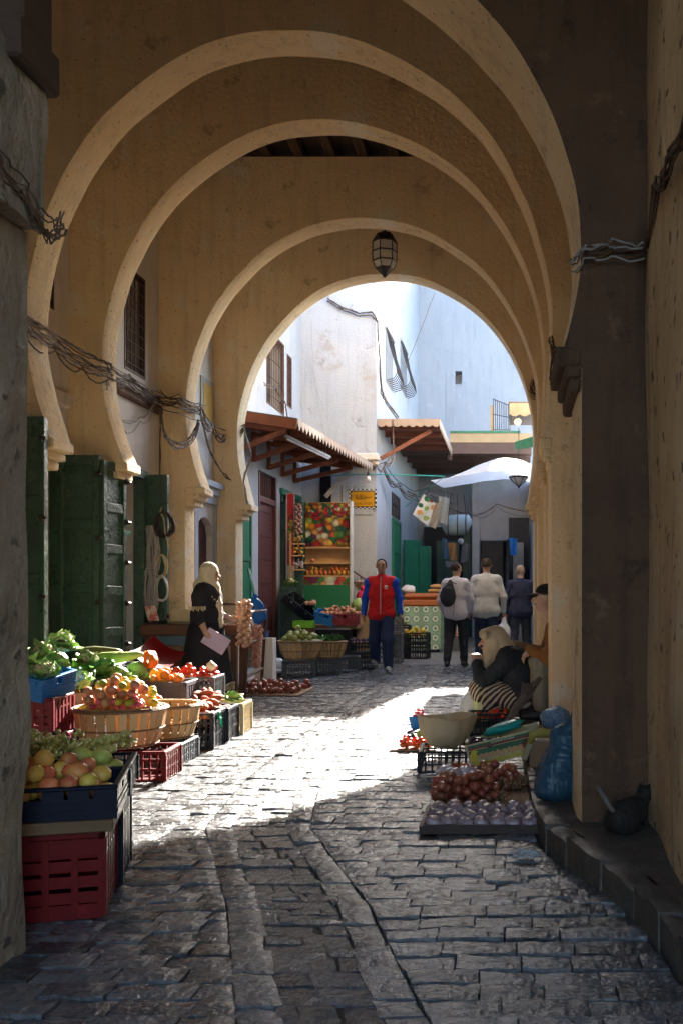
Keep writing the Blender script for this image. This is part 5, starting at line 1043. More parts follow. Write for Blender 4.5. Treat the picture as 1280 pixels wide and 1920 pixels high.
for k, (q, c, lab) in enumerate((([(829, 1008, 0), (838, 1012, 0), (842, 1048, 0), (830, 1048, 0)], (.08, .16, .24), 'blue shirt hanging at the far stall'), ([(839, 1018, 0), (855, 1018, 0), (856, 1051, 0), (843, 1051, 0)], (.40, .20, .07), 'tan leather bag hanging at the far stall'), ([(866, 1018, 0), (880, 1020, 0), (877, 1052, 0), (862, 1056, 0)], (.16, .15, .16), 'grey patterned shirt hanging at the far stall'), ([(834, 1052, 0), (858, 1054, 0), (856, 1062, 0), (836, 1064, 0)], (.25, .22, .22), 'pale folded cloth below the tan bag'))): sheet(lab, q, 26.5, M('goods_%d' % k, c, tuple(v*.6 for v in c), 14, .7, .2), nm='hung_garment', cat='garment')
b2 = thing('light_bulb', 'white bulb hanging among the far clothes', 'lamp', at(863, 1015, 24)); obj('bulb', MB().ball(at(863, 1015, 24), .075, 9, 7), M('bulb_white'), b2, world=True, smooth=True); obj('socket', MB().tube([at(863, 1009, 24), at(863, 1000, 24)], .03, 6), IRON, b2, world=True); obj('cord', MB().tube([at(863, 1000, 24), at(862, 960, 24)], .008, 4), IRON, b2, world=True)
# cart with patterned cover
ct = thing('market_cart', 'market cart under a green patterned cover with an orange lid', 'cart', (-1.92, 21.3, 0))
def pat():
    m = bpy.data.materials.new('floral_oilcloth'); m.use_nodes = True; N = m.node_tree.nodes; L = m.node_tree.links; t = N.new('ShaderNodeTexCoord'); mp = N.new('ShaderNodeMapping'); mp.inputs['Scale'].default_value = (1/.2,)*3; L.new(t.outputs['Object'], mp.inputs[0])
    fx = N.new('ShaderNodeVectorMath'); fx.operation = 'FRACTION'; L.new(mp.outputs[0], fx.inputs[0]); sb = N.new('ShaderNodeVectorMath'); sb.operation = 'SUBTRACT'; sb.inputs[1].default_value = (.5, .5, .5); L.new(fx.outputs[0], sb.inputs[0]); ml = N.new('ShaderNodeVectorMath'); ml.operation = 'MULTIPLY'; ml.inputs[1].default_value = (1, 0, 1); L.new(sb.outputs[0], ml.inputs[0]); ln = N.new('ShaderNodeVectorMath'); ln.operation = 'LENGTH'; L.new(ml.outputs[0], ln.inputs[0])
    r = N.new('ShaderNodeValToRGB'); r.color_ramp.interpolation = 'CONSTANT'; e = r.color_ramp.elements; e[0].color = (.10, .22, .13, 1); e[1].position = .14; e[1].color = (.62, .66, .60, 1); x = e.new(.31); x.color = (.20, .34, .22, 1); x = e.new(.45); x.color = (.28, .42, .30, 1); L.new(ln.outputs['Value'], r.inputs[0]); L.new(r.outputs[0], N['Principled BSDF'].inputs['Base Color']); N['Principled BSDF'].inputs['Roughness'].default_value = .35; return m
cv = MB().grid(lambda u, v: (-.42+.84*u, -.36+.015*math.sin(16*u+2*v), .06+.90*v), 18, 10).grid(lambda u, v: (.42+.012*math.sin(14*u), -.36+.72*u, .06+.90*v), 12, 8).grid(lambda u, v: (-.42, -.36+.72*u, .06+.90*v), 6, 4).grid(lambda u, v: (-.42+.84*u, .36, .06+.9*v), 4, 4).box(-.41, .41, -.34, .34, .3, .95)
obj('cover', cv, pat(), ct, smooth=True); obj('lid', MB().box(-.40, .40, -.38, .38, .962, 1.10, bev=.03).box(-.37, .37, -.36, .36, 1.101, 1.24, bev=.06), M('orange_wood', (.45, .14, .04), (.35, .10, .03), 4, .5, .2), ct)
for x in (-.34, .34): obj('wheel', MB().lathe([(.02, -.03), (.11, -.03), (.12, 0), (.11, .03), (.02, .03)], (x, -.22, .12), 14, axis='x'), IRON, ct)
solo('bread_loaf', MB().ball((0, 0, .05), (.15, .10, .05), 10, 6), M('bread_crust', (.55, .34, .15), (.42, .24, .09), 8, .7, .2), 'round bread loaf on the cart lid, lower of two', 'bread', loc=(-1.66, 21.25, 1.24), smooth=True); solo('bread_loaf', MB().ball((0, 0, .05), (.14, .10, .05), 10, 6), M('bread_crust'), 'round bread loaf on top of the other on the cart', 'bread', loc=(-1.62, 21.25, 1.335), smooth=True)
solo('plastic_bag', MB().ball((0, 0, .08), (.15, .12, .09), 10, 7, .2), cg, 'clear plastic bag on the left of the cart lid', 'plastic bag', loc=(-2.20, 21.2, 1.24), smooth=True)
for k in range(2): crate(('black crate on the ground in front of the cart', 'black crate of yellow melons in front of the cart')[k], (-1.84, 18.9, .30*k), R(-4), .50, .36, .29-.1*k, P_BLACK, 'lattice')
heap('yellow_fruit', F_YAP+F_LEM, 'yellow melon fruit in the black crate before the cart', 'fruit', 'yellow fruit before the cart', (-1.84, 18.9, .40), 0, ('r', .46, .34), 22, .045, .05, sc=1.25)
for k in range(2): crate(('black crate left of the yellow fruit', 'black crate of pale squash left of the yellow fruit')[k], (-2.14, 19.2, .42*k), R(2), .34, .34, .41-.2*k, P_BLACK, 'lattice')
o = inst('squash', F_PEAR[0], (-2.12, 19.1, .66), (1.4, 0, .6), 2.2); tag(o, 'pale squash lying in the left black crate', 'squash')
solo('far_stool', MB().box(-.3, .3, -.25, .25, .62, .68).box(-.27, -.22, -.2, .2, 0, .62).box(.22, .27, -.2, .2, 0, .62), BW, 'brown low table in the lane beyond the men', 'table', loc=(-.62, 23.5, 0)); solo('red_lantern_cone', MB().lathe([(.11, 0), (.10, .1), (.03, .5), (.01, .55)], n=10), M('red_white', (.6, .06, .05), (.7, .6, .55), 14, .5, 0, contrast=.05), 'small red and white cone standing between the men', 'cone', loc=(-1.13, 21.5, .28), smooth=True); solo('cone_box', MB().box(-.16, .16, -.14, .14, 0, .28, bev=.01), P_GREY, 'dark box under the red and white cone', 'box', loc=(-1.13, 21.5, 0))
# ---------------------------------------------------------------- right side goods
CARD = M('cardboard', (.34, .20, .11), (.24, .14, .08), 5, .8, .3, 25)
solo('onion_tray', MB().box(-.45, .14, 5.02, 5.52, .006, .02).box(-.45, .14, 5.0, 5.018, .006, .05).box(-.468, -.45, 5.0, 5.52, .006, .045), M('dark_tray', (.06, .035, .03), (.04, .025, .02), 6, .6, .3), 'flat dark tray of plastic wrapped onions on the ground', 'tray', world=True)
WRAP = M('film_wrapped_onion', (.36, .30, .34), (.16, .08, .08), 14, .12, .9, 22, spec=.8, contrast=.15, bd=.02, rand=.25)
wm = [MB().ball((0, 0, .03), (.046, .042, .034), 9, 7, .07).mesh('wrapped_onion', WRAP, smooth=True) for _ in range(3)]
for j in range(5):
    for i in range(7):
        o = inst('wrapped_onion', wm[(i+j) % 3], (-.405+.083*i+random.uniform(-.01, .01)+.02*(j % 2), 5.07+.098*j+random.uniform(-.01, .01), .018), (0, 0, random.uniform(0, 6)), random.uniform(.92, 1.12)); tag(o, 'shiny plastic wrapped onion in the flat tray', 'onion', 'wrapped onions in the tray')
solo('cardboard_sheet', MB().grid(lambda u, v: (-.40+.50*u, 5.56+1.0*v, .01+.018*math.sin(7*u+9*v)*u+.03*max(0, math.sin(14*v+3*u))*u*u), 14, 16).rough(.006, 8), CARD, 'crumpled brown cardboard sheet under the loose onions', 'cardboard', world=True, smooth=True)
heap('onion', F_ONI, 'loose red onion nearest the wrapped tray', 'onion', 'loose onions by the tray', (-.27, 5.78, .015), 0, ('r', .42, .30), 62, .03, .02)
heap('onion', F_ONI, 'loose red onion in the heap below the banana box', 'onion', 'loose onions below the banana box', (-.19, 6.20, .015), 0, ('r', .50, .40), 74, .03, .02)
for k, (x, y_) in enumerate(((-.36, 5.98), (-.28, 6.04), (-.40, 6.08))):
    solo('onion_pack', MB().ball((0, 0, .05), (.07, .06, .045), 11, 8, .10), M('film_pack', (.58, .55, .58), (.3, .2, .2), 10, .1, .8, 18, spec=.9, contrast=.12), ('clear plastic pack of onions, left of three on the heap', 'clear plastic pack of onions, middle of three on the heap', 'clear plastic pack of onions, at the back of three on the heap')[k], 'pack', loc=(x, y_, .075), smooth=True)
STRAW = M('dry_onion_tops', (.30, .18, .09), (.20, .11, .06), 12, .85, .2)
def tuft(n, sp, L_):
    mb = MB()
    for i in range(n):
        a = random.uniform(0, 6.28); r = random.uniform(.2, 1)*sp; b = Vector((r*.3*math.cos(a), r*.3*math.sin(a), 0)); m_ = Vector((r*math.cos(a), r*math.sin(a), L_*random.uniform(.4, .9))); e = m_*1.35+Vector((0, 0, -L_*random.uniform(.1, .7))); mb.tube([b, m_, e], [.004, .005, .002], 4)
    return mb
solo('dry_tops', tuft(70, .10, .09), STRAW, 'tuft of dry onion tops at the right of the heap', 'onion tops', loc=(-.0, 6.1, .02)); solo('dry_tops', tuft(40, .06, .07), STRAW, 'small tuft of dry onion tops behind the wrapped tray', 'onion tops', loc=(-.07, 5.72, .02))
crate('black crate under the white cloth sack', (-.46, 6.95, 0), R(2), .36, .42, .145, P_BLACK, 'lattice')
def sack(u, v):
    t = 2*math.pi*u; prof = [(.09, .0), (.16, .03), (.215, .12), (.235, .20), (.245, .235), (.225, .225), (.20, .17), (.15, .10)]; f = v*(len(prof)-1); i = min(int(f), len(prof)-2); q = f-i; r = prof[i][0]*(1-q)+prof[i+1][0]*q; z = prof[i][1]*(1-q)+prof[i+1][1]*q
    r *= 1+.05*math.sin(5*t+1)+.03*math.sin(9*t); z *= 1+.10*math.sin(2*t+.5)*v; return (r*math.cos(t), r*.85*math.sin(t), z)
solo('cloth_sack', MB().grid(sack, 48, 21, closed_u=True).lathe([(.01, .0), (.10, 0), (.16, .10), (.01, .10)], n=12, sy=.85).rough(.018, 9), cloth_translucent('cream_sackcloth', (.70, .58, .38), .35), 'open cream cloth sack standing on a black crate', 'sack', loc=(-.465, 6.92, .147), smooth=True).scale = (.82, .82, .95)
bx = thing('banana_box', 'printed banana carton lying upside down, tilted against the kerb', 'box', (-.035, 6.6, .115)); bx.rotation_euler = (0, R(-14), R(-3))
GRN = M('box_green', (.03, .12, .05), (.02, .09, .04), 8, .5, .1); w_, d_, h_ = .25, .34, .155
obj('shell', MB().box(-w_, w_, 0, .008, 0, h_).box(-w_, w_, d_-.008, d_, 0, h_).box(-w_, -w_+.008, .009, d_-.009, 0, h_).box(w_-.008, w_, .009, d_-.009, 0, h_).box(-w_+.009, w_-.009, .009, d_-.009, 0, .006), M('box_cream', (.50, .44, .24), (.40, .34, .17), 4, .6, .1), bx)
obj('green_band', MB().box(-w_+.012, w_-.002, -.0022, -.0002, h_*.82, h_*.93), GRN, bx); obj('red_band', MB().box(-w_+.012, w_-.002, -.0022, -.0002, h_*.74, h_*.815), M('box_red', (.22, .03, .03)), bx)
obj('palm_print', MB().prism([(-w_+.012, .11)]+[(-w_+.012+(2*w_-.02)*i/30, .085-.014*abs(math.sin(i*1.3))) for i in range(31)]+[(w_-.008, .11)], 'y', -.002, -.0004), GRN, bx); obj('yellow_band', MB().box(-w_+.10, w_-.002, -.0020, -.0002, .004, .030), M('box_yellow', (.55, .42, .05), (.45, .4, .06), 10, .5, .1), bx)
obj('banana_print', MB().prism([(-.215+.05*math.cos(t)+.03, .062+.055*math.sin(t)) for t in np.linspace(1.9, 4.6, 12)]+[(-.195+.028*math.cos(t)+.03, .06+.042*math.sin(t)) for t in np.linspace(4.6, 1.9, 12)], 'y', -.003, -.0022), M('banana_yellow', (.68, .50, .03), rough=.5, bump=0), bx)
obj('figure_print', MB().prism([(.16+.045*math.cos(t), .07+.036*math.sin(t)) for t in np.linspace(0, 6.28, 14)[:-1]], 'y', -.003, -.0022), M('print_brown', (.16, .06, .05)), bx)
text('Bella Donna', .062, M('box_orange', (.65, .20, .03), rough=.5, bump=0), bx, (-.02, -.0035, .055), (R(90), R(180), 0)); text('PREMIUM BANANAS', .017, M('white_print', (.7, .7, .66), rough=.5, bump=0), bx, (.0, -.003, .136), (R(90), R(180), 0), spacing=1.05)
solo('turquoise_bag', MB().ball((0, 0, 0), (.15, .09, .035), 12, 7, .16), plastic('turquoise_film', (.02, .36, .34), .3), 'turquoise plastic bag on top of the banana carton', 'plastic bag', loc=(-.06, 6.82, .30), smooth=True); bpy.data.objects['turquoise_bag'].rotation_euler = (0, R(-16), 0)
heap('aubergine', F_AUB, 'dark aubergine in the banana carton', 'aubergine', 'aubergines in the carton', (-.16, 6.74, .185), 0, ('r', .22, .22), 6, .03, 0, lie=True, sc=.7)
br = MB().tube([(-.06, 7.0, .28), (.02, 7.0, .40), (.10, 7.02, .50), (.20, 7.05, .62)], [.012, .03, .035, .016], 7, mi=0).rough(.012, 22); t = tuft(60, .04, .14); br.add([(p[0]+.1, p[1]+7.02, p[2]+.46) for p in t.v], t.f)
solo('twig_broom', br, M('bark', (.16, .11, .08), (.09, .06, .045), 20, .85, .5), 'bundle of brown twigs leaning out of the banana carton', 'twigs', world=True)
cb2 = thing('cardboard_carton', 'torn brown carton beside the blue plastic bag', 'box', (.20, 6.35, .117)); obj('carton_wall', MB().box(-.09, .09, -.10, -.092, 0, .17).box(-.09, .09, .092, .10, 0, .17).box(-.09, -.082, -.091, .091, 0, .17).box(.082, .09, -.091, .091, 0, .17), CARD, cb2); obj('flap', MB().beam((-.085, -.1, .17), (-.13, -.11, .06), .12, .006), M('print_green', (.10, .22, .12), (.4, .4, .3), 14, .6, .1), cb2); obj('paper', MB().ball((0, 0, .15), (.07, .07, .04), 9, 6, .25), cg, cb2)
solo('yellow_gloves', MB().tube([(-.10, 0, -.03), (-.085, 0, .025), (-.03, .01, .035), (.06, 0, .03), (.12, .01, .05)], [.016, .028, .03, .03, .018], 8).rough(.006, 20), M('olive_cloth', (.36, .32, .07), (.26, .22, .05), 12, .7, .3), 'olive yellow cloth draped over the carton edge', 'cloth', loc=(.21, 6.2, .31), smooth=True)
BF = cloth_translucent('blue_bag_film', (.055, .14, .22), .4); BF.node_tree.nodes['Principled BSDF'].inputs['Roughness'].default_value = .22
bag = sdf_mesh([('e', (0, 0, .12), (.125, .11, .14)), ('e', (.02, 0, .26), (.09, .085, .12)), ('c', (.03, 0, .32), (.10, .02, .45), .06, .035), ('e', (-.06, -.03, .06), (.08, .08, .07))], .012, .05, wr=(.008, 34)).rough(.012, 8)
solo('blue_plastic_bag', bag, BF, 'large crumpled blue plastic bag standing on the kerb', 'plastic bag', loc=(.255, 5.33, .118), smooth=True)
solo('checked_bag', MB().ball((0, 0, .08), (.11, .08, .09), 14, 10, .06).rough(.02, 12), M('checked_blue', (.08, .18, .30), (.22, .30, .38), 40, .5, .2, contrast=.12), 'blue and white checked bag behind the large blue bag', 'bag', loc=(.30, 6.95, .26), smooth=True); solo('low_carton', MB().box(-.12, .12, -.12, .12, 0, .14, bev=.01), CARD, 'low carton under the checked bag', 'box', loc=(.30, 6.95, .117))
bw = thing('radish_bowl', 'blue bowl heaped with red radishes', 'bowl', (-.80, 8.55, .05)); obj('bowl', MB().lathe([(.06, 0), (.075, .03), (.09, .11), (.095, .12), (.085, .118), (.06, .02)], n=16), P_BLUE, bw, smooth=True)
heap('radish', fm('radish', fr('radish_skin', (.55, .02, .08), (.65, .2, .22)), .014), 'red radish in the blue bowl', 'radish', 'radishes in the bowl', (-.80, 8.55, .135), 0, ('c', .088), 40, .014, .1)
solo('bowl_stand', MB().box(-.10, .10, -.09, .09, 0, .05, bev=.01), IRON, 'dark low stand under the radish bowl', 'stand', loc=(-.80, 8.55, 0))
heap('aubergine', F_AUB, 'aubergine lying on the ground by the radish bowl', 'aubergine', 'aubergines on the ground', (-.82, 8.2, 0), 0, ('r', .22, .14), 3, .035, 0, lie=True, sc=.9)
solo('tomato_mat', MB().box(-.17, .17, -.10, .10, 0, .012, bev=.004), CARD, 'flat board of small tomatoes on the ground', 'board', loc=(-.77, 7.75, .004)); heap('tomato', F_TOM, 'small tomato on the flat board on the ground', 'tomato', 'tomatoes on the ground board', (-.74, 7.75, .016), 0, ('r', .28, .18), 20, .024, 0, sc=.72)
for k, (x, y_, z) in enumerate(((-.50, 8.5, .02), (-.74, 8.1, .02))):
    o = inst('lettuce', F_CAB[k], (x, y_, z), (.3, .2, k), .8); tag(o, ('lettuce head behind the cream sack', 'pale lettuce in front of the radish bowl')[k], 'lettuce')
solo('lime_packet', MB().ball((0, 0, .04), (.08, .05, .05), 8, 6, .2), plastic('lime_film', (.45, .70, .05), .3), 'bright lime green packet behind the cream sack', 'packet', loc=(-.52, 8.75, .01), smooth=True)
crate('black crate of greens at the feet of the seated woman', (-.20, 8.75, 0), R(6), .36, .30, .18, P_BLACK, 'lattice'); heap('turnip_small', fm('turnip_small', fr('small_turnip', (.5, .42, .30), (.35, .3, .14)), .024), 'small turnip by the feet of the seated woman', 'turnip', 'turnips by the seated woman', (-.46, 9.15, 0), 0, ('r', .2, .2), 9, .024)
heap('tomato', F_TOM, 'small tomato in the crate at the seated woman\'s feet', 'tomato', 'tomatoes at the seated woman\'s feet', (-.18, 8.72, .12), 0, ('r', .32, .26), 26, .024, 0, sc=.7)
solo('water_bag', MB().ball((0, 0, .12), (.10, .09, .13), 10, 8, .12).tube([(0, 0, .23), (.01, 0, .30)], [.04, .02], 6), cg, 'clear bag with a blue bottle behind the seated woman\'s knees', 'plastic bag', loc=(-.42, 9.75, 0), smooth=True); solo('blue_bottle', MB().lathe([(.035, 0), (.04, .02), (.04, .18), (.015, .23), (.015, .26)], n=12), P_BLUE, 'blue bottle standing by the clear bag', 'bottle', loc=(-.32, 9.9, 0), smooth=True)
for k in range(2): crate(('white crate at the bottom behind the seated woman', 'white crate of dark grapes behind the seated woman')[k], (.10, 12.3, .22*k), R(3), .36, .40, .215, plastic('white_crate', (.6, .6, .6)), 'lattice')
heap('grape_bunch', F_GRD, 'dark grape bunch in the white crate behind the seated woman', 'grapes', 'dark grapes in the white crate', (.04, 12.3, .42), 0, ('r', .3, .36), 8, .04, flat=True); heap('tomato', F_TOM, 'large red tomato beside the dark grapes', 'tomato', 'tomatoes by the dark grapes', (.18, 12.2, .42), 0, ('r', .16, .2), 4, .045, sc=1.4)
solo('blue_film_bag', MB().ball((0, 0, .1), (.08, .08, .11), 9, 7, .15), plastic('light_blue_film', (.08, .35, .55), .3), 'light blue plastic bag hanging before the white crate', 'plastic bag', loc=(.22, 11.9, .20), smooth=True); solo('pale_melon', MB().ball((0, 0, .07), (.07, .08, .07), 10, 8, .03), LEMON, 'pale green melon by the right pier', 'melon', loc=(.22, 12.0, .44), smooth=True); solo('melon_stand', MB().box(-.09, .09, -.13, .13, 0, .44, bev=.01), CARD, 'carton under the pale melon', 'box', loc=(.225, 12.02, 0))
solo('plastic_litter', MB().ball((0, 0, .02), (.065, .04, .022), 14, 9, .3).rough(.025, 26), cloth_translucent('clear_litter', (.75, .77, .8), .5), 'scrap of clear plastic on the wet paving', 'litter', loc=(.06, 4.55, .006))
# cat
cat = thing('cat', 'dark tabby cat with a raised pale tail in the corner by the right pier', 'cat', (.53, 4.60, .118), R(-35))
FUR = M('tabby_fur', (.03, .025, .021), (.008, .007, .006), 14, .8, .5, 90, stretch=(1, 4, 1), contrast=.08)
cb = sdf_mesh([('e', (0, -.05, .075), (.068, .09, .075)), ('e', (0, .05, .085), (.055, .10, .065)), ('e', (.045, -.06, .05), (.032, .055, .05)), ('e', (-.045, -.06, .05), (.032, .055, .05)), ('c', (0, .12, .10), (0, .165, .135), .04, .035), ('e', (0, .185, .145), (.038, .042, .034)), ('e', (0, .218, .135), (.02, .02, .016)), ('c', (.022, .18, .17), (.027, .18, .195), .013, .004), ('c', (-.022, .18, .17), (-.027, .18, .195), .013, .004), ('c', (.03, .10, .07), (.032, .12, .012), .02, .015), ('c', (-.03, .10, .07), (-.032, .12, .012), .02, .015), ('c', (.045, -.02, .016), (.045, .05, .014), .017, .015), ('c', (-.045, -.02, .016), (-.045, .05, .014), .017, .015)], .008, .02)
obj('body', cb, FUR, cat, smooth=True); obj('tail', MB().tube([(0, -.11, .10), (-.01, -.15, .14), (-.05, -.14, .185), (-.09, -.11, .21), (-.115, -.09, .205)], [.013, .012, .012, .013, .007], 8), M('pale_tail', (.16, .15, .13), (.11, .10, .09), 20, .8, .3), cat, smooth=True)

# scraps on the paving
lt = MB()
for i in range(150):
    r_ = random.random(); y_ = 4.5+11*random.random()**1.2
    x = random.choice((random.uniform(-2.3, -1.9), random.uniform(-2.3, -.2), random.uniform(-.7, -.1))); a = random.uniform(0, 6.28); q = random.uniform(.006, .02); c, s_ = math.cos(a)*q, math.sin(a)*q
    lt.add([(x-c, y_-s_, .012), (x+s_*.6, y_-c*.6, .016), (x+c, y_+s_, .020), (x-s_*.6, y_+c*.6, .014)], [(0, 1, 2, 3)], random.choice((0, 0, 1, 2)))
tag(obj('lane_litter', lt, [LEAF_D, STRAW, M('paper_scrap', (.5, .48, .44))]), 'small leaf and paper scraps scattered on the paving', 'litter', kind='stuff')
# ---------------------------------------------------------------- people
from mathutils.bvhtree import BVHTree
def skin(nm, c): return M(nm, c, tuple(v*.82 for v in c), 9, .55, .1, 60, spec=.35)
SK1 = skin('skin_olive', (.40, .22, .14)); SK2 = skin('skin_tan', (.46, .27, .18)); SK3 = skin('skin_fair', (.55, .34, .25))
def fabric(nm, c, c2=None, bs=70, bump=.3): return M(nm, c, c2 or tuple(v*.8 for v in c), 5, .85, bump, bs, spec=.2)
V = Vector
def hand(w, d, n, curl=.5, thumb=1, s=1.0):
    """palm, four unequal bent fingers and a thumb; d points along the hand, n is the palm's inner side"""
    w, d, n = V(w), V(d).normalized(), V(n); n = (n-d*n.dot(d)).normalized(); l = d.cross(n)
    P = [('c', w, w+d*.02*s, .024*s, .026*s, .012)]
    for o in (-.022, 0, .022): P.append(('c', w+d*.025*s+l*o*s, w+d*.075*s+l*o*1.15*s, .0155*s, .0145*s, .014))
    for o, L_ in ((-.031, .062), (-.0105, .074), (.0105, .07), (.031, .055)):
        b = w+d*.082*s+l*o*s; a1, a2 = curl*.7, curl*1.5; m = b+(d*math.cos(a1)+n*math.sin(a1))*L_*.5*s; e = m+(d*math.cos(a2)+n*math.sin(a2))*L_*.5*s
        P += [('c', b, m, .0098*s, .009*s, .006), ('c', m, e, .009*s, .0075*s, .004)]
    b = w+d*.03*s+l*.034*thumb*s; m = b+(d*.7+l*.55*thumb+n*.35).normalized()*.04*s; e = m+(d*.9+n*.5).normalized()*.03*s
    return P+[('c', b, m, .013*s, .011*s, .01), ('c', m, e, .011*s, .009*s, .004)]
def head(c, f, up=(0, 0, 1), s=1.0, nose=1):
    """skull, jaw, brow, nose, ears; c centre, f facing direction"""
    c, f, u = V(c), V(f).normalized(), V(up).normalized(); r = f.cross(u).normalized()
    q = lambda a, b, z: c+r*a*s+f*b*s+u*z*s
    return [('e', q(0, -.012, .025), (.076*s, .076*s, .088*s)), ('e', q(0, .03, .02), (.066*s, .066*s, .08*s)), ('e', q(0, .028, -.055), (.052*s, .052*s, .06*s)), ('e', q(0, .062, -.085), (.024*s,)*3),
            ('c', q(0, .09, .022), q(0, .116*nose, -.016), .010*s, .017*s, .006), ('c', q(-.03, .084, .034), q(.03, .084, .034), .011*s, .011*s, .012), ('c', q(-.018, .092, -.05), q(.018, .092, -.05), .009*s, .009*s, .008),
            ('-e', q(-.03, .100, .012), (.014*s,)*3, .008), ('-e', q(.03, .100, .012), (.014*s,)*3, .008), ('e', q(-.078, -.005, .0), (.012*s, .018*s, .03*s), .006), ('e', q(.078, -.005, .0), (.012*s, .018*s, .03*s), .006)]
def face(par, c, f, s=1.0, sk=None, up=(0, 0, 1), lip=(.35, .14, .11)):
    c, f, u = V(c), V(f).normalized(), V(up).normalized(); r = f.cross(u).normalized(); q = lambda a, b, z: c+r*a*s+f*b*s+u*z*s
    for a in (-.03, .03):
        obj('eye', MB().ball(q(a, .083, .012), .0085*s, 8, 6), M('eye_dark', (.02, .015, .012), rough=.2, bump=0), par, smooth=True)
        obj('eyebrow', MB().tube([q(a*.5, .098, .032), q(a, .097, .038), q(a*1.5, .084, .034)], .0032*s, 5), M('brow_hair', (.025, .018, .014)), par)
    obj('mouth', MB().tube([q(-.022, .093, -.048), q(0, .1015, -.047), q(.022, .093, -.048)], [.003*s, .006*s, .003*s], 6), skin('lips_%.2f' % lip[0], lip), par, smooth=True)
def hair(par, c, f, mat, s=1.0, back=.0, thick=1.11, low=-.03):
    c, f, u = V(c), V(f).normalized(), V((0, 0, 1)); q = lambda b, z: c+f*b*s+u*z*s
    m = sdf_mesh([('e', q(-.014, .028), tuple(v*s*thick for v in (.076, .079, .09))), ('-e', q(.115, -.055), (.11*s, .10*s, .10*s), .01), ('-e', q(.02, -.10), (.2*s, .2*s, .085*s), .01)], .008, .012)
    return obj('hair', m, mat, par, smooth=True)
def limb(a, b, c, r): return [('c', a, b, r[0], r[1]), ('c', b, c, r[1], r[2])]
def foot(an, d, s=1.0): an, d = V(an), V(d).normalized(); return [('c', an-d*.04*s+V((0, 0, -.045)), an+d*.06*s+V((0, 0, -.05)), .036*s, .038*s), ('c', an+d*.06*s+V((0, 0, -.052)), an+d*.16*s+V((0, 0, -.06)), .038*s, .028*s), ('c', an, an+V((0, 0, -.04)), .04*s, .038*s)]
def person(label, loc, rz, sk, prims, h=.014):
    o = obj('person', sdf_mesh(prims, h, .03), sk, None, smooth=True); o.location = loc; o.rotation_euler = (0, 0, rz); return tag(o, label, 'person')
def garment(par, nm, prims, mat, h=.014, k=.035, wr=(.0038, 58)): return obj(nm, sdf_mesh(prims, h, k, wr), mat, par, smooth=True)
def infl(P, d): return [('c', p[1], p[2], p[3]+d, p[4]+d)+tuple(p[5:]) if p[0] == 'c' else ('e', p[1], tuple(v+d for v in p[2]))+tuple(p[3:]) for p in P]
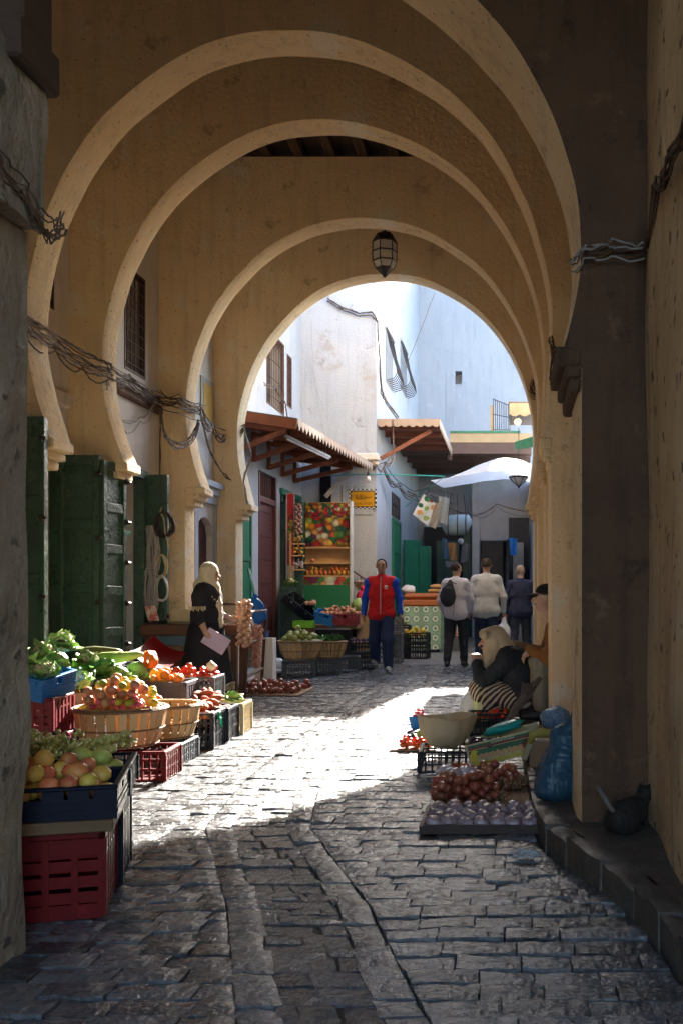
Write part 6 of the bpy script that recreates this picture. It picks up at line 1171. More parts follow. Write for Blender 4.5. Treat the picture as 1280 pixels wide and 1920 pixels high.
def walker(label, loc, rz, H, sk, top, legs, shoe, arms, stride, look=(0, 1, 0), bulk=1.0, hairm=None, sleeves=None, hairlow=-.03, shape=1.0):
    s = H/1.75; z = lambda *p: V((p[0]*s, p[1]*s, p[2]*s)); b = bulk
    hc = z(0, .02, 1.635); sh = .175*b
    tor = [('e', z(0, 0, 1.30), (.155*b*s, .105*b*s, .18*s)), ('e', z(0, .01, 1.12), (.135*b*s, .10*b*s, .16*s)), ('e', z(0, -.005, .97), (.15*b*s, .11*b*s, .13*s)), ('c', z(-sh+.03, -.01, 1.405), z(sh-.03, -.01, 1.405), .065*s, .065*s), ('c', z(0, -.01, 1.42), z(0, .005, 1.56), .056*s, .05*s)]
    A = {}; Lg = {}
    for sd, k in ((-1, 'l'), (1, 'r')):
        e, w = arms[k]; S = z(sd*sh, -.01, 1.39); E = z(sd*e[0], e[1], e[2]); W = z(sd*w[0], w[1], w[2]); A[k] = (S, E, W)
        kn, an = stride[k][:2]; Lg[k] = (z(sd*.088, 0, .93), z(sd*.112, kn[0], kn[1]), z(sd*.125, an[0], an[1]))
    P = tor+head(hc, look, s=s)
    for k, sd in (('l', -1), ('r', 1)):
        S, E, W = A[k]; P += limb(S, E, W, (.052*s, .042*s, .030*s)); d = (W-E).normalized(); P += hand(W, d+V((0, .12, -.1)), (-sd, .25, 0), .75, sd*1, s*1.05)
        a, kk, c = Lg[k]; P += limb(a, kk, c, (.083*s, .058*s, .04*s)); P += foot(c, (sd*.12, 1, stride[k][2]), s)
    o = person(label, loc, rz, sk, P)
    T = infl(tor[:4], .022*s)+[('c', z(0, -.015, 1.43), z(0, 0, 1.475), .076*s, .066*s), ('c', z(-.085*b, -.005, .90), z(.085*b, -.005, .90), .120*b*s, .120*b*s), ('c', z(-.075*b, 0, 1.05), z(.075*b, 0, 1.05), .105*b*s, .105*b*s), ('c', z(-.085*b, 0, 1.2), z(.085*b, 0, 1.2), .11*b*s, .11*b*s)]
    AR = {k: [('c', A[k][0], A[k][1], .060*s, .054*s), ('c', A[k][1], A[k][2]-(A[k][2]-A[k][1])*.03, .054*s, .043*s)] for k in A}
    if sleeves:
        j = garment(o, 'jacket', T, top)
        for k in A: obj('sleeve', sdf_mesh(AR[k]+[('c', A[k][0]+V((-.10 if A[k][0].x > 0 else .10, .0, .05)), A[k][0], .058*s, .086*s)], .014, .03, (.004, 55)), sleeves, j, smooth=True)
    else: j = garment(o, 'top', T+AR['l']+AR['r'], top)
    G = infl([('e', z(0, -.005, .95), (.14*b*s, .105*b*s, .10*s))], .0)
    for k in Lg: G += [('c', Lg[k][0], Lg[k][1], .092*b*s, .078*shape*s), ('c', Lg[k][1], Lg[k][2]+V((0, 0, .02)), .080*shape*s, .064*shape*s)]
    garment(o, 'trousers', G, legs, wr=(.005, 44))
    for k in Lg: obj('shoe', sdf_mesh(infl(foot(Lg[k][2]+V((0, 0, .002)), (.12*(1 if k == 'r' else -1), 1, stride[k][2]), s), .012), .01, .02), shoe, o, smooth=True)
    face(o, hc, look, s, sk)
    if hairm: hair(o, hc, look, hairm, s)
    return o, j, A, hc, s
BLK = M('black_hair', (.008, .006, .005), (.014, .011, .010), 20, .8, .5, 120, spec=.1); BUZZ = M('cropped_hair', (.05, .04, .035), (.08, .06, .05), 30, .9, .6, 140, spec=.1)
BLACKSHOE = M('black_leather', (.02, .02, .02), rough=.4)
# man in red tracksuit top, walking towards the viewer
red, jk, A, hc, s = walker('man walking in a red and blue zipped track top and navy trousers', (-2.04, 15.55, .006), R(180), 1.755, SK1, fabric('red_jersey', (.62, .022, .025)), fabric('navy_jersey', (.03, .045, .11)), M('trainer_black', (.03, .03, .035), (.5, .5, .5), 24, .6, .1, contrast=.04), {'l': ((.275, -.03, 1.13), (.30, .03, .90)), 'r': ((.265, -.05, 1.13), (.27, .05, .89))}, {'l': ((.16, .51), (.17, .095), 0), 'r': ((-.02, .50), (-.22, .14), .5)}, hairm=BLK, sleeves=fabric('blue_jersey', (.02, .08, .50)), bulk=1.08, shape=1.18)
WHT = M('white_trim', (.75, .75, .78), rough=.6, bump=0); bv = BVHTree.FromPolygons([v.co for v in jk.data.vertices], [p.vertices[:] for p in jk.data.polygons])
def front(x, z, off=.004): h_ = bv.ray_cast(V((x, 1, z)), V((0, -1, 0))); return (h_[0]+V((0, off, 0))) if h_[0] else V((x, .12, z))
obj('zip', MB().tube([front(0, z_) for z_ in np.linspace(.90, 1.48, 14)], .007, 5), M('zip_grey', (.45, .42, .5), rough=.4), jk)
lg = MB()
for a, r_ in ((90, .02), (35, .018), (145, .018)): p = front(-.085+.022*math.cos(R(a)), 1.315+.022*math.sin(R(a)), .002); lg.ball(p, (.011, .004, .016), 7, 5)
for dz in (-.012, -.02): lg.tube([front(-.11, 1.315+dz), front(-.06, 1.315+dz)], .003, 4)
obj('chest_emblem', lg, WHT, jk)
S, E, W = A['l']; d = (W-E)
sl_ = MB()
for i in range(7): p = E+d*(.15+.1*i)+V((-.045, .03, 0)); sl_.box(p.x-.004, p.x+.006, p.y-.002, p.y+.008, p.z-.011, p.z+.009)
obj('sleeve_lettering', sl_, WHT, jk); obj('trouser_emblem', MB().ball((-.125, .10, .83), (.016, .006, .018), 6, 5), WHT, red)
# man with a drawstring backpack, walking away
bp, jb, A2_, h2, s2 = walker('man walking away in a pale grey sweater with a black drawstring bag', (-.94, 16.55, .006), R(-4), 1.735, SK2, fabric('lilac_grey_knit', (.62, .60, .66)), fabric('black_denim', (.03, .032, .042)), BLACKSHOE, {'l': ((.26, -.02, 1.12), (.24, .14, .96)), 'r': ((.25, .04, 1.12), (.23, .17, .93))}, {'l': ((.02, .50), (-.16, .12), .5), 'r': ((.12, .51), (.10, .095), 0)}, look=(.75, .66, 0), hairm=BUZZ)
bk_ = thing('drawstring_bag', 'black drawstring backpack on the shoulder of the man in grey', 'backpack', bp.location, R(-4))
obj('sack', sdf_mesh([('e', (-.11, -.17, 1.17), (.13, .085, .17)), ('c', (-.10, -.16, 1.28), (-.07, -.14, 1.42), .08, .035)], .014, .06, (.008, 45)), fabric('black_nylon', (.035, .038, .05)), bk_, smooth=True)
for x in (-.14, .02): obj('cord', MB().tube([(-.07, -.17, 1.42), (x, -.13, 1.38), (x, .02, 1.45), (x*1.05, .13, 1.30)], .007, 5), IRON, bk_)
obj('cord', MB().tube([(-.02, -.17, 1.35), (.0, -.20, 1.15), (-.01, -.18, .95), (-.03, -.17, .85)], .005, 5), IRON, bk_)
# man in a grey shirt
walker('man walking away in a light grey shirt and dark jeans', (-.44, 16.9, .006), R(2), 1.815, SK2, fabric('grey_shirt', (.58, .58, .57)), fabric('blue_denim', (.03, .045, .085)), BLACKSHOE, {'l': ((.28, -.06, 1.13), (.29, -.02, .88)), 'r': ((.28, -.04, 1.13), (.28, .04, .88))}, {'l': ((.10, .50), (.05, .095), 0), 'r': ((.0, .50), (-.15, .12), .4)}, hairm=BUZZ, bulk=1.12)
# man in a navy jacket with a shopping bag
walker('balding man walking away in a navy jacket at the right pier', (.15, 18.3, .006), R(4), 1.735, SK3, fabric('navy_jacket', (.035, .042, .085)), fabric('dark_denim', (.035, .045, .07)), BLACKSHOE, {'l': ((.28, -.04, 1.12), (.27, .02, .88)), 'r': ((.28, -.04, 1.12), (.27, .04, .88))}, {'l': ((.02, .50), (-.14, .12), .4), 'r': ((.1, .5), (.05, .095), 0)}, hairm=M('grey_stubble', (.34, .25, .20), (.28, .2, .16), 30, .8, .3, 120), bulk=1.12)
sb = thing('shopping_bag', 'white plastic shopping bag carried by the man in navy', 'plastic bag', (-.16, 18.3, .33)); obj('bag', sdf_mesh([('e', (0, 0, .17), (.14, .10, .17)), ('c', (0, 0, .30), (.02, 0, .48), .07, .02)], .016, .05, (.008, 40)), cloth_translucent('white_bag_film', (.72, .72, .76), .35), sb, smooth=True); obj('handle', MB().tube([(.02, 0, .46), (.03, 0, .53)], .014, 6), M('red_print'), sb)
# woman in black with a cream scarf, standing in profile at the stall
hcw = V((0, .03, 1.43)); tw = [('e', (0, -.01, 1.16), (.165, .145, .17)), ('e', (0, .0, .98), (.16, .15, .17)), ('e', (0, -.02, .80), (.185, .17, .16)), ('c', (-.13, -.01, 1.25), (.13, -.01, 1.25), .07, .07), ('c', (0, 0, 1.24), (0, .01, 1.37), .055, .05)]
AWm = {'l': (V((-.19, -.01, 1.22)), V((-.25, .0, 1.0)), V((-.20, .19, .93))), 'r': (V((.19, -.02, 1.22)), V((.24, -.03, .98)), V((.235, .06, .78)))}
P = tw+head(hcw, (0, 1, -.12), s=.93)
for k, sd in (('l', -1), ('r', 1)):
    a, b, c = AWm[k]; P += limb(a, b, c, (.055, .046, .031)); P += hand(c, (c-b)+V((0, .05, 0)), (-sd, .2, -.1), .8, sd, .95)
for sd in (-1, 1): P += limb((sd*.09, -.02, .78), (sd*.09, 0, .45), (sd*.09, -.02, .085), (.09, .062, .042))+foot((sd*.09, -.02, .085), (sd*.1, 1, 0), .9)
wf = person('woman in a black fringed dress and cream headscarf holding a lilac folder', (-3.42, 11.2, .006), R(-92), SK3, P)
BD = fabric('black_dress', (.022, .022, .028), (.03, .03, .038), 50)
dr = infl(tw[:4], .022)
garment(wf, 'dress', dr+[('c', AWm['r'][0], AWm['r'][1]+V((0, 0, -.04)), .075, .085), ('c', AWm['l'][0], AWm['l'][1]+V((0, 0, -.04)), .075, .085)], BD)
def skirt(rt, rb, zt, zb, fy, n=44, fold=.05, ex=1.0, sh=0):
    def f(u, v): t = 2*math.pi*u; r = rt+(rb-rt)*v; q = 1+fold*v*math.sin(9*t+1.3*math.sin(3*t)); return (r*q*math.cos(t)*ex, r*q*math.sin(t)+fy+sh*v, zt+(zb-zt)*v-.01*math.sin(7*t)*v)
    return MB().grid(f, n, 14, closed_u=True)
obj('skirt', skirt(.19, .30, .86, .20, -.02), BD, wf, smooth=True); obj('underskirt', skirt(.26, .27, .40, .06, -.02), BD, wf, smooth=True)
FR = M('cream_fringe', (.62, .54, .36), (.5, .42, .26), 30, .85, .2); fg = MB()
for i in range(64):
    t = 2*math.pi*i/64; r = .298*(1+.05*math.sin(9*t+1.3*math.sin(3*t))); x, y_ = r*math.cos(t), r*math.sin(t)-.02; fg.box(x-.006, x+.006, y_-.006, y_+.006, .135, .20)
fg.tube([(.301*(1+.05*math.sin(9*t+1.3*math.sin(3*t)))*math.cos(t), .301*(1+.05*math.sin(9*t+1.3*math.sin(3*t)))*math.sin(t)-.02, .205-.01*math.sin(7*t)) for t in np.linspace(0, 2*math.pi, 65)[:-1]], .010, 5, closed=True)
obj('hem_fringe', fg, FR, wf)
sf_ = MB(); e = AWm['r'][1]
for i in range(14): t = -1.2+2.6*i/13; sf_.box(e.x+.090*math.cos(t)-.004, e.x+.090*math.cos(t)+.004, e.y+.090*math.sin(t)-.004, e.y+.090*math.sin(t)+.004, e.z+.06-.01*(i % 3), e.z+.095)
obj('sleeve_fringe', sf_, FR, wf)
SCF = M('cream_scarf', (.70, .62, .46), (.60, .52, .37), 6, .8, .3, 40)
obj('headscarf', sdf_mesh([('e', hcw+V((0, -.02, .02)), (.105, .115, .122)), ('e', hcw+V((0, -.02, -.11)), (.10, .10, .11)), ('c', (-.08, -.01, 1.27), (.08, -.01, 1.27), .065, .065), ('c', (0, .07, 1.27), (.05, .13, 1.10), .07, .04), ('c', (.05, .13, 1.10), (.05, .165, .86), .04, .028), ('c', (0, -.08, 1.30), (0, -.10, 1.20), .09, .06), ('-e', hcw+V((0, .135, -.005)), (.062, .10, .085), .01)], .011, .04, (.004, 50)), SCF, wf, smooth=True)
face(wf, hcw, (0, 1, -.12), .93, SK3)
tt = MB()
for i in range(7): tt.tube([(.02+.014*i, .165, .90), (.02+.014*i, .17, .83)], .004, 4)
for i in range(6): tt.ball((.17-.01*i, .02+.025*i, 1.27-.03*i), .012, 6, 4)
obj('scarf_tassels', tt, FR, wf)
fo = solo('paper_folder', MB().box(-.012, .0, -.14, .14, -.095, .095, bev=.003), M('lilac_paper', (.62, .52, .72), (.56, .46, .66), 5, .6, .1), 'lilac paper folder held by the woman in black', 'folder', loc=(0, 0, 0)); wm_ = Matrix.Translation((-3.42, 11.2, .006)) @ Matrix.Rotation(R(-92), 4, 'Z'); fo.matrix_world = wm_ @ Matrix.Translation((.245, .17, .69)) @ Matrix.Rotation(R(-32), 4, 'X')
# seated woman in a striped skirt
hs = V((0, .17, .775)); pv_ = [('e', (0, -.12, .30), (.24, .20, .17)), ('e', (0, -.08, .46), (.22, .17, .16)), ('e', (0, -.02, .58), (.20, .14, .13)), ('c', (-.13, .02, .63), (.13, .02, .63), .075, .075), ('c', (0, .06, .64), (0, .14, .71), .06, .055)]
As = {'l': (V((-.20, .03, .60)), V((-.19, .26, .40)), V((-.035, .31, .565))), 'r': (V((.20, .03, .60)), V((.19, .25, .39)), V((.03, .29, .56)))}
Ls = {'l': (V((-.12, -.10, .25)), V((-.16, .27, .34)), V((-.14, .24, .085))), 'r': (V((.12, -.10, .25)), V((.15, .25, .34)), V((.13, .20, .085)))}
P = pv_+head(hs, (0, 1, -.15), s=1.0)
for k, sd in (('l', -1), ('r', 1)):
    P += limb(*As[k], (.062, .05, .033)); P += hand(As[k][2], (-sd*.25, .25, 1), (-sd, .1, -.2), 1.1, sd, 1.0); P += limb(*Ls[k], (.11, .075, .05))+foot(Ls[k][2], (0, 1, 0), .95)
sw = person('seated woman in a cream headscarf and striped skirt, chin on her hands', (-.02, 9.25, .0), R(90), SK2, P, .012)
KN = fabric('charcoal_knit', (.028, .03, .038), (.04, .042, .05), 60)
garment(sw, 'cardigan', infl(pv_[:4], .03)+[('c', As[k][i], As[k][i+1], r0, r1) for k in As for i, r0, r1 in ((0, .085, .07), (1, .07, .05))], KN, wr=(.005, 48))
def stripes(nm, a, b, sc, ax='Y'):
    m = M(nm, a, b, 4, .85, .2, 60); N = m.node_tree.nodes; L = m.node_tree.links; t = N.new('ShaderNodeTexCoord'); w = N.new('ShaderNodeTexWave'); w.bands_direction = ax; w.inputs['Scale'].default_value = sc; w.inputs['Distortion'].default_value = .5; w.inputs['Detail'].default_value = 0; L.new(t.outputs['Object'], w.inputs['Vector'])
    g = N.new('ShaderNodeMath'); g.operation = 'GREATER_THAN'; g.inputs[1].default_value = .55; L.new(w.outputs['Fac'], g.inputs[0]); x = N.new('ShaderNodeMix'); x.data_type = 'RGBA'; x.inputs[6].default_value = (*a, 1); x.inputs[7].default_value = (*b, 1); L.new(g.outputs[0], x.inputs[0]); L.new(x.outputs[2], N['Principled BSDF'].inputs['Base Color']); return m
SKP = [('c', Ls[k][0], Ls[k][1], .14, .095) for k in Ls]+[('c', Ls[k][1], V((Ls[k][2].x, Ls[k][2].y-.03, .17)), .095, .105) for k in Ls]+[('c', (-.1, .22, .33), (.1, .22, .33), .075, .075), ('e', (0, -.1, .22), (.25, .2, .14))]
garment(sw, 'striped_skirt', SKP, stripes('skirt_stripes', (.05, .02, .025), (.52, .42, .30), 11, 'DIAGONAL'), .012, .06, (.006, 38))
for k in Ls: obj('stocking', sdf_mesh([('c', Ls[k][1]+V((0, -.01, -.12)), Ls[k][2]+V((0, 0, .0)), .085, .062)], .012, .03, (.004, 40)), fabric('cream_trouser', (.60, .56, .34), (.5, .46, .26)), sw, smooth=True); obj('shoe', sdf_mesh(infl(foot(Ls[k][2], (0, 1, 0), .95), .01), .01, .02), BLACKSHOE, sw, smooth=True)
obj('apron_hem', sdf_mesh([('c', (.12, .10, .20), (.12, .13, .06), .10, .09)], .014, .03, (.005, 40)), fabric('pale_petticoat', (.55, .44, .34)), sw, smooth=True)
obj('headscarf', sdf_mesh([('e', hs+V((0, -.03, .03)), (.10, .115, .118)), ('c', hs+V((0, -.08, .0)), (0, -.05, .62), .085, .085), ('c', hs+V((0, .0, -.11)), hs+V((0, .03, -.20)), .09, .06), ('c', hs+V((-.1, .07, .07)), hs+V((.1, .07, .07)), .045, .045), ('-e', hs+V((0, .15, -.02)), (.068, .105, .088), .01)], .011, .045, (.004, 45)), M('ochre_scarf', (.50, .40, .28), (.40, .31, .20), 6, .8, .3, 40), sw, smooth=True)
face(sw, hs, (0, 1, -.15), 1.0, SK2)
stl = thing('low_stool', 'low wooden stool under the seated woman', 'stool', (.10, 9.25, 0)); obj('seat', MB().box(-.16, .16, -.18, .18, .09, .12, bev=.01), BW, stl)
for x in (-.12, .12):
    for y_ in (-.14, .14): obj('leg', MB().box(x-.02, x+.02, y_-.02, y_+.02, 0, .09), BW, stl)
# two men seated against the right wall, mostly behind the pier
def sitter(label, loc, rz, sk, hz, topm, legm, cap, lean=.06, knee=.22):
    h_ = V((0, lean+.06, hz)); zz = hz-.24
    T = [('e', (0, -.05, .55), (.16, .13, .14)), ('e', (0, -.02, .72), (.16, .12, .17)), ('c', (-.14, .0, zz), (.14, .0, zz), .065, .065), ('c', (0, lean*.4, zz), (0, lean+.04, hz-.10), .057, .052)]
    Ar = {k: (V((sd*.2, .01, zz-.01)), V((sd*.24, .10, zz-.27)), V((sd*.12, knee+.08, .60))) for k, sd in (('l', -1), ('r', 1))}
    Lg = {k: (V((sd*.10, -.03, .47)), V((sd*.13, knee, .49)), V((sd*.12, knee-.01, .085))) for k, sd in (('l', -1), ('r', 1))}
    P = T+head(h_, (0, 1, -.05))
    for k, sd in (('l', -1), ('r', 1)): P += limb(*Ar[k], (.055, .045, .032))+hand(Ar[k][2], (-sd*.3, .6, -.5), (-sd*.3, -.2, -1), .7, sd)+limb(*Lg[k], (.09, .06, .042))+foot(Lg[k][2], (0, 1, 0))
    o = person(label, loc, rz, sk, P); garment(o, 'jacket', infl(T[:3], .03)+[('c', Ar[k][i], Ar[k][i+1], a, b) for k in Ar for i, a, b in ((0, .075, .065), (1, .065, .05))], topm, wr=(.006, 42))
    garment(o, 'trousers', [('c', Lg[k][0], Lg[k][1], .105, .088) for k in Lg]+[('c', Lg[k][1], Lg[k][2]+V((0, 0, .03)), .088, .072) for k in Lg]+[('e', (0, -.05, .47), (.17, .14, .11))], legm, wr=(.006, 40))
    for k in Lg: obj('shoe', sdf_mesh(infl(foot(Lg[k][2], (0, 1, 0)), .012), .01, .02), BLACKSHOE, o, smooth=True)
    face(o, h_, (0, 1, -.05))
    if cap:
        c = obj('cap', sdf_mesh([('e', h_+V((0, -.01, .06)), (.086, .10, .072)), ('-e', h_+V((0, 0, -.06)), (.2, .2, .09), .01)], .009, .01), fabric('black_cap', (.02, .02, .024)), o, smooth=True); obj('brim', MB().grid(lambda u, v: ((u-.5)*.15, .07+.105*v*(1-.5*(2*u-1)**2)+h_.y, h_.z+.05-.02*v-.02*(2*u-1)**2), 9, 6).grid(lambda u, v: ((u-.5)*.15, .07+.105*v*(1-.5*(2*u-1)**2)+h_.y, h_.z+.044-.02*v-.02*(2*u-1)**2), 9, 6), fabric('black_cap', (.02, .02, .024)), c, smooth=True)
        gl = MB()
        for a in (-.032, .032): gl.tube([h_+V((a+.024*math.cos(t), .108, .012+.02*math.sin(t))) for t in np.linspace(0, 6.28, 13)[:-1]], .0022, 4, closed=True)
        gl.tube([h_+V((.056, .106, .015)), h_+V((.082, .0, .015))], .002, 4).tube([h_+V((-.056, .106, .015)), h_+V((-.082, .0, .015))], .002, 4); obj('glasses', gl, WHT, o)
    else: hair(o, h_, (0, 1, 0), BLK)
    return o
sitter('seated man in a black cap and brown jacket half hidden by the right pier', (.415, 8.86, .117), R(92), SK3, 1.06, fabric('brown_jacket', (.25, .11, .035)), fabric('khaki_trouser', (.26, .24, .18)), True, knee=.17)
sitter('second seated person in dark grey trousers behind the man with the cap', (.50, 9.55, .117), R(90), SK2, 1.0, fabric('brown_jacket2', (.20, .10, .05)), fabric('slate_trouser', (.06, .065, .09)), False, lean=-.06, knee=.40)
for k, (x, y_) in enumerate(((.51, 8.86), (.53, 9.55))):
    st_ = thing('wooden_stool', ('wooden stool under the man in the black cap', 'wooden stool under the second seated person')[k], 'stool', (x, y_, .117)); obj('seat', MB().box(-.09, .09, -.17, .17, .34, .38, bev=.01), BW, st_)
    for a in (-.06, .06):
        for b in (-.13, .13): obj('leg', MB().box(a-.02, a+.02, b-.02, b+.02, 0, .34), BW, st_)
# ---------------------------------------------------------------- lantern, rack, cables
ln = thing('iron_lantern', 'black iron lantern with glass panes hanging before the last arch', 'lantern', at(721, 476, 13.6)); c = at(721, 476, 13.6)
GL = M('lantern_glass', (.80, .78, .72), (.65, .62, .56), 8, .25, 0, alpha=.8)
rr = [(.02, .30), (.10, .27), (.145, .20), (.165, .16), (.165, -.10), (.12, -.20), (.05, -.26), (.012, -.31)]
def ring(r, z): return [c+Vector((r*math.cos(R(60*k+15)), r*math.sin(R(60*k+15)), z)) for k in range(6)]
for k in range(6):
    o = obj('pane', MB().add([ring(.160, .16)[k], ring(.160, .16)[(k+1) % 6], ring(.160, -.10)[(k+1) % 6], ring(.160, -.10)[k]], [(0, 1, 2, 3)]).add([ring(.156, .16)[k], ring(.156, .16)[(k+1) % 6], ring(.156, -.10)[(k+1) % 6], ring(.156, -.10)[k]], [(0, 1, 2, 3)]), GL, ln, world=True)
    obj('lower_pane', MB().add([ring(.158, -.11)[k], ring(.158, -.11)[(k+1) % 6], ring(.115, -.20)[(k+1) % 6], ring(.115, -.20)[k]], [(0, 1, 2, 3)]), GL, ln, world=True)
    obj('rib', MB().tube([ring(r, z)[k] for r, z in rr], .008, 5), IRON, ln, world=True)
for r, z in ((.165, .16), (.165, .03), (.165, -.10), (.12, -.20), (.10, .27)): obj('hoop', MB().tube(ring(r, z), .010, 5, closed=True), IRON, ln, world=True)
obj('crown', MB().lathe([(.15, .195), (.10, .26), (.02, .31), (.01, .36)], tuple(c), 6), IRON, ln, world=True); obj('base_cup', MB().lathe([(.115, -.205), (.07, -.255), (.015, -.30), (.003, -.33)], tuple(c), 6), IRON, ln, world=True); obj('chain', MB().tube([c+Vector((0, 0, .35)), Vector((c.x, c.y, 6.6))], .008, 5), IRON, ln, world=True)
# garlic rack
rk2 = thing('metal_rack', 'dark metal ladder rack beside the woman in black', 'rack', (-3.0, 12.1, 0))
A_, B_ = gnd(458, 1313), gnd(490, 1291)
for b, t in ((A_, at(468, 1142, A_.y)), (B_, at(499, 1140, B_.y))): obj('post', MB().tube([b, t], .02, 6), RUST, rk2, world=True)
for f in (.25, .62, .97):
    a = A_.lerp(at(468, 1142, A_.y), f); b = B_.lerp(at(499, 1140, B_.y), f); obj('rung', MB().tube([a, b], .018, 6), RUST, rk2, world=True)
for z in (1.10, .84, .08): obj('rail', MB().tube([Vector((A_.x+.05, A_.y, z)), Vector((-3.75, 12.1, z))], .016, 6), RUST, rk2, world=True)
for k, (px, y0, y1, Y) in enumerate(((458, 1128, 1212, 11.4), (479, 1175, 1250, 12.2))):
    g = MB(); n = 84
    for i in range(n): t = i/n; p = at(px+4*math.sin(i), y0+(y1-y0)*t, Y); a = i*2.4; w = .05*(1-.5*t*k); g.ball(p+Vector((w*math.cos(a), w*math.sin(a), 0)), (.031, .031, .027), 7, 5, .08)
    g.tube([at(px, y0-6, Y), at(px, y1, Y)], .02, 5); solo('garlic_braid', g, GARLIC, ('long garlic braid hanging on the near post of the metal rack', 'shorter garlic braid hanging on the far post of the metal rack')[k], 'garlic', world=True, smooth=True)
solo('blue_bag', sdf_mesh([('c', at(478, 1118, 12.6), at(480, 1135, 12.6), .03, .06), ('c', at(480, 1135, 12.6), at(484, 1162, 12.6), .07, .06), ('c', at(486, 1130, 12.6), at(494, 1155, 12.6), .03, .05)], .012, .04, (.008, 50)), plastic('bright_blue_film', (.02, .17, .62), .3), 'bright blue plastic bag hanging behind the metal rack', 'plastic bag', world=True, smooth=True)
solo('green_pole', MB().tube([at(466, 1068, 13.2), at(479, 1118, 12.7)], .022, 6), GREEN2, 'green pole sloping down to the blue bag', 'pole', world=True)
solo('small_cup', MB().lathe([(.03, 0), (.042, .09), (.038, .09), (.026, .01)], n=12), P_BLUE, 'small blue cup on the low rung of the rack', 'cup', loc=tuple(at(498, 1196, 13.4)), smooth=True); solo('cup_ledge', MB().box(-.12, .12, -.1, .1, -.62, 0), LIME, 'white block under the small blue cup', 'block', loc=tuple(at(498, 1196.5, 13.4)))
solo('onion_mat', MB().box(-.42, .42, -.5, .5, 0, .012), CARD, 'brown sheet on the ground by the garlic rack', 'mat', loc=(-2.95, 12.3, .006)); heap('onion', F_ONI, 'reddish onion on the ground sheet by the garlic rack', 'onion', 'onions by the garlic rack', (-2.95, 12.3, .02), 0, ('r', .80, .95), 90, .04, .05, sc=1.3)
# cable runs
CB = M('old_cable', (.045, .035, .03), (.16, .11, .08), 18, .75, .3, 40, contrast=.12); CBW = M('pale_cable', (.35, .32, .28), (.22, .2, .18), 20, .6, .2)
CBR = M('brown_cable', (.16, .08, .045), (.08, .045, .03), 18, .7, .2)
def sag(p, n=6, drop=.0, wob=.009):
    out = []; p = [Vector(q) for q in p]
    for a, b in zip(p, p[1:]):
        for i in range(n): t = i/n; q = a.lerp(b, t); q.z -= drop*4*t*(1-t); out.append(q+Vector((random.uniform(-1, 1)*wob, random.uniform(-1, 1)*wob, random.uniform(-1, 1)*wob)))
    return out+[p[-1]]
def bundle(label, pts, n=6, r=.012, spread=.04, drop=.03, mat=CB, nm='cable_bundle'):
    mb = MB()
    for i in range(int(n*1.6) if n > 3 else n):
        o = Vector((random.uniform(0, 1.2)*spread, random.uniform(-1, 1)*spread*.4, random.uniform(-2.2, 1.6)*spread)); mb.tube(sag([Vector(p)+o*random.uniform(.4, 1.2) for p in pts], 6, drop*random.uniform(-.3, 3)), r*random.uniform(.35, .85), 5, mi=random.choice((0, 0, 0, 0, 2, 2, 1)) if n > 3 else 0)
    return solo(nm, mb, [mat, CBW, CBR] if n > 3 else mat, label, 'cable', world=True)
X0 = XL+.03
def wl_(px, py, X): Y = X*F/(px-VX); return at(px, py, Y)
bundle('sagging bundle of old cables along the left arches, nearest part', [wl_(40, 600, -3.95), wl_(100, 640, -4.05), wl_(150, 672, -4.0), wl_(200, 692, -3.93)], 8, .010, .05)
bundle('thick tangled cable bundle between the second and third left piers', [wl_(200, 692, -3.93), wl_(235, 712, -4.28), wl_(290, 745, -4.28), wl_(330, 752, -4.02), wl_(372, 768, -3.94)], 9, .010, .055)
bundle('cables drooping from the third left pier', [wl_(372, 768, -3.94), wl_(395, 800, -4.2), wl_(420, 815, -4.2), wl_(455, 800, -3.95)], 7, .011, .05, .05)
bundle('loose cable loop hanging below the bundle on the left', [wl_(200, 715, -3.95), wl_(225, 790, -4.27), wl_(262, 785, -4.27), wl_(292, 752, -4.2)], 3, .010, .02, .05, CBW)
bundle('second cable loop at the third left pier', [wl_(300, 770, -4.0), wl_(310, 815, -4.02), wl_(345, 832, -3.95), wl_(372, 790, -3.9)], 4, .010, .02, .04)
bundle('dark cable dropping down the wall past the third pier', [wl_(378, 790, -3.95), wl_(395, 850, -4.2), wl_(420, 890, -4.15), wl_(458, 912, -3.97)], 3, .012, .02, .02)
bundle('black cable drop beside the coil door', [at(300, 760, 12.15), at(299, 900, 12.15)], 2, .013, .01, 0)
bundle('cables wound round the last left pier', [wl_(455, 800, -3.95), at(470, 850, 14.4), at(455, 900, 14.38), at(462, 945, 14.38)], 3, .010, .02, .02, CBW)
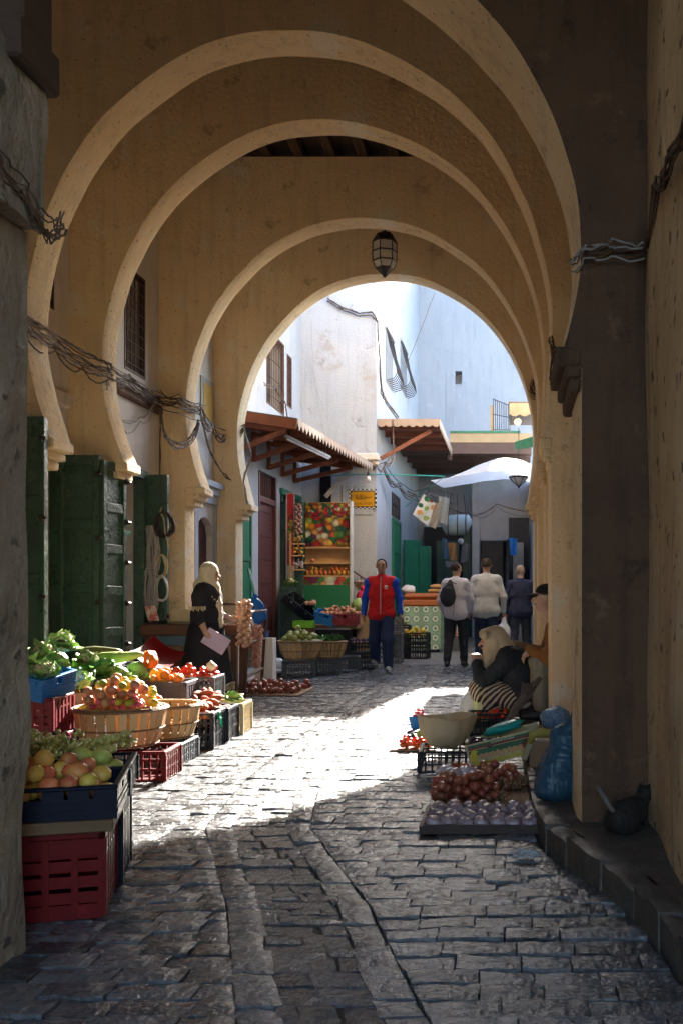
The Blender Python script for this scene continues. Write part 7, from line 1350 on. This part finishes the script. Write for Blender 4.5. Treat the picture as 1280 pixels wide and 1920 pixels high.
bundle('black cable snaking across the corner house face', [at(612, 560, 20.42), at(640, 578, 20.42), at(672, 588, 20.42), at(695, 586, 20.42), at(706, 602, 20.42), at(708, 650, 20.42), at(713, 735, 20.42), at(722, 752, 20.45), at(745, 784, 21.0)], 3, .022, .03, .0)
bundle('thin grey wire hanging down the corner house', [at(583, 600, 20.45), at(590, 720, 20.45), at(608, 815, 20.45)], 1, .008, 0, 0, CBW); bundle('straight wire slanting up from the corner house', [at(760, 690, 21.5), at(815, 548, 21.5)], 1, .010, 0, 0)
bundle('wires looped under the corner house ledge', [at(688, 860, 20.3), at(705, 875, 20.3), at(722, 868, 20.3), at(738, 850, 20.6), at(735, 790, 20.6)], 4, .012, .03, .06, CBW)
bundle('tangled wires over the side shutters of the corner house', [at(716, 875, 21), at(745, 905, 22), at(775, 925, 23), at(800, 915, 24), at(850, 935, 26)], 5, .013, .06, .10)
bundle('wire crossing the dark far lane', [at(760, 920, 24), at(840, 952, 25), at(890, 965, 26), at(930, 945, 26), at(1000, 960, 26)], 3, .014, .04, .08)
bundle('dark wires above the toothed awning', [at(495, 720, 16.8), at(515, 725, 17.4), at(535, 755, 17.8), at(540, 785, 17.8)], 2, .014, .02, .03)
bundle('old cables crossing the face of the nearest arch', [Vector((.27, 4.76, 2.78)), Vector((.33, 4.75, 2.86)), Vector((.45, 4.75, 2.87)), Vector((.62, 4.75, 2.85))], 5, .007, .025, .01)
bundle('frayed cable bundle on the right edge wall', [Vector((.62, 4.7, 2.85)), Vector((.61, 4.3, 3.0)), Vector((.61, 3.9, 2.95)), Vector((.61, 3.4, 2.97))], 5, .008, .03, .03)
bundle('frayed cable bundle round the weathered left pier', [Vector((-1.64, 3.05, 2.62)), Vector((-1.61, 3.25, 2.52)), Vector((-1.60, 3.40, 2.45)), Vector((-1.58, 3.44, 2.50))], 5, .007, .03, .02)
bundle('cables tied at the right spring of the first whole arch', [Vector((.30, 8.17, 3.3)), Vector((.33, 8.15, 3.15)), Vector((.30, 8.15, 2.95))], 5, .012, .04, .01, CB)
bundle('wires at the right spring of the last arch', [at(1000, 740, 14.4), at(992, 725, 14.4), at(998, 712, 14.4), at(1012, 735, 14.3), at(1020, 780, 14.3)], 4, .010, .03, .02)
